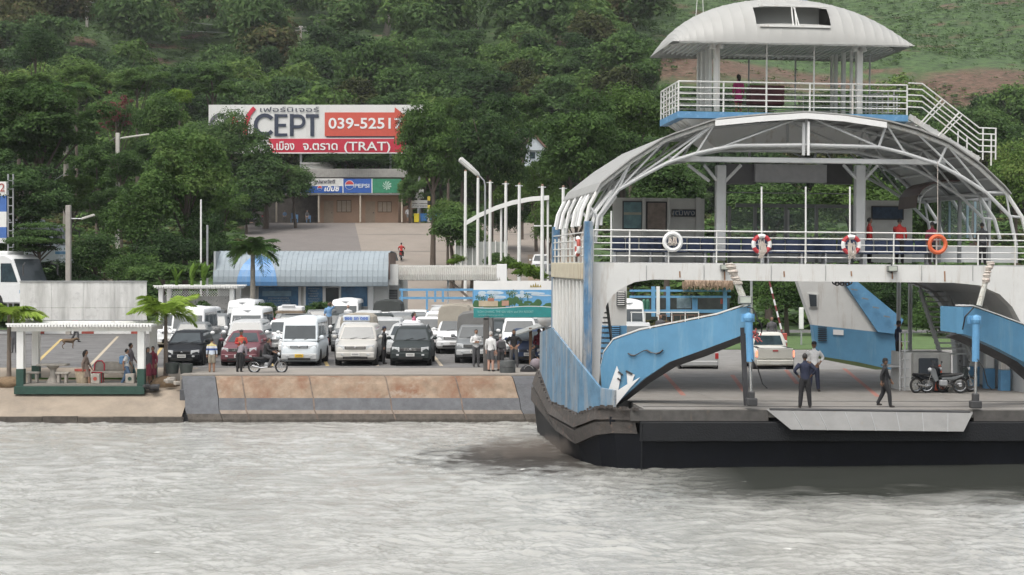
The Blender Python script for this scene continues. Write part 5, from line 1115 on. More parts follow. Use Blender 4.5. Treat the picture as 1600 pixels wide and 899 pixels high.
def make_vehicle(key, kind, pm, **o):
    """front faces -Y; origin at ground under the centre of the front bumper"""
    s = dict(SPEC[kind]); s.update(o.get('spec', {})); W2 = s['W'] / 2
    t = bpy.data.objects.new(key, None); COL.objects.link(t)
    V, F = body_sections(s); MB().add(V, F).build('body', pm, t, smooth=True)
    V, F, rows = greenhouse(s); MB().add(V, F).build('cabin', o.get('cabmat', pm), t, smooth=True)
    m = MB(); glass_panel(m, rows, .1, {'highvan': .78, 'van': .84}.get(kind, .97), 9 + 2, 0, s, .0, .0)       # front: index 11 (left front) to 0
    m.build('windscreen', GLASS, t)
    m = MB(); w = .5 * (s['H'] - s['belt'])
    for sd_ in (0, 1):
        i0, i1 = ((2, 3) if sd_ == 0 else (8, 9)); n_ = 2 if kind in ('pickup', 'hatch') else 3
        for k in range(n_):
            a, b_ = .03 + k / n_ * .94, 1 - (.03 + (k + 1) / n_ * .94) + .02
            m = MB(); glass_panel(m, rows, .14, .92, i0, i1, s, a if sd_ == 0 else b_, b_ if sd_ == 0 else a); m.build('side_window', GLASS2, t)
    m = MB(); glass_panel(m, rows, .14, .92, 5, 6, s, .04, .04); m.build('rear_window', GLASS2, t)
    # wheels and arches
    wa = .82 if kind not in ('van', 'highvan') else 1.02; ra = s['L'] - (.95 if kind != 'hatch' else .75); tm, rm = wheel_mesh(s['wr'], .2)
    for y in (wa, ra):
        for x in (-W2 + .1, W2 - .1):
            MB().lathe([(s['wr'] * 1.17, -.115), (s['wr'] * 1.17, .115)], 18, c=(x, y, s['wr'] + .02), axis='x').build('wheel_arch', INTER, t)
            wo = bpy.data.objects.new('wheel', tm); COL.objects.link(wo); wo.parent = t; wo.location = (x * 1.015, y, s['wr']); share('rim', rm, wo)
    MB().b(-W2 * .88, W2 * .88, .35, s['L'] - .3, s['gc'] - .06, s['gc'] + .06).build('underbody', INTER, t)
    # face
    nz_, gc = s['nose'], s['gc']; hl = o.get('lamp', (.24, .15)); yy = .02
    bump = o.get('bumper', pm)
    MB().b(-W2 * .93, W2 * .93, -.05, .14, gc + .1, gc + .1 + o.get('bh', .26)).build('front_bumper', bump, t, bevel=.035)
    MB().b(-W2 * .6, W2 * .6, -.065, .0, gc + .06, gc + .17).build('air_intake', INTER, t, bevel=.01)
    for sx in (-1, 1):
        x0 = sx * (W2 * .9 - hl[0]); x1 = sx * W2 * .9; zc = nz_ * .84
        a = MB().prism([(x0, -.02, zc - hl[1] / 2), (x1, .07, zc - hl[1] / 2 + .01), (x1, .09, zc + hl[1] / 2 + .02), (x0, .0, zc + hl[1] / 2 - .01)], (0, .12, 0)).build('headlight', HEADL, t, bevel=.012)
        MB().box((sx * W2 * .62, -.06, gc + .26), (.12, .03, .07)).build('fog_lamp', HEADL if o.get('fog', 1) else DARK, t, bevel=.01)
        MB().prism([(sx * W2 * .95, s['wb'] + .12, s['belt'] + .02), (sx * (W2 + .06), s['wb'] + .1, s['belt'] + .06), (sx * (W2 + .07), s['wb'] + .1, s['belt'] + .12), (sx * W2 * .95, s['wb'] + .14, s['belt'] + .08)], (0, .03, 0)).build('mirror_arm', DARK, t)
        big = .1 if kind not in ('van', 'highvan') else .13
        MB().ball((sx * (W2 + .13), s['wb'] + .1, s['belt'] + .12), (.11, .055, big * .8), 10, 6).build('mirror', o.get('mirmat', pm), t, smooth=True)
    gs = o.get('grille', 'bars'); zc = nz_ * .84; gw = W2 * .9 - hl[0] - .02
    MB().b(-gw, gw, -.015, .1, zc - .07, zc + .06).build('grille', DARK if gs != 'body' else pm, t, bevel=.012)
    if gs == 'chrome':
        for k in range(9): x = -gw * .55 + gw * 1.1 * k / 8; MB().b(x - .012, x + .012, -.04, -.01, zc - .065, zc + .055).build('grille_bar', CHROME, t)
        MB().torus((0, -.03, zc), .01, .01, 8, 4)
        MB().b(-gw * .62, gw * .62, -.045, -.01, zc + .055, zc + .075).build('grille_trim', CHROME, t)
    elif gs == 'bars':
        for k in range(3): z = zc - .045 + k * .045; MB().b(-gw * .9, gw * .9, -.03, -.01, z - .007, z + .007).build('grille_bar', CHROME if o.get('chr') else pm, t)
    MB().ball((0, -.05, zc + .01), (.05, .015, .04), 8, 5).build('emblem', CHROME, t)
    MB().b(-.19, .19, -.085, -.05, gc + .2, gc + .34).build('number_plate', PLY if o.get('yellow') else PLW, t)
    m = MB()
    for k in range(6): m.b(-.14 + k * .05, -.115 + k * .05, -.09, -.085, gc + .24, gc + .3)
    m.build('plate_print', PLT, t)
    zb = s['belt'] + .02
    for x in (-.35, .2): MB().bar((x, s['wb'] + .0, zb), (x + .42, s['wb'] + .12, zb + .1), .018).build('wiper', BLACK, t)
    # tail
    Lc = s['L']
    MB().b(-W2 * .92, W2 * .92, Lc - .1, Lc + .08, gc + .08, gc + .3).build('rear_bumper', o.get('rbump', bump), t, bevel=.03)
    for sx in (-1, 1): MB().b(sx * W2 * .78, sx * W2 * .96, Lc - .1, Lc + .02, s['belt'] - .38, s['belt'] - .12).build('tail_lamp', TAILON if o.get('brake') else TAIL, t, bevel=.01)
    if o.get('rack'):
        for sx in (-1, 1): MB().tube([(sx * s['tw'] * .92, s['wt'] + .25, s['H'] + .0), (sx * s['tw'] * .92, s['wt'] + .35, s['H'] + .06), (sx * s['tw'] * .92, s['rr'] - .4, s['H'] + .06), (sx * s['tw'] * .92, s['rr'] - .3, s['H'])], .022, 5).build('roof_rail', CHROME if o['rack'] > 1 else STEEL, t)
        if o['rack'] > 1:
            for y in (s['wt'] + .5, s['rr'] - .6): MB().tube([(-s['tw'], y, s['H'] + .07), (s['tw'], y, s['H'] + .07)], .02, 5).build('roof_bar', STEEL, t)
    if kind == 'highvan':
        MB().ball((0, s['L'] * .56, s['H'] - .12), (W2 * .84, s['L'] * .4, .2), 16, 8).build('raised_roof', pm, t, smooth=True)
    if kind == 'pickup':
        bz = s['belt'] - .02; m = MB(); m.b(-W2 * .86, W2 * .86, 3.0, Lc - .1, bz, bz + .02); m.build('load_bed', INTER, t)
        if o.get('canopy'):
            cm = CANV[o['canopy']]; ch = o.get('ch', .95); V = []; kk = 0
            y0, y1 = o.get('cy', 2.3), Lc - .02; fs = []; prof_ = [(-.93, 0), (-.93, ch * .62), (-.86, ch * .88), (-.7, ch * .98), (-.3, ch * 1.03), (.3, ch * 1.03), (.7, ch * .98), (.86, ch * .88), (.93, ch * .62), (.93, 0)]
            m = MB(); m.prism([(x * W2, y0, bz + z) for x, z in prof_], (0, y1 - y0, 0)); m.build('canopy', cm, t, bevel=.02)
            for y in np.linspace(y0 + .3, y1 - .3, 3): MB().tube([(x * W2 * 1.01, y, bz + z * 1.008) for x, z in prof_], .02, 4).build('canopy_hoop', cm, t)
        else:
            MB().b(-W2 * .9, W2 * .9, Lc - .03, Lc + .03, gc + .35, bz + .01).build('tailgate', pm, t, bevel=.015)
            MB().b(-.12, .12, Lc + .03, Lc + .045, bz - .12, bz - .06).build('tailgate_handle', TAIL if o.get('brake') else DARK, t)
            MB().b(-.2, .2, Lc + .07, Lc + .1, gc + .1, gc + .24).build('number_plate', PLW, t)
        if o.get('toprack'):
            z = s['H'] + .12
            for y in np.linspace(1.9, 2.9, 4): MB().tube([(-.62, y, z), (.62, y, z)], .02, 5).build('rack_bar', BLACK, t)
            for x in (-.62, .62): MB().tube([(x, 1.85, z), (x, 2.95, z)], .025, 5).build('rack_rail', BLACK, t); MB().tube([(x, 2, z), (x, 2, s['H'] - .05)], .02, 5).build('rack_leg', BLACK, t)
    return t
def place(t, px, py_or_d, label, cat, name, group=None, rz=0, z=None, d=None):
    dd = d if d else py_or_d; x = (px - 800) / FPX * dd
    t.location = (x, dd, gz(x, dd) if z is None else z); t.rotation_euler = (0, 0, rz); t.name = name; tag(t, label, cat, group); return t
CARG = 'vehicles waiting in the ferry car park'
def veh(px, d, name, cat, label, kind, pm, rz=0, **o): return place(make_vehicle(name, kind, pm, **o), px, d, label, cat, name, CARG, rz=rz)
# column A
veh(284, 77, 'hatchback_car', 'car', 'small black hatchback at the front of the row beside the young palm', 'hatch', PB, lamp=(.36, .2), mirmat=PB)
veh(291, 82.3, 'pickup_truck', 'pickup truck', 'silver grey pickup directly behind the small black hatchback', 'pickup', PG, canopy='grey', ch=.3, mirmat=WHITE2)
veh(290, 88, 'minivan', 'van', 'white high roofed van second behind the small black hatchback', 'highvan', PW)
veh(301, 93.8, 'minivan', 'van', 'white van standing between the white pergola and another white van', 'van', PW)
veh(313, 99.5, 'sport_utility_vehicle', 'car', 'grey car in front of the white pergola at the back of its row', 'suv', PG, mirmat=WHITE2)
# column B
veh(373, 77, 'sedan_car', 'car', 'maroon saloon car behind the man in the red vest', 'sedan', PM, spec=dict(H=1.5, nose=.86, belt=1.0), lamp=(.3, .17), mirmat=PM, grille='chrome')
veh(377, 82.3, 'sport_utility_vehicle', 'car', 'silver SUV with roof rails right behind the maroon car', 'suv', PS, rack=1, mirmat=WHITE2)
veh(382, 88, 'minivan', 'van', 'white high roofed van behind the silver SUV and maroon car', 'highvan', PW)
veh(374, 94, 'minivan', 'van', 'silver white van sandwiched between two white high roofed vans', 'van', PS)
veh(374, 100, 'minivan', 'van', 'white high roofed van at the back nearest the coconut palm', 'highvan', PW, spec=dict(H=2.4))
# column C
veh(467.5, 77, 'minivan', 'van', 'white minivan with yellow number plate at the front of the row', 'highvan', PLB, yellow=1, lamp=(.34, .14), grille='bars', bumper=PS, spec=dict(wb=.2, wt=.6, W=1.69, H=2.12))
veh(462, 83, 'pickup_truck', 'pickup truck', 'white pickup mostly hidden behind the minivan with the yellow plate', 'pickup', PW, canopy='grey', ch=.75)
veh(452, 91, 'sport_utility_vehicle', 'car', 'dark grey SUV carrying white boxes on its roof', 'suv', PG, rack=1, mirmat=WHITE2)
# column D
veh(555, 77, 'sport_utility_vehicle', 'car', 'champagne silver SUV at the front of the row left of the black one', 'suv', PGO, lamp=(.34, .2), mirmat=PGO)
tx = veh(551, 82.6, 'taxi_pickup', 'pickup truck', 'silver taxi pickup with a blue lettered board over its cab', 'pickup', PS, canopy='beige', ch=.95, cy=2.3)
MB().b(-.66, .66, 2.0, 2.1, 1.74, 2.02).build('roof_board', M('roof_board_pale', (.55, .6, .66), .5), tx, bevel=.03)
text('ซอย รถ ดอย', .22, M('blue_sign_ink', (.05, .14, .5), .5), (0, 1.985, 1.88), tx, width=1.15, bold=.006)
veh(544, 89, 'sport_utility_vehicle', 'car', 'grey SUV behind the taxi pickup with the lettered board', 'suv', PG, mirmat=WHITE2, spec=dict(H=1.9))
p9 = veh(523, 96, 'pickup_truck', 'pickup truck', 'dark green pickup with its front door wide open', 'pickup', PDG, canopy='dark', ch=.4)
MB().prism([(-.9, 1.35, .5), (-1.75, .95, .5), (-1.75, .95, 1.15), (-1.65, 1.0, 1.6), (-1.1, 1.3, 1.65), (-.9, 1.4, 1.15)], (.02, .06, 0)).build('open_door', PDG, p9, bevel=.015)
MB().prism([(-1.05, 1.36, 1.18), (-1.66, 1.06, 1.18), (-1.58, 1.0, 1.55), (-1.1, 1.27, 1.58)], (-.01, -.05, 0)).build('side_window', GLASS2, p9)
veh(537, 105, 'minivan', 'van', 'white van parked against the ticket hall windows', 'highvan', PW, spec=dict(H=2.35))
# column E
veh(641, 77, 'sport_utility_vehicle', 'car', 'black SUV with a chrome barred grille at the front of the row', 'cross', PDG, grille='chrome', lamp=(.34, .2), mirmat=PDG, rack=1)
veh(632, 82.3, 'sedan_car', 'car', 'silver hatchback right behind the black SUV', 'cross', PS, spec=dict(H=1.62), mirmat=WHITE2)
veh(629, 87.6, 'sedan_car', 'car', 'white car second behind the black SUV', 'cross', PW, spec=dict(H=1.58))
veh(622, 92.8, 'sport_utility_vehicle', 'car', 'dark SUV with black roof bars in the middle of its row', 'suv', PG, rack=2, mirmat=WHITE2)
veh(601, 99.5, 'pickup_truck', 'pickup truck', 'white pickup with a dark canvas canopy below the barred window', 'pickup', PW, canopy='dark', ch=1.25, cy=1.9)
# column F
veh(741, 79, 'pickup_truck', 'pickup truck', 'grey pickup with grey canopy behind the man with folded arms', 'pickup', PG, canopy='grey', ch=1.15, cy=1.9, chr=1, lamp=(.3, .2), bumper=PS)
veh(708, 87, 'pickup_truck', 'pickup truck', 'white pickup with a tall beige canvas canopy', 'pickup', PW, canopy='beige', ch=1.3, cy=1.7, lamp=(.3, .2))
veh(690, 80 + 9.5, 'pickup_truck', 'pickup truck', 'dark pickup standing beside the tall beige canopy', 'pickup', PDG, spec=dict(W=1.7), rz=0) if False else None
veh(684, 95, 'sport_utility_vehicle', 'car', 'white SUV behind and to the left of the beige canopy pickup', 'suv', PW, spec=dict(H=1.85))
hv = veh(690, 101, 'sport_utility_vehicle', 'car', 'grey car with raised dark roof cover near the blue railing', 'suv', PS, spec=dict(H=1.95), rack=2)
# column G
veh(812, 84, 'sport_utility_vehicle', 'car', 'white SUV with a loaded roof rack behind the three tourists', 'suv', PW, rack=2, mirmat=WHITE2, spec=dict(H=1.85))
veh(784, 91, 'sport_utility_vehicle', 'car', 'dark grey car partly below the tropical beach hoarding', 'suv', PG, spec=dict(H=1.85))
veh(825, 78.6, 'hatchback_car', 'car', 'dark blue car behind the man in black shirt', 'hatch', PDB, lamp=(.34, .18))
veh(772, 97.5, 'pickup_truck', 'pickup truck', 'white pickup under the left part of the beach hoarding', 'pickup', PW)
veh(268, 93, 'minivan', 'van', 'white van behind the young palm crown', 'van', PW)
veh(262, 86.5, 'sport_utility_vehicle', 'car', 'dark green grey SUV just left of the silver grey pickup', 'suv', PDG, mirmat=WHITE2) if False else None
veh(444, 97.5, 'pickup_truck', 'pickup truck', 'grey pickup behind the SUV with white boxes', 'pickup', PG, canopy='grey', ch=.5)
veh(437, 86, 'sedan_car', 'car', 'white car peeping out left of the minivan with the yellow plate', 'cross', PW, spec=dict(H=1.7), mirmat=WHITE2)
veh(600, 86.5, 'sport_utility_vehicle', 'car', 'silver car behind the guard in black uniform', 'suv', PS, spec=dict(H=1.75))
veh(590, 92.5, 'sport_utility_vehicle', 'car', 'dark green SUV ahead of the dark canvas canopy', 'suv', PDG)
veh(656, 97, 'pickup_truck', 'pickup truck', 'grey pickup behind the woman in pink', 'pickup', PG, mirmat=WHITE2)
veh(668, 90, 'pickup_truck', 'pickup truck', 'white pickup between the woman in pink and the beige canopy', 'pickup', PW, mirmat=WHITE2)
veh(722, 94, 'pickup_truck', 'pickup truck', 'grey pickup with its canopy behind the beige canvas canopy', 'pickup', PG, canopy='beige', ch=1.1, cy=1.8)
veh(735, 101, 'sport_utility_vehicle', 'car', 'silver SUV at the back left of the beach hoarding', 'suv', PS)
veh(806, 97, 'sport_utility_vehicle', 'car', 'silver SUV under the right part of the beach hoarding', 'suv', PS)
veh(838, 91, 'pickup_truck', 'pickup truck', 'white pickup beside the small grey canopy', 'pickup', PW)
veh(324, 92, 'sport_utility_vehicle', 'car', 'grey SUV right of the white vans near the pergola post', 'suv', PG, mirmat=WHITE2)
veh(494, 101.5, 'sport_utility_vehicle', 'car', 'grey SUV left of the dark green pickup with its door open', 'suv', PG, mirmat=WHITE2)
veh(571, 98.5, 'sport_utility_vehicle', 'car', 'silver SUV right of the white haired man', 'suv', PS)
veh(646, 103.5, 'pickup_truck', 'pickup truck', 'white pickup closest to the blue railing', 'pickup', PW)
veh(766, 87, 'sport_utility_vehicle', 'car', 'dark car behind the post of the beach hoarding', 'cross', PDG)
veh(846, 84.5, 'hatchback_car', 'car', 'silver hatchback beside the white globe tank', 'hatch', PS)
# seen through the ferry
veh(997, 82, 'pickup_truck', 'pickup truck', 'silver grey car roof showing above the left blue wing of the ferry', 'suv', PS, spec=dict(H=1.9))
veh(984, 93, 'delivery_truck', 'truck', 'white truck cab standing beside the blue fence', 'highvan', PW, spec=dict(H=2.55))
tr = place(make_vehicle('pickup_truck', 'pickup', PBE, brake=1, rbump=PBE), 1186, 82.4, 'pale beige pickup seen from behind with its brake lights lit', 'pickup truck', 'pickup_truck', CARG, rz=R(180), z=1.47)
tr.location.y = 82.3 
MB().b(-.75, .75, 2.92, 2.98, 1.3, 1.72).build('cab_rear_frame', PBE, tr) if False else None
place(make_vehicle('sedan_car', 'sedan', PS, rbump=PS), 1078, 82.3, 'silver saloon seen from behind under the left blue wing', 'car', 'sedan_car', CARG, rz=R(180), z=1.5)
# up the slope at the right
place(make_vehicle('pickup_truck', 'pickup', PW, rack=0), 847, 150, 'white pickup coming down the dirt track behind the flagpoles', 'pickup truck', 'pickup_truck', 'vehicles on the slope')
place(make_vehicle('sedan_car', 'suv', PG), 866, 142, 'dark car beside the white pickup on the dirt track', 'car', 'sport_utility_vehicle', 'vehicles on the slope')
# cargo on SUV roof
c0 = P(452, 482, 93); bx = thing('cargo_box', (c0.x, 93.4, 1.79 + 1.87), 'white boxes strapped on the roof of the dark grey SUV', 'boxes')
MB().b(-.75, .75, -.5, .9, .0, .12).build('roof_board', M('brown_cargo', (.22, .17, .12), .8), bx); MB().b(-.62, .7, -.4, .8, .12, .38).build('box', WHITE2, bx, bevel=.04); MB().b(-.4, .3, -.45, .2, .38, .46).build('lid', WHITE2, bx)
# buses on the left
def bus(px, py_top, d, w, h, Lc, label, pm, band, rz=0, front=True, z=None):
    x = (px - 800) / FPX * d; zg = (gz(x, d) if z is None else z); t = thing('bus', (x, d, zg), label, 'bus', rz=rz)
    V = []; m = MB(); pr_ = [(-w / 2, .35), (-w / 2 - .0, h * .5), (-w / 2 + .06, h * .86), (-w / 2 + .3, h), (w / 2 - .3, h), (w / 2 - .06, h * .86), (w / 2, h * .5), (w / 2, .35)]
    m.prism([(-w / 2, y, z) for y, z in ((0, .4), (-.02, 1.2), (.25, h * .5), (.95, h * .93), (1.5, h), (Lc - .2, h), (Lc, h * .9), (Lc, .4))], (w, 0, 0)); m.build('body', pm, t, bevel=.08)
    MB().prism([(-w / 2 + .12, .2, h * .5), (w / 2 - .12, .2, h * .5), (w / 2 - .16, .84, h * .92), (-w / 2 + .16, .84, h * .92)], (0, .1, -.04)).build('windscreen', GLASS, t)
    for k in range(6):
        for sx in (-1, 1):
            y0 = .7 + k * Lc / 6.8; y1 = y0 + Lc / 7.6; MB().prism([(sx * (w / 2 + .012), y0 - (.25 if k == 0 else 0), h * .5), (sx * (w / 2 + .012), y1, h * .5), (sx * (w / 2 + .012), y1, h * .84), (sx * (w / 2 + .012), y0 + (.3 if k == 0 else 0), h * .84)], (-sx * .04, 0, 0)).build('side_window', GLASS2, t)
    MB().b(-w / 2 - .01, w / 2 + .01, -.03, .3, h * .3, h * .36).build('stripe', band, t)
    for sx in (-1, 1):
        MB().b(sx * w * .3, sx * w * .44, -.05, .05, .7, .92).build('headlight', HEADL, t); MB().tube([(sx * w * .46, -.05, h * .85), (sx * w * .62, -.3, h * .8), (sx * w * .62, -.3, h * .62)], .05, 6).build('mirror', DARK, t)
        for y in (2.2, Lc - 2.6): MB().lathe([(.3, -.15), (.5, -.15), (.5, .15), (.3, .15)], 16, c=(sx * (w / 2 - .12), y, .5), axis='x').build('wheel', TYRE, t)
    MB().b(-w / 2 + .1, w / 2 - .1, -.08, .1, .35, .75).build('front_bumper', pm, t, bevel=.03); MB().b(-w * .3, w * .3, Lc * .2, Lc * .5, h, h + .22).build('roof_unit', pm, t, bevel=.05)
    return t
bus(58, 388, 110, 2.5, 3.5, 9, 'white coach with sloping windscreen behind the blank hoarding', PW, BLUE, rz=R(62), z=3.4)
MB_b = bus(104, 345, 126, 2.5, 3.3, 10, 'pale blue and white coach half hidden under the big spreading tree', PLB, BLUE, rz=R(80), z=6.0)
bus(393, 372, 124, 2.5, 3.3, 9, 'white bus with red edges rising behind the ticket hall roof', PW, PR, rz=R(3), z=4.2)
# ------------------------------------------------------------------ motorcycles
def motorbike(loc, label, pm, rz=0, group=None):   # faces +X
    t = thing('motorcycle', loc, label, 'motorcycle', rz=rz, group=group)
    for x in (-.62, .62):
        w = MB().torus((0, 0, 0), .26, .04, 22, 6).build('wheel', TYRE, t, smooth=True, loc=(x, 0, .3)); m = MB()
        for k in range(10): a = 2 * math.pi * k / 10; m.bar((.03 * math.cos(a), 0, .03 * math.sin(a)), (.24 * math.cos(a), 0, .24 * math.sin(a)), .008)
        m.torus((0, 0, 0), .215, .014, 18, 5); m.build('spokes', CHROME, w)
        MB().lathe([(.06, -.05), (.06, .05)], 8, axis='y').build('hub', STEEL, w)
    m = MB(); m.tube([(.62, .05, .3), (.42, .05, .82)], .025, 6); m.tube([(.62, -.05, .3), (.42, -.05, .82)], .025, 6); m.build('fork', CHROME, t)
    m = MB(); m.tube([(.4, 0, .75), (.15, 0, .42), (-.2, 0, .38), (-.62, 0, .3)], .035, 6); m.build('frame', DARK, t)
    MB().prism([(.5, -.07, .82), (.42, -.09, .95), (.3, -.08, .9), (.18, -.09, .5), (.3, -.08, .4), (.42, -.07, .6)], (0, .16, 0)).build('leg_shield', pm, t, bevel=.02)
    MB().prism([(-.75, -.09, .74), (-.3, -.11, .62), (.1, -.1, .62), (.05, -.1, .5), (-.4, -.1, .5), (-.72, -.06, .66)], (0, .2, 0)).build('body_panel', pm, t, bevel=.02)
    MB().prism([(-.72, -.1, .76), (-.3, -.12, .74), (.12, -.09, .68), (.1, -.09, .62), (-.3, -.12, .64), (-.7, -.1, .7)], (0, .22, 0)).build('seat', BLACK, t, bevel=.02)
    MB().b(-.15, .16, -.11, .11, .27, .5).build('engine', STEEL, t, bevel=.04); MB().tube([(.1, -.13, .3), (-.3, -.16, .26), (-.7, -.17, .36)], [.025, .045, .05], 8).build('exhaust', CHROME, t)
    MB().tube([(.3, -.33, 1.0), (.4, -.12, .97), (.4, .12, .97), (.3, .33, 1.0)], .018, 6).build('handlebar', DARK, t); MB().ball((.5, 0, .88), (.08, .09, .08)).build('headlight', HEADL, t)
    for x, a0 in ((.62, .3), (-.62, .3)): m = MB(); pts = [(x + .33 * math.cos(a), 0, .3 + .33 * math.sin(a)) for a in [R(40 + 15 * k) for k in range(7)]]; m.strip([Vector(p) + Vector((0, -.05, 0)) for p in pts], [Vector(p) + Vector((0, .05, 0)) for p in pts], (0, 0, .012)); m.build('mudguard', pm, t)
    for s in (-1, 1): MB().tube([(.38, s * .2, .98), (.34, s * .28, 1.14)], .01, 4).ball((.34, s * .3, 1.17), (.02, .06, .04), 8, 5).build('mirror', DARK, t)
    return t
for px, yl, rz_, lb, pm in ((1452, 7.2, 20, 'black motorcycle at the left end of the huddle by the ferry locker', PB), (1474, 7.0, 170, 'silver black motorcycle in the middle of the huddle by the ferry locker', PG), (1495, 7.4, 15, 'dark motorcycle nearest the right hydraulic ram of the ferry', PDG)):
    p = L(px, 630, yl); motorbike(FW(Vector((p.x, yl, dz))), lb, pm, R(5 + rz_), 'motorcycles on the ferry deck').scale = (.95,) * 3
cn = thing('traffic_cone', FW(Vector((L(1470, 600, 7.6).x, 7.7, dz))), 'orange red traffic cone standing among the motorcycles on the ferry', 'traffic cone')
MB().lathe([(.2, .04), (.15, .3), (.11, .55), (.05, .95), (.02, .98)], 12).build('cone', M('cone_orange', (.5, .1, .05), .6), cn, smooth=True); MB().b(-.25, .25, -.25, .25, 0, .05).build('base', BLACK, cn, bevel=.01); MB().lathe([(.145, .35), (.12, .5)], 12).build('band', WHITE2, cn)
# ------------------------------------------------------------------ people
SKIN = {'tan': M('skin_tan', (.3, .17, .11), .6, var=.06), 'dark': M('skin_brown', (.17, .095, .06), .6, var=.06), 'fair': M('skin_fair', (.48, .29, .22), .6, var=.06)}
def cloth(n, c): return M('cloth_' + n, c, .9, var=.15, scale=6, bump=.2, bscale=14)
CL = {k: cloth(k, v) for k, v in dict(white=(.62, .62, .62), navy=(.02, .025, .05), black=(.02, .02, .022), grey=(.2, .2, .2), khaki=(.28, .25, .2), red=(.42, .04, .035), orange=(.5, .14, .07), brown=(.2, .155, .13), maroon=(.19, .03, .05), blue=(.16, .3, .5), jeans=(.09, .15, .24), teal=(.06, .15, .17), pink=(.42, .12, .19), magenta=(.3, .03, .12), mauve=(.22, .19, .21), yellow=(.5, .42, .2), dkgrey=(.08, .08, .085)).items()}
HAIR = M('hair_black', (.015, .012, .011), .6); HAIRG = M('hair_grey', (.4, .38, .36), .8); SHOE = M('shoe_dark', (.03, .025, .022), .6)
STR = bpy.data.materials.new('cloth_striped'); STR.use_nodes = True; MATS['cloth_striped'] = STR
_n = STR.node_tree.nodes; _l = STR.node_tree.links; _tc = _n.new('ShaderNodeTexCoord'); _sp = _n.new('ShaderNodeSeparateXYZ'); _l.new(_tc.outputs['Object'], _sp.inputs[0]); _r = _n.new('ShaderNodeValToRGB'); _r.color_ramp.interpolation = 'CONSTANT'
_mr = _n.new('ShaderNodeMapRange'); _mr.inputs[1].default_value = .8; _mr.inputs[2].default_value = 1.5; _l.new(_sp.outputs[2], _mr.inputs[0]); _l.new(_mr.outputs[0], _r.inputs[0])
_e = _r.color_ramp.elements; _e[0].color = (.55, .6, .68, 1); _e[1].position = .24; _e[1].color = (.05, .1, .3, 1)
for _p, _c in ((.36, (.6, .62, .66, 1)), (.5, (.5, .42, .2, 1)), (.78, (.3, .42, .6, 1))): _x = _e.new(_p); _x.color = _c
_l.new(_r.outputs[0], _n['Principled BSDF'].inputs['Base Color']); _n['Principled BSDF'].inputs['Roughness'].default_value = .9
CL['striped'] = STR
def ell(m, pts, n=10):      # closed loft of ellipses (centre, rx, ry)
    o = len(m.v); k = len(pts)
    for (c, rx, ry) in pts:
        for j in range(n): t = 2 * math.pi * j / n; m.v.append((c[0] + rx * math.cos(t), c[1] + ry * math.sin(t), c[2]))
    fs = [(o + i * n + j, o + i * n + (j + 1) % n, o + (i + 1) * n + (j + 1) % n, o + (i + 1) * n + j) for i in range(k - 1) for j in range(n)] + [tuple(o + j for j in range(n))[::-1], tuple(o + (k - 1) * n + j for j in range(n))]
    m.f += fs; m.mi += [0] * len(fs)
POSES = {   # per side: shoulder-relative arm targets (elbow, wrist), leg (knee, ankle); x is given for the right side (+x) in units of height
 'stand': dict(arm=[((.135, .015, .635), (.14, -.01, .5))] * 2, leg=[((.055, -.005, .28), (.06, .01, .045))] * 2),
 'walk': dict(arm=[((.135, -.05, .65), (.13, -.12, .53)), ((.135, .07, .65), (.13, .06, .51))], leg=[((.05, .04, .29), (.05, .15, .07)), ((.05, -.09, .29), (.05, -.11, .045))]),
 'fold': dict(arm=[((.15, -.02, .66), (.0, -.1, .68)), ((.15, -.02, .65), (.02, -.1, .65))], leg=[((.055, 0, .28), (.06, .01, .045))] * 2),
 'hips': dict(arm=[((.2, .04, .68), (.115, -.03, .58))] * 2, leg=[((.07, 0, .28), (.09, .01, .045))] * 2),
 'reach': dict(arm=[((.13, -.1, .72), (.1, -.22, .72)), ((.14, 0, .64), (.13, -.06, .52))], leg=[((.055, 0, .28), (.06, .01, .045))] * 2),
 'raise': dict(arm=[((.18, -.06, .84), (.08, -.07, .95)), ((.14, 0, .64), (.14, -.02, .5))], leg=[((.055, 0, .28), (.06, .01, .045))] * 2),
 'sit': dict(arm=[((.13, -.03, .65), (.1, -.14, .57))] * 2, leg=[((.065, -.23, .5), (.065, -.24, .26))] * 2),
 'ride': dict(arm=[((.16, -.12, .68), (.17, -.27, .62))] * 2, leg=[((.09, -.2, .47), (.09, -.1, .25))] * 2, lean=.22),
 'bend': dict(arm=[((.12, -.17, .6), (.06, -.2, .5))] * 2, leg=[((.055, 0, .28), (.06, .01, .045))] * 2, lean=.75),
}
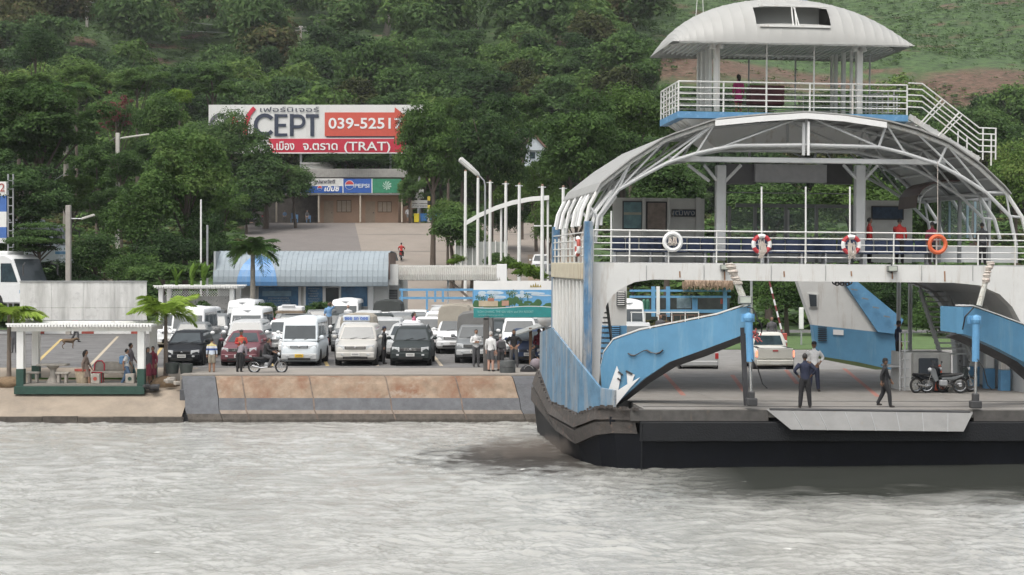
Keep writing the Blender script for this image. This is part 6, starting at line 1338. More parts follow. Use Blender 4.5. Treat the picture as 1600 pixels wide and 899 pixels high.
def person(loc, label, H=1.7, rz=0, pose='stand', top='white', bot='navy', skin='tan', hair='short', sleeve=.55, shorts=False, skirt=0, hat=None, bag=None, fine=.022, group=None, fem=False, shoe=None, vest=None, child=None):
    t = thing('person', loc, label, 'person', rz=rz, group=group); po = POSES[pose]; lean = po.get('lean', 0); m = MB(); segs = []
    sitz = .0
    def LN(p):           # lean about the hips
        p = Vector(p)
        if lean and p.z > .52: q = p - Vector((0, 0, .52)); p = Vector((q.x, q.y * math.cos(lean) - q.z * math.sin(lean), q.z * math.cos(lean) + q.y * math.sin(lean))) + Vector((0, 0, .52))
        return p
    S = lambda p: Vector(p) * H
    fw = .92 if fem else 1
    body = [((0, 0, .475), .07, .058), ((0, 0, .52), .097, .07), ((0, 0, .58), .09 * fw, .066), ((0, 0, .63), .084 * fw, .062), ((0, -.003, .7), .095 * fw, .068), ((0, 0, .76), .104 * fw, .066), ((0, .003, .8), .104 * fw, .054), ((0, .004, .825), .05, .036), ((0, .002, .87), .026, .028)]
    if lean:
        pts = [LN(c) for c, a, b_ in body]; m.tube([S(p) for p in pts], [H * (a * .6 + b_ * .4) for c, a, b_ in body], 10)
    else: ell(m, [(S(c), a * H, b_ * H) for c, a, b_ in body], 12)
    segs.append((S(LN((0, 0, .5))), S(LN((0, 0, .56))), 'hip')); segs.append((S(LN((0, 0, .6))), S(LN((0, 0, .81))), 'torso')); segs.append((S(LN((.07, 0, .79))), S(LN((-.07, 0, .79))), 'torso'))
    hc = LN((0, -.006, .93)); m.ball(S(hc), (.044 * H, .052 * H, .064 * H), 14, 10); m.ball(S(hc) + Vector((0, -.012 * H, -.038 * H)), (.03 * H, .036 * H, .028 * H), 10, 6)
    m.ball(S(hc) + Vector((0, -.052 * H, -.008 * H)), (.008 * H, .012 * H, .012 * H), 6, 5)
    for sx in (-1, 1): m.ball(S(hc) + Vector((sx * .044 * H, .004 * H, -.005 * H)), (.006 * H, .012 * H, .017 * H), 6, 5)
    m.tube([S(LN((0, 0, .84))), S(hc)], .027 * H, 8); segs.append((S(LN((0, 0, .87))), S(hc) + Vector((0, 0, .03 * H)), 'head'))
    for i, sx in enumerate((1, -1)):
        e, w = po['arm'][i if len(po['arm']) > 1 else 0]
        sh = LN((.094 * fw, 0, .795)); sh = Vector((sx * sh.x, sh.y, sh.z))
        if lean and pose != 'ride': e, w = LN(e), LN(w)
        e = Vector((sx * e[0], e[1], e[2])); w = Vector((sx * w[0], w[1], w[2]))
        ar = 1.12 if sleeve > 0 else 1
        m.tube([S(sh), S(sh.lerp(e, .5)), S(e)], [.039 * H * ar, .036 * H * ar, .028 * H], 8); m.tube([S(e), S(e.lerp(w, .4)), S(w)], [.028 * H, .026 * H, .017 * H], 8)
        dr = (w - e).normalized(); side = dr.cross(Vector((0, 1, 0) if abs(dr.y) < .8 else (0, 0, 1))).normalized(); nn = dr.cross(side)
        palm = w + dr * .028; m.tube([S(w), S(palm - dr * .008), S(palm + dr * .02)], [.014 * H, .02 * H, .019 * H], 8)
        if fine < .016:
            for k, fl_ in enumerate((.036, .043, .045, .038)): 
                b0 = palm + dr * .018 + nn * (.0145 * (k - 1.5)) * .8; b1 = b0 + dr * fl_ * .55 - side * .003 * sx; b2 = b1 + dr * fl_ * .4 - side * .012 * sx; m.tube([S(b0), S(b1), S(b2)], [.0064 * H, .006 * H, .005 * H], 6)
            th = palm - dr * .012 - nn * .016; m.tube([S(th), S(th - nn * .016 + dr * .02), S(th - nn * .018 + dr * .036)], [.008 * H, .007 * H, .006 * H], 6)
        else: m.tube([S(palm), S(palm + dr * .05)], [.017 * H, .01 * H], 6)
        sp = sleeve
        segs.append((S(sh), S(sh.lerp(e, min(1, sp / .5))), 'torso'))
        if sp < .5: segs.append((S(sh.lerp(e, sp / .5 + .12)), S(e), 'skin'))
        if sp > .5: segs.append((S(e), S(e.lerp(w, (sp - .5) / .5 * .92)), 'torso'))
        else: segs.append((S(e), S(w), 'skin'))
        segs.append((S(w.lerp(palm, .5)), S(palm + dr * .05), 'skin'))
        kn, an = po['leg'][i if len(po['leg']) > 1 else 0]; hp = Vector((sx * .045, 0, .51)); kn = Vector((sx * kn[0], kn[1], kn[2])); an = Vector((sx * an[0], an[1], an[2]))
        lr = 1.08 if (shorts or skirt) else 1.32
        m.tube([S(hp), S(hp.lerp(kn, .5)), S(kn)], [.06 * H, .054 * H * (1.12 if shorts else 1.04), .034 * H * (1.45 if shorts else lr)], 10); m.tube([S(kn), S(kn.lerp(an, .35)), S(an)], [.034 * H * lr, .033 * H * lr, .022 * H * lr * (1.15 if lr > 1 else 1)], 10)
        toe = an + Vector((sx * .012, -.09, -.022)); m.tube([S(an + Vector((0, .018, -.015))), S(an + Vector((0, -.03, -.018))), S(toe)], [.024 * H, .024 * H, .015 * H], 8)
        segs.append((S(hp), S(hp.lerp(kn, .9)), 'hip'));
        if skirt or shorts: segs.append((S(hp.lerp(kn, 1.04)), S(kn), 'skin')); segs.append((S(kn), S(an + Vector((0, 0, .015))), 'skin'))
        else: segs.append((S(hp), S(kn), 'hip')); segs.append((S(kn), S(an + Vector((0, 0, .012))), 'hip'))
        segs.append((S(an + Vector((0, .01, -.018))), S(toe), 'shoe'))
    o = m.build('body', SKIN[skin]); md = o.modifiers.new('r', 'REMESH'); md.mode = 'VOXEL'; md.voxel_size = fine; md.use_smooth_shade = True
    sm = o.modifiers.new('s', 'SMOOTH'); sm.iterations = 2; sm.factor = .4
    dg = bpy.context.evaluated_depsgraph_get(); me = bpy.data.meshes.new_from_object(o.evaluated_get(dg)); bpy.data.objects.remove(o)
    me.materials.clear(); tags_ = {'skin': 0, 'torso': 1, 'hip': 2, 'shoe': 3, 'head': 0}
    for mt in (SKIN[skin], CL[top], CL[bot], shoe or SHOE): me.materials.append(mt)
    n = len(me.polygons); C_ = np.empty(n * 3); me.polygons.foreach_get('center', C_); C_ = C_.reshape(-1, 3); best = np.full(n, 9.); idx = np.zeros(n, int)
    for a, b_, tg in segs:
        a = np.array(a); b_ = np.array(b_); ab = b_ - a; tt = np.clip(((C_ - a) @ ab) / (ab @ ab + 1e-9), 0, 1); D = np.linalg.norm(C_ - a - tt[:, None] * ab, axis=1)
        if tg in ('torso',) : D -= .035 * H
        u = D < best; best[u] = D[u]; idx[u] = tags_[tg]
    me.polygons.foreach_set('material_index', idx.astype(np.int32)); me.polygons.foreach_set('use_smooth', [True] * n); link('body', me, t)
    hcS = S(hc)
    # face
    m = MB()
    for sx in (-1, 1): m.ball(hcS + Vector((sx * .017 * H, -.047 * H, .004 * H)), (.006 * H, .004 * H, .004 * H), 6, 5)
    m.box(hcS + Vector((0, -.049 * H, -.034 * H)), (.02 * H, .004 * H, .004 * H)); m.build('eyes_and_mouth', HAIR, t)
    hm = HAIRG if hair == 'grey' else HAIR
    if hair:
        m = MB(); n_, k_ = 14, 7; V = []
        for i in range(k_):
            a = R(6 + i * (17 if hair != 'long' else 19))
            for j in range(n_):
                u = 2 * math.pi * j / n_; dirv = Vector((math.sin(a) * math.cos(u), math.sin(a) * math.sin(u), math.cos(a)))
                if dirv.y < -.35 and dirv.z < .42: dirv = Vector((dirv.x, -.35 + .0, max(dirv.z, .42))).normalized() 
                V.append(hcS + Vector((dirv.x * .049 * H, dirv.y * .057 * H + .004 * H, dirv.z * .07 * H)))
        fs = [(i * n_ + j, i * n_ + (j + 1) % n_, (i + 1) * n_ + (j + 1) % n_, (i + 1) * n_ + j) for i in range(k_ - 1) for j in range(n_)] + [tuple(range(n_))]; m.add(V, fs)
        if hair == 'long': m.tube([hcS + Vector((0, .03 * H, .02 * H)), hcS + Vector((0, .055 * H, -.04 * H)), hcS + Vector((0, .06 * H, -.13 * H))], [.045 * H, .042 * H, .018 * H], 10)
        m.build('hair', hm, t, smooth=True)
    if hat:
        m = MB(); m.lathe([(.052 * H, -.0), (.055 * H, .02 * H), (.045 * H, .045 * H), (.02 * H, .058 * H)], 14, c=hcS + Vector((0, .002, .018 * H))); m.build('cap', CL[hat], t, smooth=True)
        MB().prism([hcS + Vector((x * H, y * H, .024 * H)) for x, y in ((-.04, -.04), (-.03, -.09), (0, -.1), (.03, -.09), (.04, -.04))], (0, 0, .006)).build('cap_peak', CL[hat], t)
    if skirt:
        m = MB(); zb = .52 - skirt; m.lathe([(.062 * H, .6 * H), (.085 * H, .53 * H), (.1 * H, (.53 + zb) / 2 * H), (.105 * H, zb * H), (.095 * H, zb * H)], 14); m.build('skirt', CL[bot], t, smooth=True)
    if vest: MB().lathe([(.1 * H, .56 * H), (.1 * H, .72 * H), (.103 * H, .79 * H), (.07 * H, .815 * H)], 14).build('vest', CL[vest], t, smooth=True).scale = (1, .72, 1)
    if bag: 
        m = MB(); m.b(-.14, .14, .06 * H, .06 * H + .2, .6 * H, .82 * H); m.build('backpack', CL[bag], t, bevel=.05)
        for sx in (-1, 1): MB().tube([(sx * .1, .1, .8 * H), (sx * .11, .0, .83 * H), (sx * .11, -.11, .76 * H), (sx * .12, -.06, .64 * H), (sx * .1, .1, .62 * H)], .015, 5).build('strap', CL[bag], t)
    return t
def prs(px, d, label, z=None, **k):
    x = (px - 800) / FPX * d; return person((x, d, gz(x, d) if z is None else z), label, **k)
def dk(px, yl, label, z=None, **k):
    p = L(px, 600, yl); return person(FW(Vector((p.x, yl, dz if z is None else z))), label, **k)
# on the ferry bow
FN = .011
dk(1258, .55, 'man in dark navy clothes seen from behind with his arms held out at the bow', H=1.75, rz=R(180), pose='hips', top='navy', bot='black', skin='dark', hair='short', fine=FN)
dk(1383, .9, 'man in black wearing a cap walking across the bow of the ferry', H=1.58, rz=R(75), pose='walk', top='black', bot='black', skin='dark', hat='black', fine=FN)
dk(1272, 7.6, 'officer in white shirt and black cap standing further back on the car deck', H=1.8, rz=R(5), pose='hips', top='white', bot='navy', skin='dark', hat='black', fine=FN)
pl = L(1404, 570, 9.0)
person(FW(Vector((pl.x, 9.0, pl.z))), 'crewman in dark clothes standing on the ladder platform of the ferry', H=1.62, rz=R(100), pose='stand', top='navy', bot='black', skin='dark', hat='black', fine=.014)
MB().b(pl.x - .5, pl.x + .5, 8.6, 9.5, pl.z - .08, pl.z - .005).build('platform', FGR, ferry)
for x in (-.4, .4): MB().tube([(pl.x + x, 9.3, dz), (pl.x + x, 9.3, pl.z - .08)], .04, 6).build('platform_leg', FGR, ferry)
# passenger deck
dk(1357, 8.6, 'passenger in red shirt half hidden by the right deck column', z=zf, H=1.7, rz=R(90), top='red', bot='black', skin='dark', fine=.018)
dk(1404, 8.3, 'passenger in red shirt resting his hand outwards at the middle of the rail', z=zf, H=1.68, rz=R(160), pose='reach', top='red', bot='black', skin='dark', fine=.018)
dk(1455, 7.6, 'passenger in dark red shirt behind the orange lifebuoy', z=zf, H=1.55, rz=R(150), top='maroon', bot='black', skin='dark', fine=.018)
dk(1533, 8.0, 'passenger in dark clothes standing at the right pavilion', z=zf, H=1.55, rz=R(180), top='dkgrey', bot='black', skin='dark', fine=.018)
dk(1165, 9.8, 'passenger sitting behind the red striped lifebuoy', z=zf - .28, H=1.6, rz=0, pose='sit', top='dkgrey', bot='black', skin='dark', fine=.022) if False else None
p = L(1154, 160, 11.0); person(FW(Vector((p.x, 11.0, zt1 + .03))), 'woman in magenta dress standing by the dark red bench on the tower deck', H=1.55, rz=R(200), top='magenta', bot='magenta', skin='tan', hair='long', fem=True, skirt=.2, fine=.018)
# quay
prs(134, 71.8, 'woman with long hair in a brown dress walking behind the litter basket', H=1.62, rz=R(95), pose='walk', top='brown', bot='brown', skin='tan', hair='long', fem=True, skirt=.22, fine=.016)
prs(198, 72.0, 'woman in white top with a blue backpack walking inside the white shelter', H=1.62, rz=R(95), pose='walk', top='white', bot='jeans', skin='tan', hair='short', sleeve=.2, bag='blue', fine=.016, fem=True)
prs(204, 72.8, 'walker beside the woman with the blue backpack', H=1.68, rz=R(95), pose='walk', top='mauve', bot='teal', skin='tan', fine=.018)
prs(231, 72.3, 'woman in dark clothes beside the right post of the shelter', H=1.62, rz=R(60), top='dkgrey', bot='maroon', skin='tan', hair='long', fem=True, fine=.018, skirt=.26)
prs(239, 72.8, 'girl in a red patterned dress beside the right post of the shelter', H=1.55, rz=R(-30), top='maroon', bot='maroon', skin='tan', hair='short', fem=True, fine=.018, skirt=.3)
prs(118, 100, 'person in red top walking behind the blank hoarding', H=1.72, rz=R(90), pose='walk', top='red', bot='dkgrey', skin='tan', fine=.025)
prs(22, 88, 'dark dressed person at the left edge behind the young palm', H=1.5, rz=0, top='dkgrey', bot='dkgrey', fine=.028)
prs(331, 72.9, 'man in blue white and yellow striped shirt and khaki shorts seen from behind', z=1.74, H=1.5, rz=R(185), top='striped', bot='khaki', skin='tan', shorts=True, fine=.015)
prs(377, 75.5, 'man in a bright orange vest before the maroon car', H=1.68, rz=0, pose='fold', top='red', bot='black', skin='tan', hat='dkgrey', vest='orange', fine=.016, sleeve=.9)
prs(374, 73.0, 'person in mauve top bending forward in front of the orange vest', z=1.76, H=1.52, rz=R(160), pose='bend', top='mauve', bot='black', skin='tan', fine=.018)
x_ = (418 - 800) / FPX * 72.6; motorbike((x_, 72.7, 1.75), 'black motorcycle crossing the quay with a rider in black', PB, 0).scale = (.92,) * 3
person((x_ - .12, 72.7, 1.75 - .1), 'rider in black on the motorcycle crossing the quay', H=1.62, rz=R(90), pose='ride', top='black', bot='dkgrey', skin='tan', fine=.018)
prs(514, 94.5, 'man in pale blue shirt shading his eyes above the open pickup door', z=1.79 + .75, H=1.7, pose='raise', top='blue', bot='grey', skin='dark', fine=.022, sleeve=.4)
prs(544, 95, 'white haired man in white shirt between two parked cars', z=1.79 + .7, H=1.6, top='white', bot='grey', skin='fair', hair='grey', fine=.024)
prs(647, 90.5, 'woman in pink shirt standing between the parked cars', z=1.79 + .35, H=1.68, rz=R(90), top='pink', bot='grey', skin='tan', hair='long', fem=True, fine=.024)
prs(426, 93.5, 'person in red top between the rows near the ticket hall', H=1.75, z=1.95, top='red', bot='grey', skin='tan', hair='short', fine=.026)
prs(600, 78.5, 'guard in black uniform and cap between the champagne SUV and the black SUV', H=1.72, rz=R(90), top='black', bot='black', skin='tan', hat='navy', fine=.018, sleeve=1)
prs(744, 76.4, 'man in white shirt with folded arms in front of the grey pickup', H=1.68, rz=R(15), pose='fold', top='white', bot='dkgrey', skin='tan', fine=.016)
prs(767, 73.3, 'man in white t-shirt and grey shorts with his back half turned beside the dark post', z=1.785, H=1.72, rz=R(150), top='white', bot='dkgrey', skin='fair', hair='grey', shorts=True, fine=.016)
prs(782, 73.8, 'woman in pink grey top and dark shorts carrying a dark backpack', z=1.785, H=1.58, rz=R(200), top='mauve', bot='dkgrey', skin='fair', hair='grey', shorts=True, bag='dkgrey', fine=.016, fem=True)
prs(803, 76, 'man in black shirt with hands on hips right of the backpacker', H=1.68, rz=R(0), pose='hips', top='black', bot='dkgrey', skin='tan', fine=.016)
prs(842, 79, 'person in dark red top standing under the small grey canopy', H=1.6, rz=0, top='maroon', bot='dkgrey', skin='dark', fine=.022)
prs(833, 74.2, 'person in black crouched on luggage at the ferry side', z=1.5, H=1.4, rz=R(90), pose='sit', top='black', bot='black', skin='tan', fine=.02)
prs(825, 90, 'person in teal and red clothes behind the white SUV', H=1.7, top='teal', bot='grey', z=2.0, fine=.026)
prs(1277, 84, 'passer-by with dark hair beside the pickup with lit brake lights', H=1.6, rz=R(90), top='navy', bot='black', fine=.024) if False else None
prs(1032, 86, 'dark haired person above the left blue wing of the ferry', H=1.75, z=2.1, top='dkgrey', bot='black', fine=.024)
prs(1206, 89, 'dark haired person beyond the roof of the beige pickup', H=1.75, z=1.9, top='dkgrey', bot='black', fine=.024)
# road and store
mb = motorbike((P(627, 412, 160).x, 160, gz(0, 160) + .04), 'scooter ridden up the concrete road by a person in red', PR, R(90))
person((P(627, 412, 160).x, 160, gz(0, 160) + .02), 'rider in red shirt on a scooter going up the concrete road', H=1.72, rz=R(180), pose='ride', top='red', bot='black', skin='tan', hair='short', fine=.03)
zr_ = gz(0, 200)
prs(637, 199, 'person in pale grey clothes walking by the yellow bin at the store', z=zr_, H=1.75, rz=R(40), pose='walk', top='white', bot='grey', shorts=True, fine=.03)
prs(445, 198, 'person in blue sitting under the store awning', z=zr_ - .2, H=1.6, pose='sit', top='jeans', bot='dkgrey', fine=.034)
prs(480, 198.5, 'person in dark clothes sitting near the store door', z=zr_ - .2, H=1.6, pose='sit', top='dkgrey', bot='brown', fine=.034)
# dog
def dog(loc, rz):
    t = thing('dog', loc, 'brown dog standing on the asphalt behind the shelter', 'dog', rz=rz); m = MB()
    m.tube([(-.36, 0, .5), (-.22, 0, .51), (0, 0, .5), (.2, 0, .49), (.34, 0, .52)], [.11, .125, .125, .15, .12], 10)
    m.tube([(.3, 0, .54), (.42, 0, .6), (.5, 0, .62)], [.11, .085, .075], 8); m.ball((.52, 0, .62), (.1, .075, .08)); m.tube([(.56, 0, .61), (.7, 0, .57)], [.055, .035], 8)
    for s in (-1, 1): m.prism([(.47, s * .05, .66), (.52, s * .07, .66), (.48, s * .07, .74)], (0, s * .015, 0)); 
    for x, s in ((.27, 1), (.27, -1)): m.tube([(x, s * .07, .46), (x + .02, s * .07, .26), (x, s * .07, .05), (x + .05, s * .07, .025)], [.06, .035, .025, .025], 7)
    for x, s in ((-.3, 1), (-.3, -1)): m.tube([(x, s * .07, .48), (x + .07, s * .08, .33), (x - .07, s * .07, .2), (x - .03, s * .07, .04), (x + .03, s * .07, .025)], [.085, .05, .03, .024, .025], 7)
    m.tube([(-.38, 0, .52), (-.5, 0, .46), (-.54, 0, .34)], [.035, .025, .015], 6)
    o = m.build('body', HAIR); md = o.modifiers.new('r', 'REMESH'); md.mode = 'VOXEL'; md.voxel_size = .016
    dg = bpy.context.evaluated_depsgraph_get(); me = bpy.data.meshes.new_from_object(o.evaluated_get(dg)); bpy.data.objects.remove(o); me.materials.clear(); me.materials.append(M('dog_fur', (.13, .085, .05), .9, var=.4, scale=3)); me.polygons.foreach_set('use_smooth', [True] * len(me.polygons)); link('body', me, t); t.scale = (.85,) * 3
dog((P(103, 545, 92).x, 92.5, 1.79), R(15))
# ------------------------------------------------------------------ buildings and street furniture
def Wx(px, d): return (px - 800) / FPX * d
def Wz(py, d): return CZ - (py - HY) / FPX * d
def wb(x0, y0, x1, y1, d, dep, mat, nm, par=None, bev=0, off=(0, 0, 0)):   # box whose front face fills a pixel rectangle at distance d
    o = MB().b(Wx(x0, d) - off[0], Wx(x1, d) - off[0], d - off[1], d + dep - off[1], Wz(y1, d) - off[2], Wz(y0, d) - off[2]).build(nm, mat, par, bevel=bev); return o
WALL = M('building_white_wall', (.55, .55, .53), .8, var=.07, scale=1, streak=((.35, .33, .3), 2, .58, .8))
# ticket hall
D = 110.0
th = thing('ticket_hall', (0, 0, 0), 'low white ticket hall with a curved metal roof behind the parked cars', 'building')
wb(340, 446, 607, 520, D, 8, WALL, 'wall', th); wb(607, 437, 627, 520, D + .8, 7, WALL, 'wall', th)
ROOFM = M('pale_blue_metal_roof', (.25, .29, .315), .75, 0, var=.1, scale=.6, streak=((.25, .3, .34), 5, .5, .8))
x0, x1 = Wx(335, D - 1), Wx(607, D - 1); z0, z1 = Wz(447, D - 1.4), Wz(392.5, D + 1.2)
prf = [(D - 1.45, z0), (D - 1.5, z0 + .25)] + [(D + 1.3 - 2.8 * math.cos(R(a)), z0 + .25 + (z1 - z0 - .25) * math.sin(R(a))) for a in (10, 22, 35, 48, 62, 76, 90)] + [(D + 6, z1 - .1), (D + 8.5, z1 - .6)]
npan = 34
for k in range(npan):
    a = x0 + (x1 - x0) * k / npan; b = x0 + (x1 - x0) * (k + 1) / npan
    m = MB(); m.strip([(a + .004, y, z) for y, z in prf], [(b - .004, y, z) for y, z in prf], (0, .03, -.03)); m.build('roof_sheet', ROOFM, th, fix=True)
m = MB()
for k in range(npan + 1): a = x0 + (x1 - x0) * k / npan; m.tube([(a, y - .01, z + .01) for y, z in prf], .012, 4)
m.build('roof_seam', ROOFM, th)
BL2 = M('painted_blue_oval', (.1, .24, .46), .45, var=.12, scale=1, streak=((.2, .3, .42), 5, .5, .8))
cx, cw = Wx(402, D - 1.4), Wx(432, D - 1.4) - Wx(402, D - 1.4)
ov = []
for j in range(13):
    t = -1 + 2 * j / 12
m = MB(); A_ = []; B_ = []
for i, (y, z) in enumerate(prf[:7]):
    hh = (z - prf[0][1]) / (prf[6][1] - prf[0][1]); wdt = cw * math.sqrt(max(0, 1 - hh ** 2)) * 1.05; A_.append((cx - wdt, y - .045, z + .01)); B_.append((cx + wdt, y - .045, z + .01))
m.strip(A_, B_); m.build('painted_oval', BL2, th, fix=False)
wb(334, 393, 337, 447, D - 1.3, 6, M('gable_end_grey', (.35, .37, .38), .6), 'gable_end', th)
PBL = M('window_poster_blue', (.05, .15, .28), .35, var=.5, scale=1.5); PBL2 = M('window_poster_light', (.2, .33, .43), .4, var=.3, scale=1.2)
for (a, b, y0, mt) in ((404, 466, 448, PBL), (476, 504, 448, PBL), (509, 531, 450, GLASS), (533, 574, 448, PBL)):
    wb(a - 1.5, y0 - 1.5, b + 1.5, 480, D - .06, .08, WHITE2, 'window_frame', th); wb(a, y0, b, 479, D - .09, .05, mt, 'window_pane', th)
wb(410, 455, 455, 463, D - .1, .012, PBL2, 'poster_band', th)
for i, (x, y, w) in enumerate(((435, 466, 40), (432, 470, 52), (436, 474, 44), (434, 477, 50), (490, 451, 22), (490, 455, 14), (490, 459, 20), (490, 463, 16), (490, 467, 22), (490, 471, 18), (490, 475, 20))):
    text('ท่าเรือเฟอร์รี่' if i % 2 else 'ตารางเวลาเดินเรือ', .13, M('pale_print', (.45, .5, .52), .5), (Wx(x, D - .12), D - .12, Wz(y, D)), th, width=w / FPX * D * .8)
for x in (468, 476, 506, 531): wb(x - 1.6, 447, x + 1.6, 505, D - .12, .14, WHITE2, 'wall_pilaster', th)
wb(575, 447, 583, 520, D - .2, .3, WHITE2, 'wall_pilaster', th)
o = wb(588, 453, 621, 470, D + .74, .08, DARK, 'barred_window', th)
for k in range(6): wb(589, 455 + k * 2.5, 620, 455.6 + k * 2.5, D + .7, .03, STEEL, 'window_bar', th)
wb(603, 453, 605, 470, D + .68, .05, WHITE2, 'window_bar', th)
wb(606, 413, 622, 446, D - .8, .3, WALL, 'wall', th)
wb(607, 395, 608.5, 437, D - 1.2, 6, M('brown_rust_edge', (.15, .1, .08), .8), 'roof_trim', th)
# covered walkway roof with corrugation
wk = thing('covered_walkway', (0, 0, 0), 'long pale corrugated walkway roof right of the ticket hall', 'canopy')
D2 = 111.0; x0, x1 = Wx(610, D2), Wx(782, D2); zA, zB = Wz(438, D2 - .8), Wz(415, D2 + .6); WRO = M('pale_corrugated_cement', (.36, .355, .33), .85, var=.1, scale=.8, streak=((.3, .28, .24), 5, .52, .8))
for k in range(58):
    a = x0 + (x1 - x0) * k / 58; b = x0 + (x1 - x0) * (k + 1) / 58; c = (a + b) / 2; pf_ = [(D2 - .9, zA), (D2 - .8, zA + .35), (D2 - .3, zB - .12), (D2 + .5, zB), (D2 + 1.6, zB - .1)]
    MB().strip([(a, y, z) for y, z in pf_], [(c, y - .05, z + .03) for y, z in pf_], (0, .03, -.03)).strip([(c, y - .05, z + .03) for y, z in pf_], [(b, y, z) for y, z in pf_], (0, .03, -.03)).build('roof_sheet', WRO, wk)
for px in (624, 700, 776): MB().tube([(Wx(px, D2), D2, 1.79), (Wx(px, D2), D2, zB - .1)], .07, 8).build('post', WHITE, wk)
wb(776, 413, 792, 440, D2 - .9, 1.6, WHITE2, 'end_panel', wk, .02)
# blue pipe railing with H pattern
def bluerail(px0, px1, py0, py1, py2, d, label, nm='blue_railing'):
    t = thing(nm, (0, 0, 0), label, 'railing')
    for py in (py0, py1): wb(px0, py - 1.8, px1, py + 1.8, d, .1, BLUE, 'rail_bar', t)
    return t
br = bluerail(624, 746, 453, 466, 0, 108, 'blue railing with square pattern in front of the tan ramp')
for px in (667, 680, 692): wb(px - 1.6, 453, px + 1.6, 472 if px != 667 else 484, 108 - .01, .12, BLUE, 'rail_post', br)
for px in (628, 740): wb(px - 1.6, 453, px + 1.6, 520, 108 - .01, .12, BLUE, 'rail_post', br)
wb(624, 486, 745, 489, 108, .1, BLUE, 'rail_bar', br); wb(624, 495, 745, 498, 108, .1, BLUE, 'rail_bar', br)
rw = thing('sloping_handrail', (0, 0, 0), 'pinkish white handrail sloping down behind the blue railing', 'handrail')
MB().bar((Wx(702, 111.8), 111.8, Wz(438, 111.8)), (Wx(746, 111.8), 111.8, Wz(478, 111.8)), .12, .16).build('handrail', M('pinkish_rail', (.5, .4, .35), .6), rw)
# pergola at the ticket hall (lattice)
def pergola(px0, px1, pyt, pyb, d, zg, dep, label, lattice, foot=None, nsl=30, nm='pergola', beam=6):
    t = thing(nm, (0, 0, 0), label, 'shelter')
    wl_ = Wx(px0, d); wr_ = Wx(px1, d); zt_ = Wz(pyt, d)
    zb_ = Wz(pyt + beam + 1, d)
    for y in (d, d + dep): MB().b(wl_ + .1, wr_ - .1, y, y + .12, zb_, zt_ - .08).build('beam', WHITE, t)
    for k in range(nsl): x = wl_ + (wr_ - wl_) * (k + .5) / nsl; MB().b(x - .045, x + .045, d - .35, d + dep + .4, zt_ - .07, zt_ + .02).build('slat', WHITE, t)
    for y in (d - .3, d + dep + .3): MB().b(wl_ - .05, wr_ + .05, y, y + .06, zt_ + .022, zt_ + .08).build('edge_batten', WHITE, t)
    for px in foot[0]:
        for y in (d + .02, d + dep + .02):
            w = foot[1] / FPX * d / 2; x = Wx(px, d); MB().b(x - w, x + w, y - .02, y + 2 * w, zg + foot[2], zb_).build('post', WHITE, t, bevel=.015)
            if foot[2]: MB().b(x - w * 1.06, x + w * 1.06, y - .04, y + 2 * w + .02, zg, zg + foot[2]).build('post_base', M('dark_green_paint', (.02, .06, .045), .6, var=.2), t)
    if lattice:
        z_a, z_b = Wz(lattice[0], d), Wz(lattice[1], d); xa, xb = Wx(lattice[2], d), Wx(lattice[3], d); n = 26; h = z_a - z_b
        for k in range(n):
            xx = xa + (xb - xa) * k / n; MB().bar((xx, d + .05, z_b), (min(xb, xx + h), d + .05, z_b + min(h, xb - xx)), .03, .02).build('lattice_strip', WHITE, t); MB().bar((xx + h if xx + h < xb else xb, d + .08, z_b if xx + h < xb else z_b + (xx + h - xb)), (xx, d + .08, z_a), .03, .02).build('lattice_strip', WHITE, t)
    return t
pergola(242, 373, 448, 520, 104, 1.79, 2.5, 'white lattice pergola left of the ticket hall', (454, 463, 257, 358), foot=((251, 362), 7, 0), nsl=34, beam=3)
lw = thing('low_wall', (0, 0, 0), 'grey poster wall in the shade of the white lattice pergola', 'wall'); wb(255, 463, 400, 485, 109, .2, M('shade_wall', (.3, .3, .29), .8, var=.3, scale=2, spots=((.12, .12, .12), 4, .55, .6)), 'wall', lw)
# shelter on the quay
sh = pergola(14, 240, 508, 600, 71.2, 1.12, 2.3, 'white slatted shelter with dark green post bases on the quay', None, foot=((31, 220), 11, .9), nsl=46, nm='quay_shelter', beam=9)
GRN = MATS['dark_green_paint']; x0, x1 = Wx(24, 71.2), Wx(227, 71.2)
MB().b(x0, x1, 71.0, 71.18, 1.0, 1.12 + .2).build('plinth', GRN, sh); MB().b(x0 + .1, x1 - .1, 71.19, 73.4, 1.0, 1.40).build('floor_slab', PALECON, sh); MB().b(x0 + .1, x1 - .1, 73.42, 73.9, 1.2, 1.5).build('grass_edge', LM['mid'], sh)
# stone table and stools, bench with red chair, planter pots
CST = M('cast_stone', (.38, .35, .31), .9, var=.2, scale=5, bump=.3)
def stool(px, d, label, z=1.4):
    t = thing('stone_stool', (Wx(px, d), d, z), label, 'stool', group='stone stools in the shelter'); m = MB(); m.b(-.28, .28, -.18, .18, .38, .46); m.build('seat', CST, t, bevel=.02); m = MB(); m.b(-.2, -.1, -.14, .14, 0, .38).b(.1, .2, -.14, .14, 0, .38); m.build('leg', CST, t, bevel=.02)
tb = thing('stone_table', (Wx(83, 72.2), 72.2, 1.4), 'stone table in the shelter with two small stools', 'table'); MB().b(-.62, .62, -.35, .35, .7, .78).build('table_top', CST, tb, bevel=.02); MB().lathe([(.3, 0), (.24, .1), (.12, .3), (.14, .55), (.3, .7)], 12).build('pedestal', CST, tb, smooth=True)
stool(52, 72.0, 'stone stool left of the stone table'); stool(98, 71.8, 'stone stool right of the stone table')
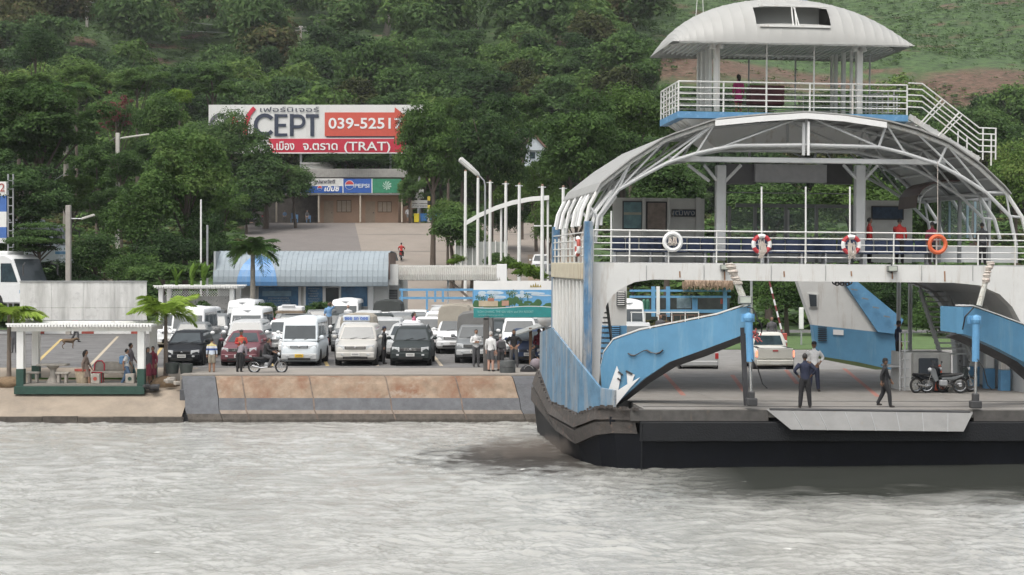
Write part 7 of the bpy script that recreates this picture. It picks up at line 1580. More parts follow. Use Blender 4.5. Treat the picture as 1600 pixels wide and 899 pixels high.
sbn = thing('stone_bench', (Wx(175, 72.3), 72.4, 1.4), 'stone bench with backrest beside the red chair', 'bench'); MB().b(-.8, .8, -.25, .25, .38, .47).build('seat', CST, sbn, bevel=.02); MB().b(-.8, .8, .2, .3, .47, .85).build('backrest', CST, sbn, bevel=.02)
for x in (-.55, .55): MB().b(x - .1, x + .1, -.2, .2, 0, .38).build('leg', CST, sbn, bevel=.02)
for px, lb in ((149, 'small stone block with a red dot beside the red chair'), (203, 'small stone block with a round mark by the right post')):
    t = thing('stone_block', (Wx(px, 71.6), 71.7, 1.4), lb, 'stone block'); MB().b(-.18, .18, -.15, .15, 0, .4).build('block', CST, t, bevel=.02); MB().lathe([(.08, 0), (.08, -.02)], 12, c=(0, -.15, .2), axis='y').build('round_mark', REDP if px < 160 else GRN, t)
ch = thing('plastic_chair', (Wx(153, 72.3), 72.3, 1.4), 'red plastic chair left of the stone bench', 'chair'); PRD = M('red_plastic', (.5, .03, .05), .4)
MB().b(-.23, .23, -.22, .22, .4, .44).build('seat', PRD, ch, bevel=.01); MB().tube([(-.22, .2, .42), (-.2, .28, .75), (-.1, .3, .88), (.1, .3, .88), (.2, .28, .75), (.22, .2, .42)], .03, 6).build('backrest', PRD, ch)
for x in (-.2, .2):
    for y in (-.2, .2): MB().tube([(x, y, 0), (x * .9, y * .9, .41)], .02, 6).build('leg', PRD, ch)
bk = thing('litter_basket', (Wx(129, 71.9), 71.9, 1.4), 'rusty red and cream litter basket behind the bench', 'litter bin'); MB().lathe([(.24, 0), (.3, .3), (.32, .55), (.28, .55), (.24, .1)], 14).build('basket', M('cream_basket', (.4, .33, .24), .8, var=.3, scale=6), bk); MB().lathe([(.33, .5), (.335, .58), (.3, .58)], 14).build('rim', REDP, bk)
for px, d, lb, hh in ((208, 73.2, '', 0),): pass
def heap(px, d, z, w, h, label, seed):
    g = random.Random(seed); t = thing('soil_heap', (Wx(px, d), d, z), label, 'heap'); m = MB(); m.ball((0, 0, 0), (w, w * .7, h), 14, 8); o = m.build('mound', M('brown_soil', (.2, .14, .085), .95, var=.3, scale=5, bump=.6), t, smooth=True)
    for v in o.data.vertices: v.co += Vector((g.uniform(-.06, .06), g.uniform(-.06, .06), g.uniform(-.05, .05)))
heap(258, 72.4, 1.3, .6, .35, 'soil heap round the foot of the young palm by the shelter', 1); heap(10, 72.4, 1.3, .7, .35, 'soil heap at the left edge of the quay', 2)
for px, py, d, lb in ((236, 606, 71.2, 'dark rubble beside the shelter post'), (270, 596, 71.5, 'broken stone blocks at the start of the quay ramp')):
    t = thing('rubble_pile', (Wx(px, d), d, Wz(py, d) - .1), lb, 'rubble'); g = random.Random(px)
    for k in range(7): MB().box((g.uniform(-.3, .3), g.uniform(-.3, .3), g.uniform(.02, .2)), (g.uniform(.15, .35), g.uniform(.15, .3), g.uniform(.1, .2)), Matrix.Rotation(g.uniform(0, 1), 3, 'Z')).build('rock', CST if px > 250 else DARK, t, bevel=.02)
def bollard(px, d, w, h, label, z=1.74): t = thing('concrete_bollard', (Wx(px, d), d, z), label, 'bollard'); MB().lathe([(w * .85, 0), (w, h * .75), (w, h), (w * .8, h)], 14).build('drum', M('dark_green_drum', (.05, .06, .055), .7, var=.3), t, smooth=True); MB().lathe([(w * .6, h), (w * .6, h + .03)], 12).build('cap', DARK, t)
bollard(291, 72.5, .28, .42, 'dark green drum in front of the small black hatchback'); bollard(269, 72.7, .3, .45, 'dark drum beside the young palm trunk')
tbn = thing('litter_bin', (Wx(793, 72.6), 72.6, 1.74), 'dark grey drum bin beside the backpacker', 'litter bin'); MB().lathe([(.3, 0), (.33, .02), (.33, .52), (.3, .56), (.26, .5)], 16).build('drum', M('dark_drum', (.06, .065, .065), .6, var=.3), tbn, smooth=True); MB().torus((0, 0, .3), .335, .012, 16, 4, axis='z').build('hoop', DARK, tbn)
# blank hoarding behind the shelter
hb = thing('blank_hoarding', (0, 0, 0), 'large blank weathered white hoarding above the shelter', 'hoarding')
HM = M('weathered_white_board', (.6, .6, .59), .75, var=.1, scale=1.2, streak=((.36, .36, .35), 1.6, .48, .72), spots=((.4, .4, .4), 2, .55, .7))
for i in range(4):
    a, b = 31 + i * 49.6, 31 + (i + 1) * 49.6 - .35
    wb(a, 440.5, b, 481, 76.5, .06, HM, 'panel', hb); wb(a, 481.4, b, 500, 76.5, .06, HM, 'panel', hb)
wb(30, 439, 229.6, 440.4, 76.46, .14, STEEL, 'frame_edge', hb); wb(30, 500, 229.6, 501, 76.46, .14, STEEL, 'frame_edge', hb)
wb(134, 483, 151, 494, 76.49, .02, M('board_patch', (.57, .57, .56), .7), 'patch', hb)
for px in (36, 222): MB().tube([(Wx(px, 76.7), 76.72, 1.4), (Wx(px, 76.7), 76.72, Wz(441, 76.7))], .09, 8).build('post', WHITE, hb)
# tropical beach hoarding
bh = thing('beach_hoarding', (0, 0, 0), 'hoarding with a tropical beach picture and green wave on a dark post', 'hoarding'); D3 = 75.6
cw_ = lambda n, c: M('print_' + n, c, .5, var=.12, scale=4)
wb(740, 439, 862, 497, D3, .12, WHITE2, 'board', bh)
wb(740, 453, 861.5, 485, D3 - .004, .02, cw_('sky', (.14, .36, .62)), 'picture', bh)
g = random.Random(5)
m = MB()
for k in range(14): m.ball((Wx(g.uniform(752, 855), D3), D3 - .008, Wz(g.uniform(456, 465), D3)), (g.uniform(.1, .4), .003, g.uniform(.03, .09)), 10, 5)
m.build('printed_clouds', cw_('cloud', (.5, .6, .68)), bh)
m = MB()
for k in range(46):
    px = 741 + g.random() * 119; py = 476 + g.uniform(-4, 4) - (6 if 792 < px < 812 else 0); m.ball((Wx(px, D3), D3 - .014, Wz(py, D3)), (g.uniform(.08, .2), .004, g.uniform(.06, .16)), 9, 5)
for px, h in ((796, 455), (804, 454), (800, 458), (748, 462), (757, 464), (824, 459), (769, 461), (815, 466)):
    m.bar((Wx(px, D3), D3 - .014, Wz(482, D3)), (Wx(px + 1, D3), D3 - .014, Wz(h + 2, D3)), .025, .01)
    for k in range(7): a = k * .9; m.add([(Wx(px, D3), D3 - .018, Wz(h + 2, D3)), (Wx(px, D3) + .16 * math.cos(a), D3 - .018, Wz(h + 2, D3) + .11 * math.sin(a)), (Wx(px, D3) + .16 * math.cos(a + .3), D3 - .018, Wz(h + 2, D3) + .11 * math.sin(a + .3) - .02)], [(0, 1, 2)])
m.build('printed_palms', cw_('palm', (.05, .13, .05)), bh)
wb(748, 470, 778, 479, D3 - .024, .006, cw_('cream', (.5, .42, .3)), 'printed_terrace', bh); wb(762, 466, 772, 471, D3 - .028, .006, cw_('tile', (.4, .17, .11)), 'printed_roof', bh); wb(784, 470, 795, 478, D3 - .026, .006, cw_('pinkhouse', (.45, .27, .2)), 'printed_house', bh)
wp = [(740, 482)] + [(740 + 121.5 * k / 10, 481.5 - 2.5 * math.sin(k * .55)) for k in range(1, 11)]
MB().prism([(Wx(a, D3), D3 - .03, Wz(b, D3)) for a, b in [(740, 480)] + [(740 + 12.2 * k, 479.5 + 1.5 * math.sin(k * .6 + .3)) for k in range(1, 11)] + [(862, 496), (740, 496.5)]], (0, .012, 0)).build('printed_wave', cw_('teal', (.03, .25, .25)), bh)
MB().strip([(Wx(740 + 12.2 * k, D3), D3 - .034, Wz(479.7 + 1.5 * math.sin(k * .6 + .3), D3)) for k in range(11)], [(Wx(740 + 12.2 * k, D3), D3 - .034, Wz(480.7 + 1.5 * math.sin(k * .6 + .3), D3)) for k in range(11)]).build('printed_foam', WHITE2, bh, fix=False)
text('KOH CHANG, THE SEA VIEW and SPA RESORT', .14, M('print_white_teal', (.3, .55, .53), .5), (Wx(790, D3), D3 - .04, Wz(487.5, D3)), bh, width=(833 - 746) / FPX * D3)
text('www.kohchang.co.th', .09, MATS['print_white_teal'], (Wx(767, D3), D3 - .04, Wz(492.5, D3)), bh, width=1.1)
gd = cw_('gold', (.35, .28, .08)); m = MB()
for k, (dx, h) in enumerate(((-7, 4), (-3.4, 5.5), (0, 8), (3.4, 5.5), (7, 4))): m.prism([(Wx(837 + dx - 2, D3), D3 - .008, Wz(449, D3)), (Wx(837 + dx + 2, D3), D3 - .008, Wz(449, D3)), (Wx(837 + dx * 1.1, D3), D3 - .008, Wz(449 - h, D3))], (0, .006, 0))
m.build('printed_emblem', gd, bh)
wb(755, 497, 764, 589, D3 - 2.0, .3, M('dark_post', (.1, .095, .09), .6, var=.15), 'post', bh, .02)
MB().b(Wx(755, D3) + .05, Wx(764, D3), D3 - 2.0, D3, Wz(498, D3) + .02, Wz(495, D3)).build('bracket', DARK, bh)
# satellite-like white tank and little canopy by the ferry side
ds = thing('white_globe', (Wx(853, 77), 77, Wz(510, 77)), 'white globe shaped tank beside the ferry side', 'tank'); MB().ball((0, 0, .33), (.38, .36, .36), 14, 9).build('globe', WHITE2, ds, smooth=True); MB().tube([(0, 0, -1.3), (0, 0, .1)], .06, 8).build('post', STEEL, ds); MB().tube([(-.42, -.1, .62), (-.1, -.2, .1)], .04, 6).build('arm', FGR, ds)
cn2 = thing('stall_canopy', (0, 0, 0), 'small grey slanting canopy on a wooden post by the ferry side', 'canopy'); a, b = P(806, 525, 78), P(858, 508, 78)
MB().prism([a, b, b + Vector((0, 1.6, .1)), a + Vector((0, 1.6, .1))], (0, 0, .06)).build('canopy_sheet', M('canopy_grey', (.25, .26, .25), .7), cn2)
for px in (829, 850): MB().b(Wx(px, 78.3) - .07, Wx(px, 78.3) + .07, 78.3, 78.44, 1.79, Wz(513, 78)).build('post', WOOD, cn2)
bgm = thing('luggage', (Wx(826, 73.2), 73.2, 1.45), 'pile of dark bags with a pale strap at the ferry side', 'luggage'); MB().ball((0, 0, .32), (.38, .3, .32), 12, 8).build('bag', CL['black'], bgm, smooth=True); MB().ball((.3, .1, .65), (.25, .2, .25), 10, 7).build('bag', CL['mauve'], bgm, smooth=True); MB().torus((.0, -.2, .4), .2, .02, 14, 5).build('strap', CL['grey'], bgm)
# flagpoles
GP = 'white flagpoles beside the road'
for i, (px, pt, pb, d) in enumerate(((727, 268, 416, 132), (746.5, 278, 416, 130), (765.5, 284, 416, 128), (790, 286, 416, 124), (811, 289, 440, 116), (847, 291, 440, 112), (879.7, 293, 420, 112))):
    x = Wx(px, d); z = gz(0, d); h = Wz(pt, d) - z
    t = thing('flagpole', (x, d, z), ['white flagpole nearest the road', 'white flagpole left of the street lamp', 'white flagpole right of the street lamp', 'white flagpole crossing the left part of the arch beam', 'white flagpole fifth from the road beside a lime bush', 'white flagpole crossing the right end of the arch beam', 'white flagpole just clear of the ferry roof'][i], 'flagpole', group=GP)
    MB().tube([(0, 0, 0), (0, 0, h * .5), (.02, 0, h)], [.13, .12, .1], 8).build('pole', WHITE, t, smooth=True); MB().ball((.02, 0, h + .05), (.09, .09, .08), 8, 6).build('finial', M('rusty_finial', (.25, .17, .12), .8), t)
    if i > 1: MB().tube([(-.25, 0, h - .08), (.25, 0, h - .08)], .03, 5).build('cross_arm', STEEL, t)
    MB().b(-.2, .2, -.2, .2, 0, .12).build('base', CONC, t)
ab = thing('arch_beam', (0, 0, 0), 'curved white steel arch beam between the flagpoles', 'arch'); pts = [P(a, b, 122) for a, b in ((729, 348), (750, 336), (775, 325), (800, 317), (830, 311), (858, 309))]
MB().strip([p + Vector((0, 0, .16)) for p in pts], [p - Vector((0, 0, .16)) for p in pts], (0, .35, 0)).build('beam', WHITE, ab)
for px, py in ((783, 322), (856, 310)): p = P(px, py, 122.3); MB().tube([(p.x, 122.3, gz(0, 122.3)), p], .08, 8).build('post', WHITE, ab)
wb(834, 352, 862, 354, 121, .1, WHITE, 'cross_bar', ab)
# translucent panel fence behind poles
pfn = thing('panel_fence', (0, 0, 0), 'grey green see-through panel fence behind the flagpoles', 'fence')
for k in range(9): wb(712 + k * 9, 378 if k > 2 else 384, 720 + k * 9, 415, 137, .05, M('fence_panel', (.3, .32, .3), .7, var=.1), 'panel', pfn)
for k in range(10): wb(710.5 + k * 9, 376, 712 + k * 9, 416, 136.9, .1, WHITE, 'post', pfn)
# street lamps and utility poles
LG = 'lamps'
sl = thing('street_lamp', (Wx(758, 118), 118, gz(0, 118)), 'tall street lamp with a long tilted lamp head among the flagpoles', 'street lamp'); o = sl.location
def rel(px, py, d): return P(px, py, d) - Vector(o)
MB().tube([(0, 0, 0), rel(758, 290, 118), rel(756, 282, 118), rel(749, 275, 118)], [.09, .06, .05, .05], 8).build('pole', STEEL, sl, smooth=True)
a, b = rel(749, 275, 118), rel(718, 248, 118); MB().tube([a, a.lerp(b, .1), a.lerp(b, .5), a.lerp(b, .95), b], [.07, .16, .2, .2, .08], 8).build('lamp_head', M('lamp_head_grey', (.5, .5, .48), .5), sl, smooth=True)
MB().bar(a.lerp(b, .15) + Vector((0, -.12, -.12)), a.lerp(b, .9) + Vector((0, -.12, -.12)), .16, .06).build('diffuser', M('lamp_diffuser', (.6, .6, .55), .3), sl)
CP = M('concrete_pole', (.33, .31, .28), .9, var=.15, scale=2)
def pole_(px, pt, d, r, label, arm=None, cross=False, mat=CP, nm='utility_pole', zb=None):
    x = Wx(px, d); z = gz(x, d) if zb is None else zb; h = Wz(pt, d) - z; t = thing(nm, (x, d, z), label, 'utility pole'); MB().prism([(-r, -r, 0), (r, -r, 0), (r, r, 0), (-r, r, 0)], (0, 0, h)).build('pole', mat, t, bevel=r * .2)
    if arm:
        a_, b_ = P(*arm[0], d) - t.location, P(*arm[1], d) - t.location; MB().tube([Vector((0, 0, a_.z)), a_], .04, 6).build('arm', STEEL, t); MB().bar(a_, b_, .22, .14).build('lamp_head', M('lamp_head_pale', (.45, .44, .4), .5), t, bevel=.03)
    if cross:
        for dz_ in (0, -.7): MB().b(-1.1, 1.1, -.06, .06, h - .3 + dz_, h - .18 + dz_).build('cross_arm', CP, t)
        for x_ in (-.9, -.3, .3, .9): MB().lathe([(.05, 0), (.07, .08), (.04, .18)], 8, c=(x_, 0, h - .18)).build('insulator', WHITE2, t)
    return t
pole_(107, 321, 110, .16, 'thick concrete pole with lamp arm rising behind the blank hoarding', ((128, 342), (148, 336)))
pole_(184, 208, 150, .16, 'pole with a long lamp arm below the red flowering tree', ((190, 216), (233, 210)), mat=M('pale_pole', (.48, .46, .42), .8))
pole_(314, 312, 112, .05, 'thin white mast left of the ticket hall roof', mat=WHITE); pole_(324, 352, 112.5, .06, 'thin grey mast carrying a small rack beside the ticket hall', mat=STEEL)
pole_(136, -4, 377, .28, 'power pole on the grassy upper left slope', cross=True); pole_(470, 41, 355, .22, 'power pole with cross arms above the big hoarding', cross=True)
for px, py in ((318, 390), (318, 403)): wb(px - 4, py, px + 8, py + 1.5, 112, .1, STEEL, 'mast_rack').parent = None if False else bpy.data.objects['utility_pole.003'] if 'utility_pole.003' in bpy.data.objects else None
def wire(pts, sag, label, r=.035):
    t = thing('power_line', pts[0], label, 'power line'); o_ = pts[0]; m = MB()
    for a_, b_ in zip(pts, pts[1:]): m.tube([a_.lerp(b_, s) - o_ + Vector((0, 0, -sag * 4 * s * (1 - s))) for s in [k / 14 for k in range(15)]], r, 4)
    m.build('cable', M('cable_grey', (.2, .21, .21), .7), t)
for k, dy in enumerate((0, 3)): wire([P(136, 2 + dy * 8, 377), P(470, 43 + dy, 355), P(640, 92 + dy * 2, 320)], 1.8, ['upper power line sagging across the top left forest', 'lower power line sagging across the top left forest'][k])
wire([P(-20, 342, 160), P(184, 212, 150)], .4, 'thin cable leading to the pole below the red flowering tree')
# left billboard strip and lattice mast
lb_ = thing('tall_sign', (0, 0, 0), 'blue and white tall sign at the left edge', 'sign')
for i, (y0, y1, mt) in enumerate(((284, 306, WHITE), (306, 331, M('sign_blue', (.06, .15, .42), .5)), (331, 355, WHITE), (355, 372, M('sign_blue', (.06, .15, .42), .5)), (372, 380, PW))): wb(-12, y0, 10, y1, 118, .2, mt, 'panel', lb_)
for px in (12, 20): MB().tube([(Wx(px, 118), 118.1, 1.9), (Wx(px, 118), 118.1, Wz(272, 118))], .06, 6).build('mast_leg', STEEL, lb_)
for k in range(9): wb(12, 282 + k * 13, 20, 283.2 + k * 13, 118.05, .06, STEEL, 'mast_rung', lb_)
text('2', .8, REDP, (Wx(3, 117.9), 117.96, Wz(294, 118)), lb_)
# ---- big furniture hoarding
DB = 206.0
fh = thing('furniture_hoarding', (0, 0, 0), 'long white and red furniture hoarding standing in the trees above the store', 'hoarding')
BW = M('hoarding_white', (.66, .66, .65), .6, var=.04, scale=.4, streak=((.48, .47, .45), .8, .6, .8)); BR = M('hoarding_red', (.5, .025, .055), .5, var=.06); BO = M('hoarding_orange_red', (.56, .09, .06), .5, var=.06); BN = M('hoarding_navy', (.035, .045, .075), .5); BT = M('hoarding_letter_grey', (.12, .12, .14), .5)
for i in range(6): a = 326 + i * 56; wb(a, 164, min(a + 55.8, 661), 240, DB, .25, BW, 'panel', fh)
wb(420, 217, 634, 238.5, DB - .04, .03, BR, 'printed_band', fh); wb(420, 238.5, 634, 240, DB - .05, .04, WHITE2, 'printed_rule', fh)
wb(510, 213.2, 630, 215, DB - .04, .03, BN, 'printed_shadow', fh)
MB().prism([(Wx(a, DB), DB - .08, Wz(b, DB)) for a, b in ((507.5, 176), (616.5, 176), (617, 168), (650, 194), (617, 219), (616.5, 213), (507.5, 213))], (0, .04, 0)).build('printed_arrow', BO, fh)
def bt(s, px, py, hpx, mat, w=None, bold=0, d_=DB - .12): return text(s, hpx / FPX * DB * 1.37, mat, (Wx(px, DB), d_, Wz(py, DB)), fh, ext=.01, bold=bold, width=(w / FPX * DB if w else None))
WT = M('letter_white', (.78, .78, .78), .5)
bt('039-52517', 571, 194, 17, WT, 116, .03)
bt('(TRAT)', 574, 229.5, 14, WT, 72, .015); bt('จ.ตราด', 501, 229, 13, WT, 54, .02); bt('อ.เมือง', 440, 229, 13, WT, 40, .02)
bt('เฟอร์นิเจอร์', 452, 172, 7.5, BN, 92, 0)
# logo letters built as strokes
def stroke(pts, w, mat, nm='logo_letter', dd=.0):
    P_ = [Vector((Wx(a, DB), DB - .1 - dd, Wz(b, DB))) for a, b in pts]; m = MB(); k = w / FPX * DB; A_ = []; B_ = []
    for i, p in enumerate(P_):
        t = (P_[min(i + 1, len(P_) - 1)] - P_[max(0, i - 1)]).normalized(); n = Vector((-t.z, 0, t.x)) * k / 2; A_.append(p + n); B_.append(p - n)
    m.strip(A_, B_, (0, .05, 0)); return m.build(nm, mat, fh)
arc = lambda cx, cy, rx, ry, a0, a1, n=16: [(cx + rx * math.cos(R(a0 + (a1 - a0) * i / n)), cy + ry * math.sin(R(a0 + (a1 - a0) * i / n))) for i in range(n + 1)]
stroke(arc(343, 197, 13.5, 17, 0, 360, 24), 5.5, BT); 
stroke([(364, 214), (364, 182), (386, 212)], 5.5, BR); stroke([(382, 208), (385, 192), (389, 180), (394, 173), (398, 169)], 6.5, BR, 'logo_tick', .02)
stroke(arc(414, 195.5, 14.5, 15, 40, 320), 6, BN); stroke([(449, 181), (432, 181)], 4.5, BN); stroke([(432, 178.5), (432, 213)], 6, BN, dd=.01); stroke([(432, 196), (447, 196)], 4.5, BN); stroke([(432, 211), (449, 211)], 4.5, BN)
stroke([(456, 213), (456, 178.5)], 6, BN); stroke([(456, 181.5), (467, 181.5)] + arc(467, 190, 8, 8.5, -80, 90, 10) + [(456, 198.5)], 5, BN, dd=.012); stroke([(478, 181.5), (498, 181.5)], 5.5, BN); stroke([(488, 179), (488, 213)], 6, BN, dd=.01)
for px in (336, 400, 470, 540, 610, 655): MB().tube([(Wx(px, DB + .5), DB + .6, 10.5), (Wx(px, DB + .5), DB + .6, Wz(165, DB))], .14, 8).build('post', STEEL, fh)
for py in (170, 200, 232): wb(327, py, 660, py + 2, DB + .3, .12, STEEL, 'frame_bar', fh)
# ---- store below
DS = 200.5; zs = gz(0, 200)
st = thing('roadside_store', (0, 0, 0), 'low orange brown store with cola signs above its awning', 'building')
PEACH = M('peach_wall', (.42, .28, .2), .85, var=.08, scale=.8, streak=((.3, .2, .15), 1.5, .55, .8))
wb(390, 305, 640, 352, DS + 3, 6, PEACH, 'wall', st); wb(497, 306, 622, 352, DS, 3.1, PEACH, 'wall', st)
wb(452, 264, 636, 278, DS + .5, 6, M('grey_roof_wall', (.34, .33, .31), .85, var=.12, streak=((.22, .2, .18), 1.5, .5, .75)), 'roof_parapet', st)
for k in range(60): a = 455 + k * 3; wb(a, 265, a + 2.6, 277, DS + .4, .1, M('grey_tile', (.33, .32, .3), .9, var=.15, scale=3), 'roof_tile', st)
CS = [M('sign_white', (.6, .6, .58), .5), M('sign_cola_blue', (.03, .1, .36), .4, var=.08), M('sign_green', (.03, .2, .11), .5, var=.15)]
wb(455, 279, 536, 291, DS - .25, .15, CS[0], 'sign_panel', st); wb(440, 291, 535, 301.5, DS - .25, .15, CS[1], 'sign_panel', st); wb(536.5, 279.5, 580.5, 301.5, DS - .25, .15, CS[1], 'sign_panel', st); wb(582, 279.5, 627, 301.5, DS - .25, .15, CS[2], 'sign_panel', st)
wb(535.4, 279, 536.4, 302, DS - .28, .1, WHITE2, 'sign_trim', st); wb(580.6, 279, 581.8, 302, DS - .28, .1, WHITE2, 'sign_trim', st)
def stx(s, px, py, hpx, mat, w=None, bold=0, shear=0): return text(s, hpx / FPX * DS * 1.37, mat, (Wx(px, DS), DS - .3, Wz(py, DS)), st, ext=.008, bold=bold, shear=shear, width=(w / FPX * DS if w else None))
stx('PEPSI', 566, 291, 6, M('sign_pale', (.55, .6, .68), .5), 23, .012); stx('เป๊ปซี่', 518, 296, 7, WT, 24, .02, .2); stx('บุปผาสวัสดิ์', 508, 284.5, 5, M('ink_grey', (.12, .12, .14), .5), 32, .02); stx('เป๊ปซี่', 468, 296, 6, WT, 14, .04, .2)
def logo(px, py, r):
    c = Vector((Wx(px, DS), DS - .3, Wz(py, DS))); rr = r / FPX * DS
    for nm, mat, a0, a1 in (('logo_half', M('logo_red', (.5, .05, .05), .5), 8, 172), ('logo_half', CS[1], 188, 352)):
        MB().prism([c + Vector((rr * math.cos(R(a0 + (a1 - a0) * i / 12)), 0, rr * math.sin(R(a0 + (a1 - a0) * i / 12)))) for i in range(13)], (0, .03, 0)).build(nm, mat, st)
    MB().lathe([(rr * 1.1, 0), (rr * 1.1, .02)], 20, c=c + Vector((0, .035, 0)), axis='y').build('logo_disc', WHITE2, st)
logo(546.5, 289.5, 6.5); logo(500, 294.5, 3.5)
m = MB(); g = random.Random(4)
for k in range(9): a = k * .7; px, py = 605 + 6 * math.cos(a), 290 + 6 * math.sin(a); m.prism([(Wx(604, DS), DS - .29, Wz(292, DS)), (Wx(px, DS), DS - .29, Wz(py, DS)), (Wx(px + 3 * math.cos(a + 1.2), DS), DS - .29, Wz(py + 3 * math.sin(a + 1.2), DS))], (0, .02, 0))
m.build('printed_leaf', M('sign_mint', (.4, .55, .47), .5), st)
wb(438, 302.5, 632, 304.2, DS - 2.2, 2.2, M('awning_grey', (.26, .26, .25), .7), 'awning', st)
for px in (432, 498, 563, 628): MB().tube([(Wx(px, DS - 2), DS - 2, zs), (Wx(px, DS - 2), DS - 2, Wz(304, DS - 2))], .1, 8).build('awning_post', M('post_cream', (.45, .4, .33), .7), st)
for x0_, x1_, y0_, nm in ((506, 521, 314, 'door'), (571, 586, 315, 'door'), (526, 549, 313, 'window'), (590, 612, 315, 'window')):
    y1_ = 349 if nm == 'door' else 332
    o = wb(x0_, y0_, x1_, y1_, DS - .06, .1, M('door_tan', (.36, .28, .21), .7, var=.08) if nm == 'door' else WOOD, nm, st)
    if nm == 'window':
        for k in range(3): wb(x0_ + 1 + k * (x1_ - x0_ - 1) / 3, y0_ + 1, x0_ + (k + 1) * (x1_ - x0_ - 1) / 3, y1_ - 1, DS - .09, .04, M('shutter_tan', (.4, .33, .26), .7), 'pane', o)
    else: wb(x1_ - 3, 332, x1_ - 1.8, 333.5, DS - .1, .05, DARK, 'handle', o)
# shaded left part of the store
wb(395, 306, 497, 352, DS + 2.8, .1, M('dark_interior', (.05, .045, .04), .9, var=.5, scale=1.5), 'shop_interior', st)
for px, nm, mt, w, h, lb in ((482, 'plastic_chair', CL['blue'], .5, .8, 'pale blue plastic chair by the store door'), (458, 'plastic_chair', CL['jeans'], .55, 1.1, 'blue plastic chair under the store awning'), (462, 'plastic_chair', CL['blue'], .5, .9, 'light blue plastic chair beside the darker blue one')):
    d_ = 199 + px % 3 * .3; t = thing(nm, (Wx(px, d_), d_, zs), lb, 'chair'); MB().b(-w / 2, w / 2, -w / 2, w / 2, .42, .47).build('seat', mt, t); MB().b(-w / 2, w / 2, w / 2 - .05, w / 2, .47, h).build('backrest', mt, t)
    for x in (-w / 2 + .04, w / 2 - .04):
        for y in (-w / 2 + .04, w / 2 - .04): MB().b(x - .03, x + .03, y - .03, y + .03, 0, .42).build('leg', mt, t)
t = thing('market_table', (Wx(385, 198), 198, zs), 'table with a flowered cloth at the left of the store', 'table'); MB().b(-1.2, 1.2, -.5, .5, .3, .82).build('cloth', M('flowered_cloth', (.4, .42, .46), .8, var=.4, scale=4), t, bevel=.03); MB().b(-1.1, 1.1, -.4, .4, 0, .3).build('base', DARK, t)
motorbike((Wx(372, 197.5), 197.6, zs), 'motorcycle parked before the flowered table', PDG, R(30), 'motorcycles parked at the store'); motorbike((Wx(400, 197.5), 197.8, zs), 'motorcycle parked right of the flowered table', PG, R(100), 'motorcycles parked at the store'); motorbike((Wx(412, 197.5), 198.2, zs), 'motorcycle parked nearest the store awning post', PR, R(80), 'motorcycles parked at the store')
yb = thing('yellow_bin', (Wx(651, 199), 199, zs), 'tall yellow litter bin at the roadside', 'litter bin'); MB().prism([(-.28, -.25, 0), (.28, -.25, 0), (.28, .25, 0), (-.28, .25, 0)], (0, 0, .85)).build('body', M('bin_yellow', (.55, .45, .02), .5), yb, bevel=.03); MB().b(-.32, .32, -.29, .29, .85, 1.0).build('lid', M('bin_yellow', (.55, .45, .02), .5), yb, bevel=.03)
for px, w, lb in ((663.5, .5, 'small blue wheeled bin right of the yellow bin'), (681, .95, 'wide blue dumpster under the roadside tree')):
    t = thing('blue_bin', (Wx(px, 199.5), 199.6, zs), lb, 'bin'); MB().prism([(-w * .9, -.4, .1), (w * .9, -.4, .1), (w, -.45, .95), (-w, -.45, .95)], (0, .8, 0)).build('body', M('bin_blue', (.04, .16, .42), .5), t, bevel=.03); MB().b(-w * 1.03, w * 1.03, -.48, .42, .95, 1.02).build('lid', M('bin_blue', (.04, .16, .42), .5), t, bevel=.02)
sg = thing('notice_sign', (Wx(653, 199.8), 199.8, zs), 'white notice boards on a pole above the yellow bin', 'sign')
for y0_, y1_, a_, b_ in ((296, 310, 643, 662), (313, 318, 643, 672), (319, 325, 643, 672)): MB().b(Wx(a_, 199.8) - sg.location.x, Wx(b_, 199.8) - sg.location.x, 0, .1, Wz(y1_, 199.8) - zs, Wz(y0_, 199.8) - zs).build('board', WHITE, sg)
text('ห้ามจอด', .3, DARK, (.2, -.01, Wz(322, 199.8) - zs), sg, width=1.7); MB().tube([(0, .1, 0), (0, .1, Wz(297, 199.8) - zs)], .06, 6).build('post', WHITE, sg)
sp = thing('striped_post', (Wx(670, 199), 199, zs), 'black and yellow striped pole base beside the dumpster', 'post')
for k in range(6): MB().b(-.16, .16, -.1, .1, k * .5, k * .5 + .49).build('band', [CP, CP, CP, M('stripe_yellow', (.5, .42, .05), .6), BLACK, MATS['stripe_yellow']][k], sp)
# house on the hill
hs = thing('hill_house', (0, 0, 0), 'white house with a brown gable roof half hidden by trees', 'house'); DH = 196
wb(820, 232, 846, 270, DH, 6, M('pale_blue_wall', (.45, .5, .54), .8), 'wall', hs); MB().prism([P(812, 238, DH - .5), P(834, 212, DH - .5), P(858, 238, DH - .5), P(856, 232, DH - .5), P(834, 207, DH - .5), P(814, 232, DH - .5)], (0, 7, 0)).build('roof', M('brown_tile_roof', (.15, .09, .07), .8, var=.2), hs)
MB().prism([P(816, 235, DH - .3), P(834, 213, DH - .3), P(854, 235, DH - .3)], (0, .3, 0)).build('gable', M('pale_blue_wall', (.45, .5, .54), .8), hs); wb(828, 238, 836, 248, DH - .06, .1, GLASS2, 'window', hs)
wb(800, 206, 834, 222, DH + 3, 4, M('grey_roof_slab', (.3, .28, .26), .8), 'side_roof', hs)
# small white building bits behind trees
bl = thing('white_outbuilding', (0, 0, 0), 'white wall showing above the store roof', 'building'); wb(472, 256, 520, 268, 204, 3, WALL, 'wall', bl); wb(470, 254, 522, 257, 203.8, 3.4, CORR, 'roof', bl)
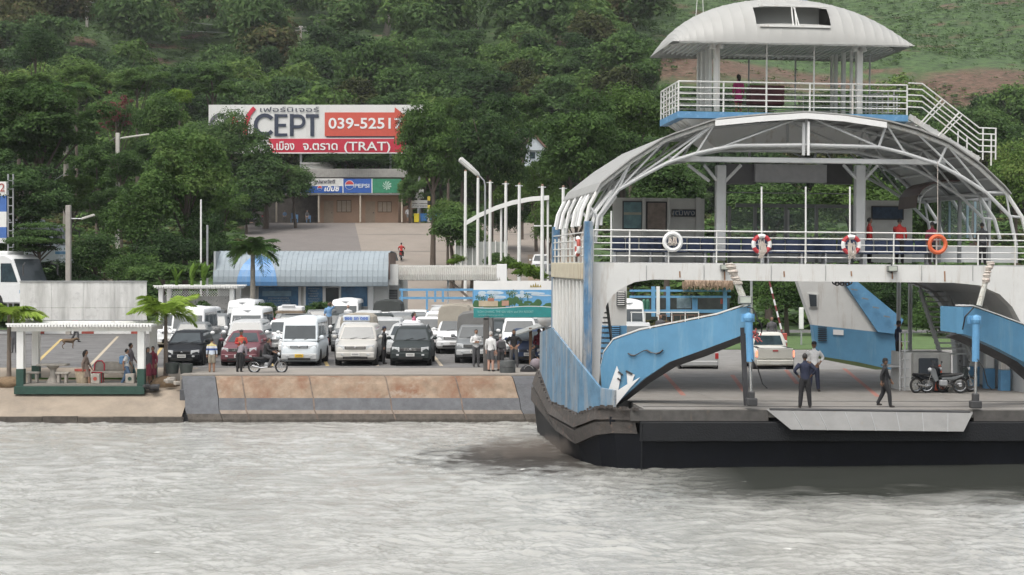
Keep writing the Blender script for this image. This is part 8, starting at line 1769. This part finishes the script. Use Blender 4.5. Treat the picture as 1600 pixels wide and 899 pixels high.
# ---- seen through the ferry: blue pavilion, thatch, fences, barrier
pv = thing('blue_pavilion', (0, 0, 0), 'blue framed open pavilion with a thatched roof seen under the ferry arch', 'pavilion'); DP = 100.0
for py in (454.5, 464): wb(984, py - 1.6, 1142, py + 1.6, DP, .15, BLUE, 'rail', pv)
wb(984, 484, 1142, 489, DP, .15, BLUE, 'rail', pv)
for px in (1021, 1044, 1133): wb(px - 3, 448, px + 3, 495, DP - .02, .2, BLUE, 'post', pv)
wb(1026, 448, 1031, 495, DP - .3, .25, WHITE, 'pipe', pv)
wb(980, 468, 992, 485, DP + .3, .5, M('drum_blue', (.03, .12, .42), .5), 'drum', pv); wb(1082, 466, 1090, 486, DP + .2, .2, BLUE, 'panel', pv)
wb(1058, 464, 1080, 482, DP + .5, .2, M('pale_blue_print', (.25, .32, .36), .6, var=.4, scale=3), 'notice_panel', pv); wb(985, 466, 1140, 500, DP + 3, .2, M('shop_back_dark', (.035, .04, .04), .9, var=.5, scale=1.5), 'back_wall', pv)
for px in (1006, 1012): MB().lathe([(.12, 0), (.12, .45), (.05, .6)], 8, c=(Wx(px, DP + .5), DP + .5, Wz(484, DP))).build('gas_bottle', M('bottle_green', (.1, .28, .18), .5), pv)
wb(1126, 467, 1130, 475, DP + .1, .1, REDP, 'red_sign', pv)
THM = M('thatch', (.28, .2, .14), .95, var=.3, scale=6, stretch=(1, 1, .15), bump=.6); g = random.Random(9)
m = MB(); m.prism([P(1066, 447, DP - .5), P(1146, 447, DP - .5), P(1146, 434, DP + 1.5), P(1072, 432, DP + 1.5)], (0, .2, -.1)); m.build('thatch_roof', THM, pv)
m = MB()
for k in range(260): px = g.uniform(1066, 1146); a_ = P(px, g.uniform(438, 445), DP - .55 - g.random() * .1); m.bar(a_, a_ + Vector((g.uniform(-.06, .06), -.05, -g.uniform(.15, .4))), .03, .01)
m.build('thatch_fringe', THM, pv)['kind'] = 'stuff'
wf = thing('white_pipe_fence', (0, 0, 0), 'white and rusty pipe fence in front of the blue pavilion', 'fence')
wb(985, 487.5, 1092, 489, 93, .06, WHITE, 'rail', wf)
for k in range(6): wb(986 + k * 21, 487, 987.4 + k * 21, 505, 93, .06, WHITE, 'post', wf)
for k in range(12): wb(1030 + k * 11, 492, 1030.8 + k * 11, 512, 92, .05, M('rust_rail', (.2, .12, .08), .8), 'picket', wf)
for py in (492, 503): wb(1026, py, 1165, py + 1, 92, .05, MATS['rust_rail'], 'rail', wf)
gr = MB(); gr.b(Wx(975, 92), Wx(1560, 100), 91.5, 112, 1.7, 1.83); tag(gr.build('grass_verge', M('lawn', (.07, .12, .035), .95, var=.3, scale=1.5, bump=.6)), kind='structure')
tag(MB().prism([(3.2, 76.0, 1.42), (3.2, 91.6, 1.79), (3.2, 91.6, 1.2), (3.2, 76.0, .9)], (30, 0, 0)).build('slipway_road', M('grey_road', (.2, .195, .185), .9, var=.15, scale=1, spots=((.14, .13, .12), 1.5, .5, .75))), kind='structure')
ba = thing('barrier_gate', (Wx(1223, 86), 86, 1.79), 'raised red and white striped barrier pole beyond the car deck', 'barrier'); MB().b(-.2, .2, -.15, .15, 0, 1.1).build('gate_box', REDP, ba, bevel=.03)
b0 = Vector((0, 0, 1)); b1 = P(1202, 440, 86) - ba.location
for k in range(9): MB().bar(b0.lerp(b1, k / 9), b0.lerp(b1, (k + 1) / 9), .14, .07).build('pole_band', WHITE2 if k % 2 else M('dark_red_paint', (.2, .05, .05), .6), ba)
g = random.Random(3)
motorbike((Wx(1216, 84), 84.6, 1.8), 'motorcycle beside the foot of the striped barrier', PG, R(80))
# power line pole and rocks beyond
pole_(1174, 437, 104, .07, 'thin pole with wires beyond the blue pavilion', mat=STEEL)
wn_ = thing('white_post_box', (Wx(1177 + 75, 96), 96, 1.8), 'narrow white box on a post beyond the car deck', 'post'); MB().b(-.12, .12, -.1, .1, .9, 2.1).build('box', WHITE, wn_, bevel=.02); MB().b(-.04, .04, -.04, .04, 0, .9).build('post', STEEL, wn_)
# ------------------------------------------------------------------ haze
hzm = bpy.data.materials.new('haze'); hzm.use_nodes = True; n_ = hzm.node_tree.nodes; n_.remove(n_['Principled BSDF'])
pv_ = n_.new('ShaderNodeVolumePrincipled'); pv_.inputs['Color'].default_value = (.93, .96, 1, 1); pv_.inputs['Density'].default_value = .00012; pv_.inputs['Anisotropy'].default_value = 0
hzm.node_tree.links.new(pv_.outputs[0], n_['Material Output'].inputs['Volume'])
tag(MB().b(-800, 800, -400, 1150, -4, 420).build('haze', hzm), 'thin pale haze over the bay and the hillside', 'haze', kind='stuff')

sm_ = bpy.data.materials.new('brown_exhaust_smoke'); sm_.use_nodes = True; n_ = sm_.node_tree.nodes; l_ = sm_.node_tree.links; n_.remove(n_['Principled BSDF'])
ps = n_.new('ShaderNodeVolumePrincipled'); ps.inputs['Color'].default_value = (.42, .36, .31, 1); l_.new(ps.outputs[0], n_['Material Output'].inputs['Volume'])
tc_ = n_.new('ShaderNodeTexCoord'); nz_ = n_.new('ShaderNodeTexNoise'); nz_.inputs['Scale'].default_value = 2.2; nz_.inputs['Detail'].default_value = 4; l_.new(tc_.outputs['Object'], nz_.inputs[0])
ln_ = n_.new('ShaderNodeVectorMath'); ln_.operation = 'MULTIPLY'; ln_.inputs[1].default_value = (1 / 2.0, 1 / 1.3, 1 / .55); l_.new(tc_.outputs['Object'], ln_.inputs[0])
le_ = n_.new('ShaderNodeVectorMath'); le_.operation = 'LENGTH'; l_.new(ln_.outputs[0], le_.inputs[0])
ma_ = n_.new('ShaderNodeMath'); ma_.operation = 'MULTIPLY_ADD'; l_.new(nz_.outputs[0], ma_.inputs[0]); ma_.inputs[1].default_value = -1.5; l_.new(le_.outputs['Value'], ma_.inputs[2])
mr_2 = n_.new('ShaderNodeMapRange'); mr_2.inputs[1].default_value = .25; mr_2.inputs[2].default_value = -.5; mr_2.inputs[3].default_value = 0; mr_2.inputs[4].default_value = .75; l_.new(ma_.outputs[0], mr_2.inputs[0]); l_.new(mr_2.outputs[0], ps.inputs['Density'])
so = MB().ball((0, 0, 0), (2.1, 1.4, .6), 20, 12).build('exhaust_smoke', sm_, loc=(.35, 57.0, .3)); tag(so, 'brown smoke and spray drifting over the water beside the left bow of the ferry', 'smoke', kind='stuff')
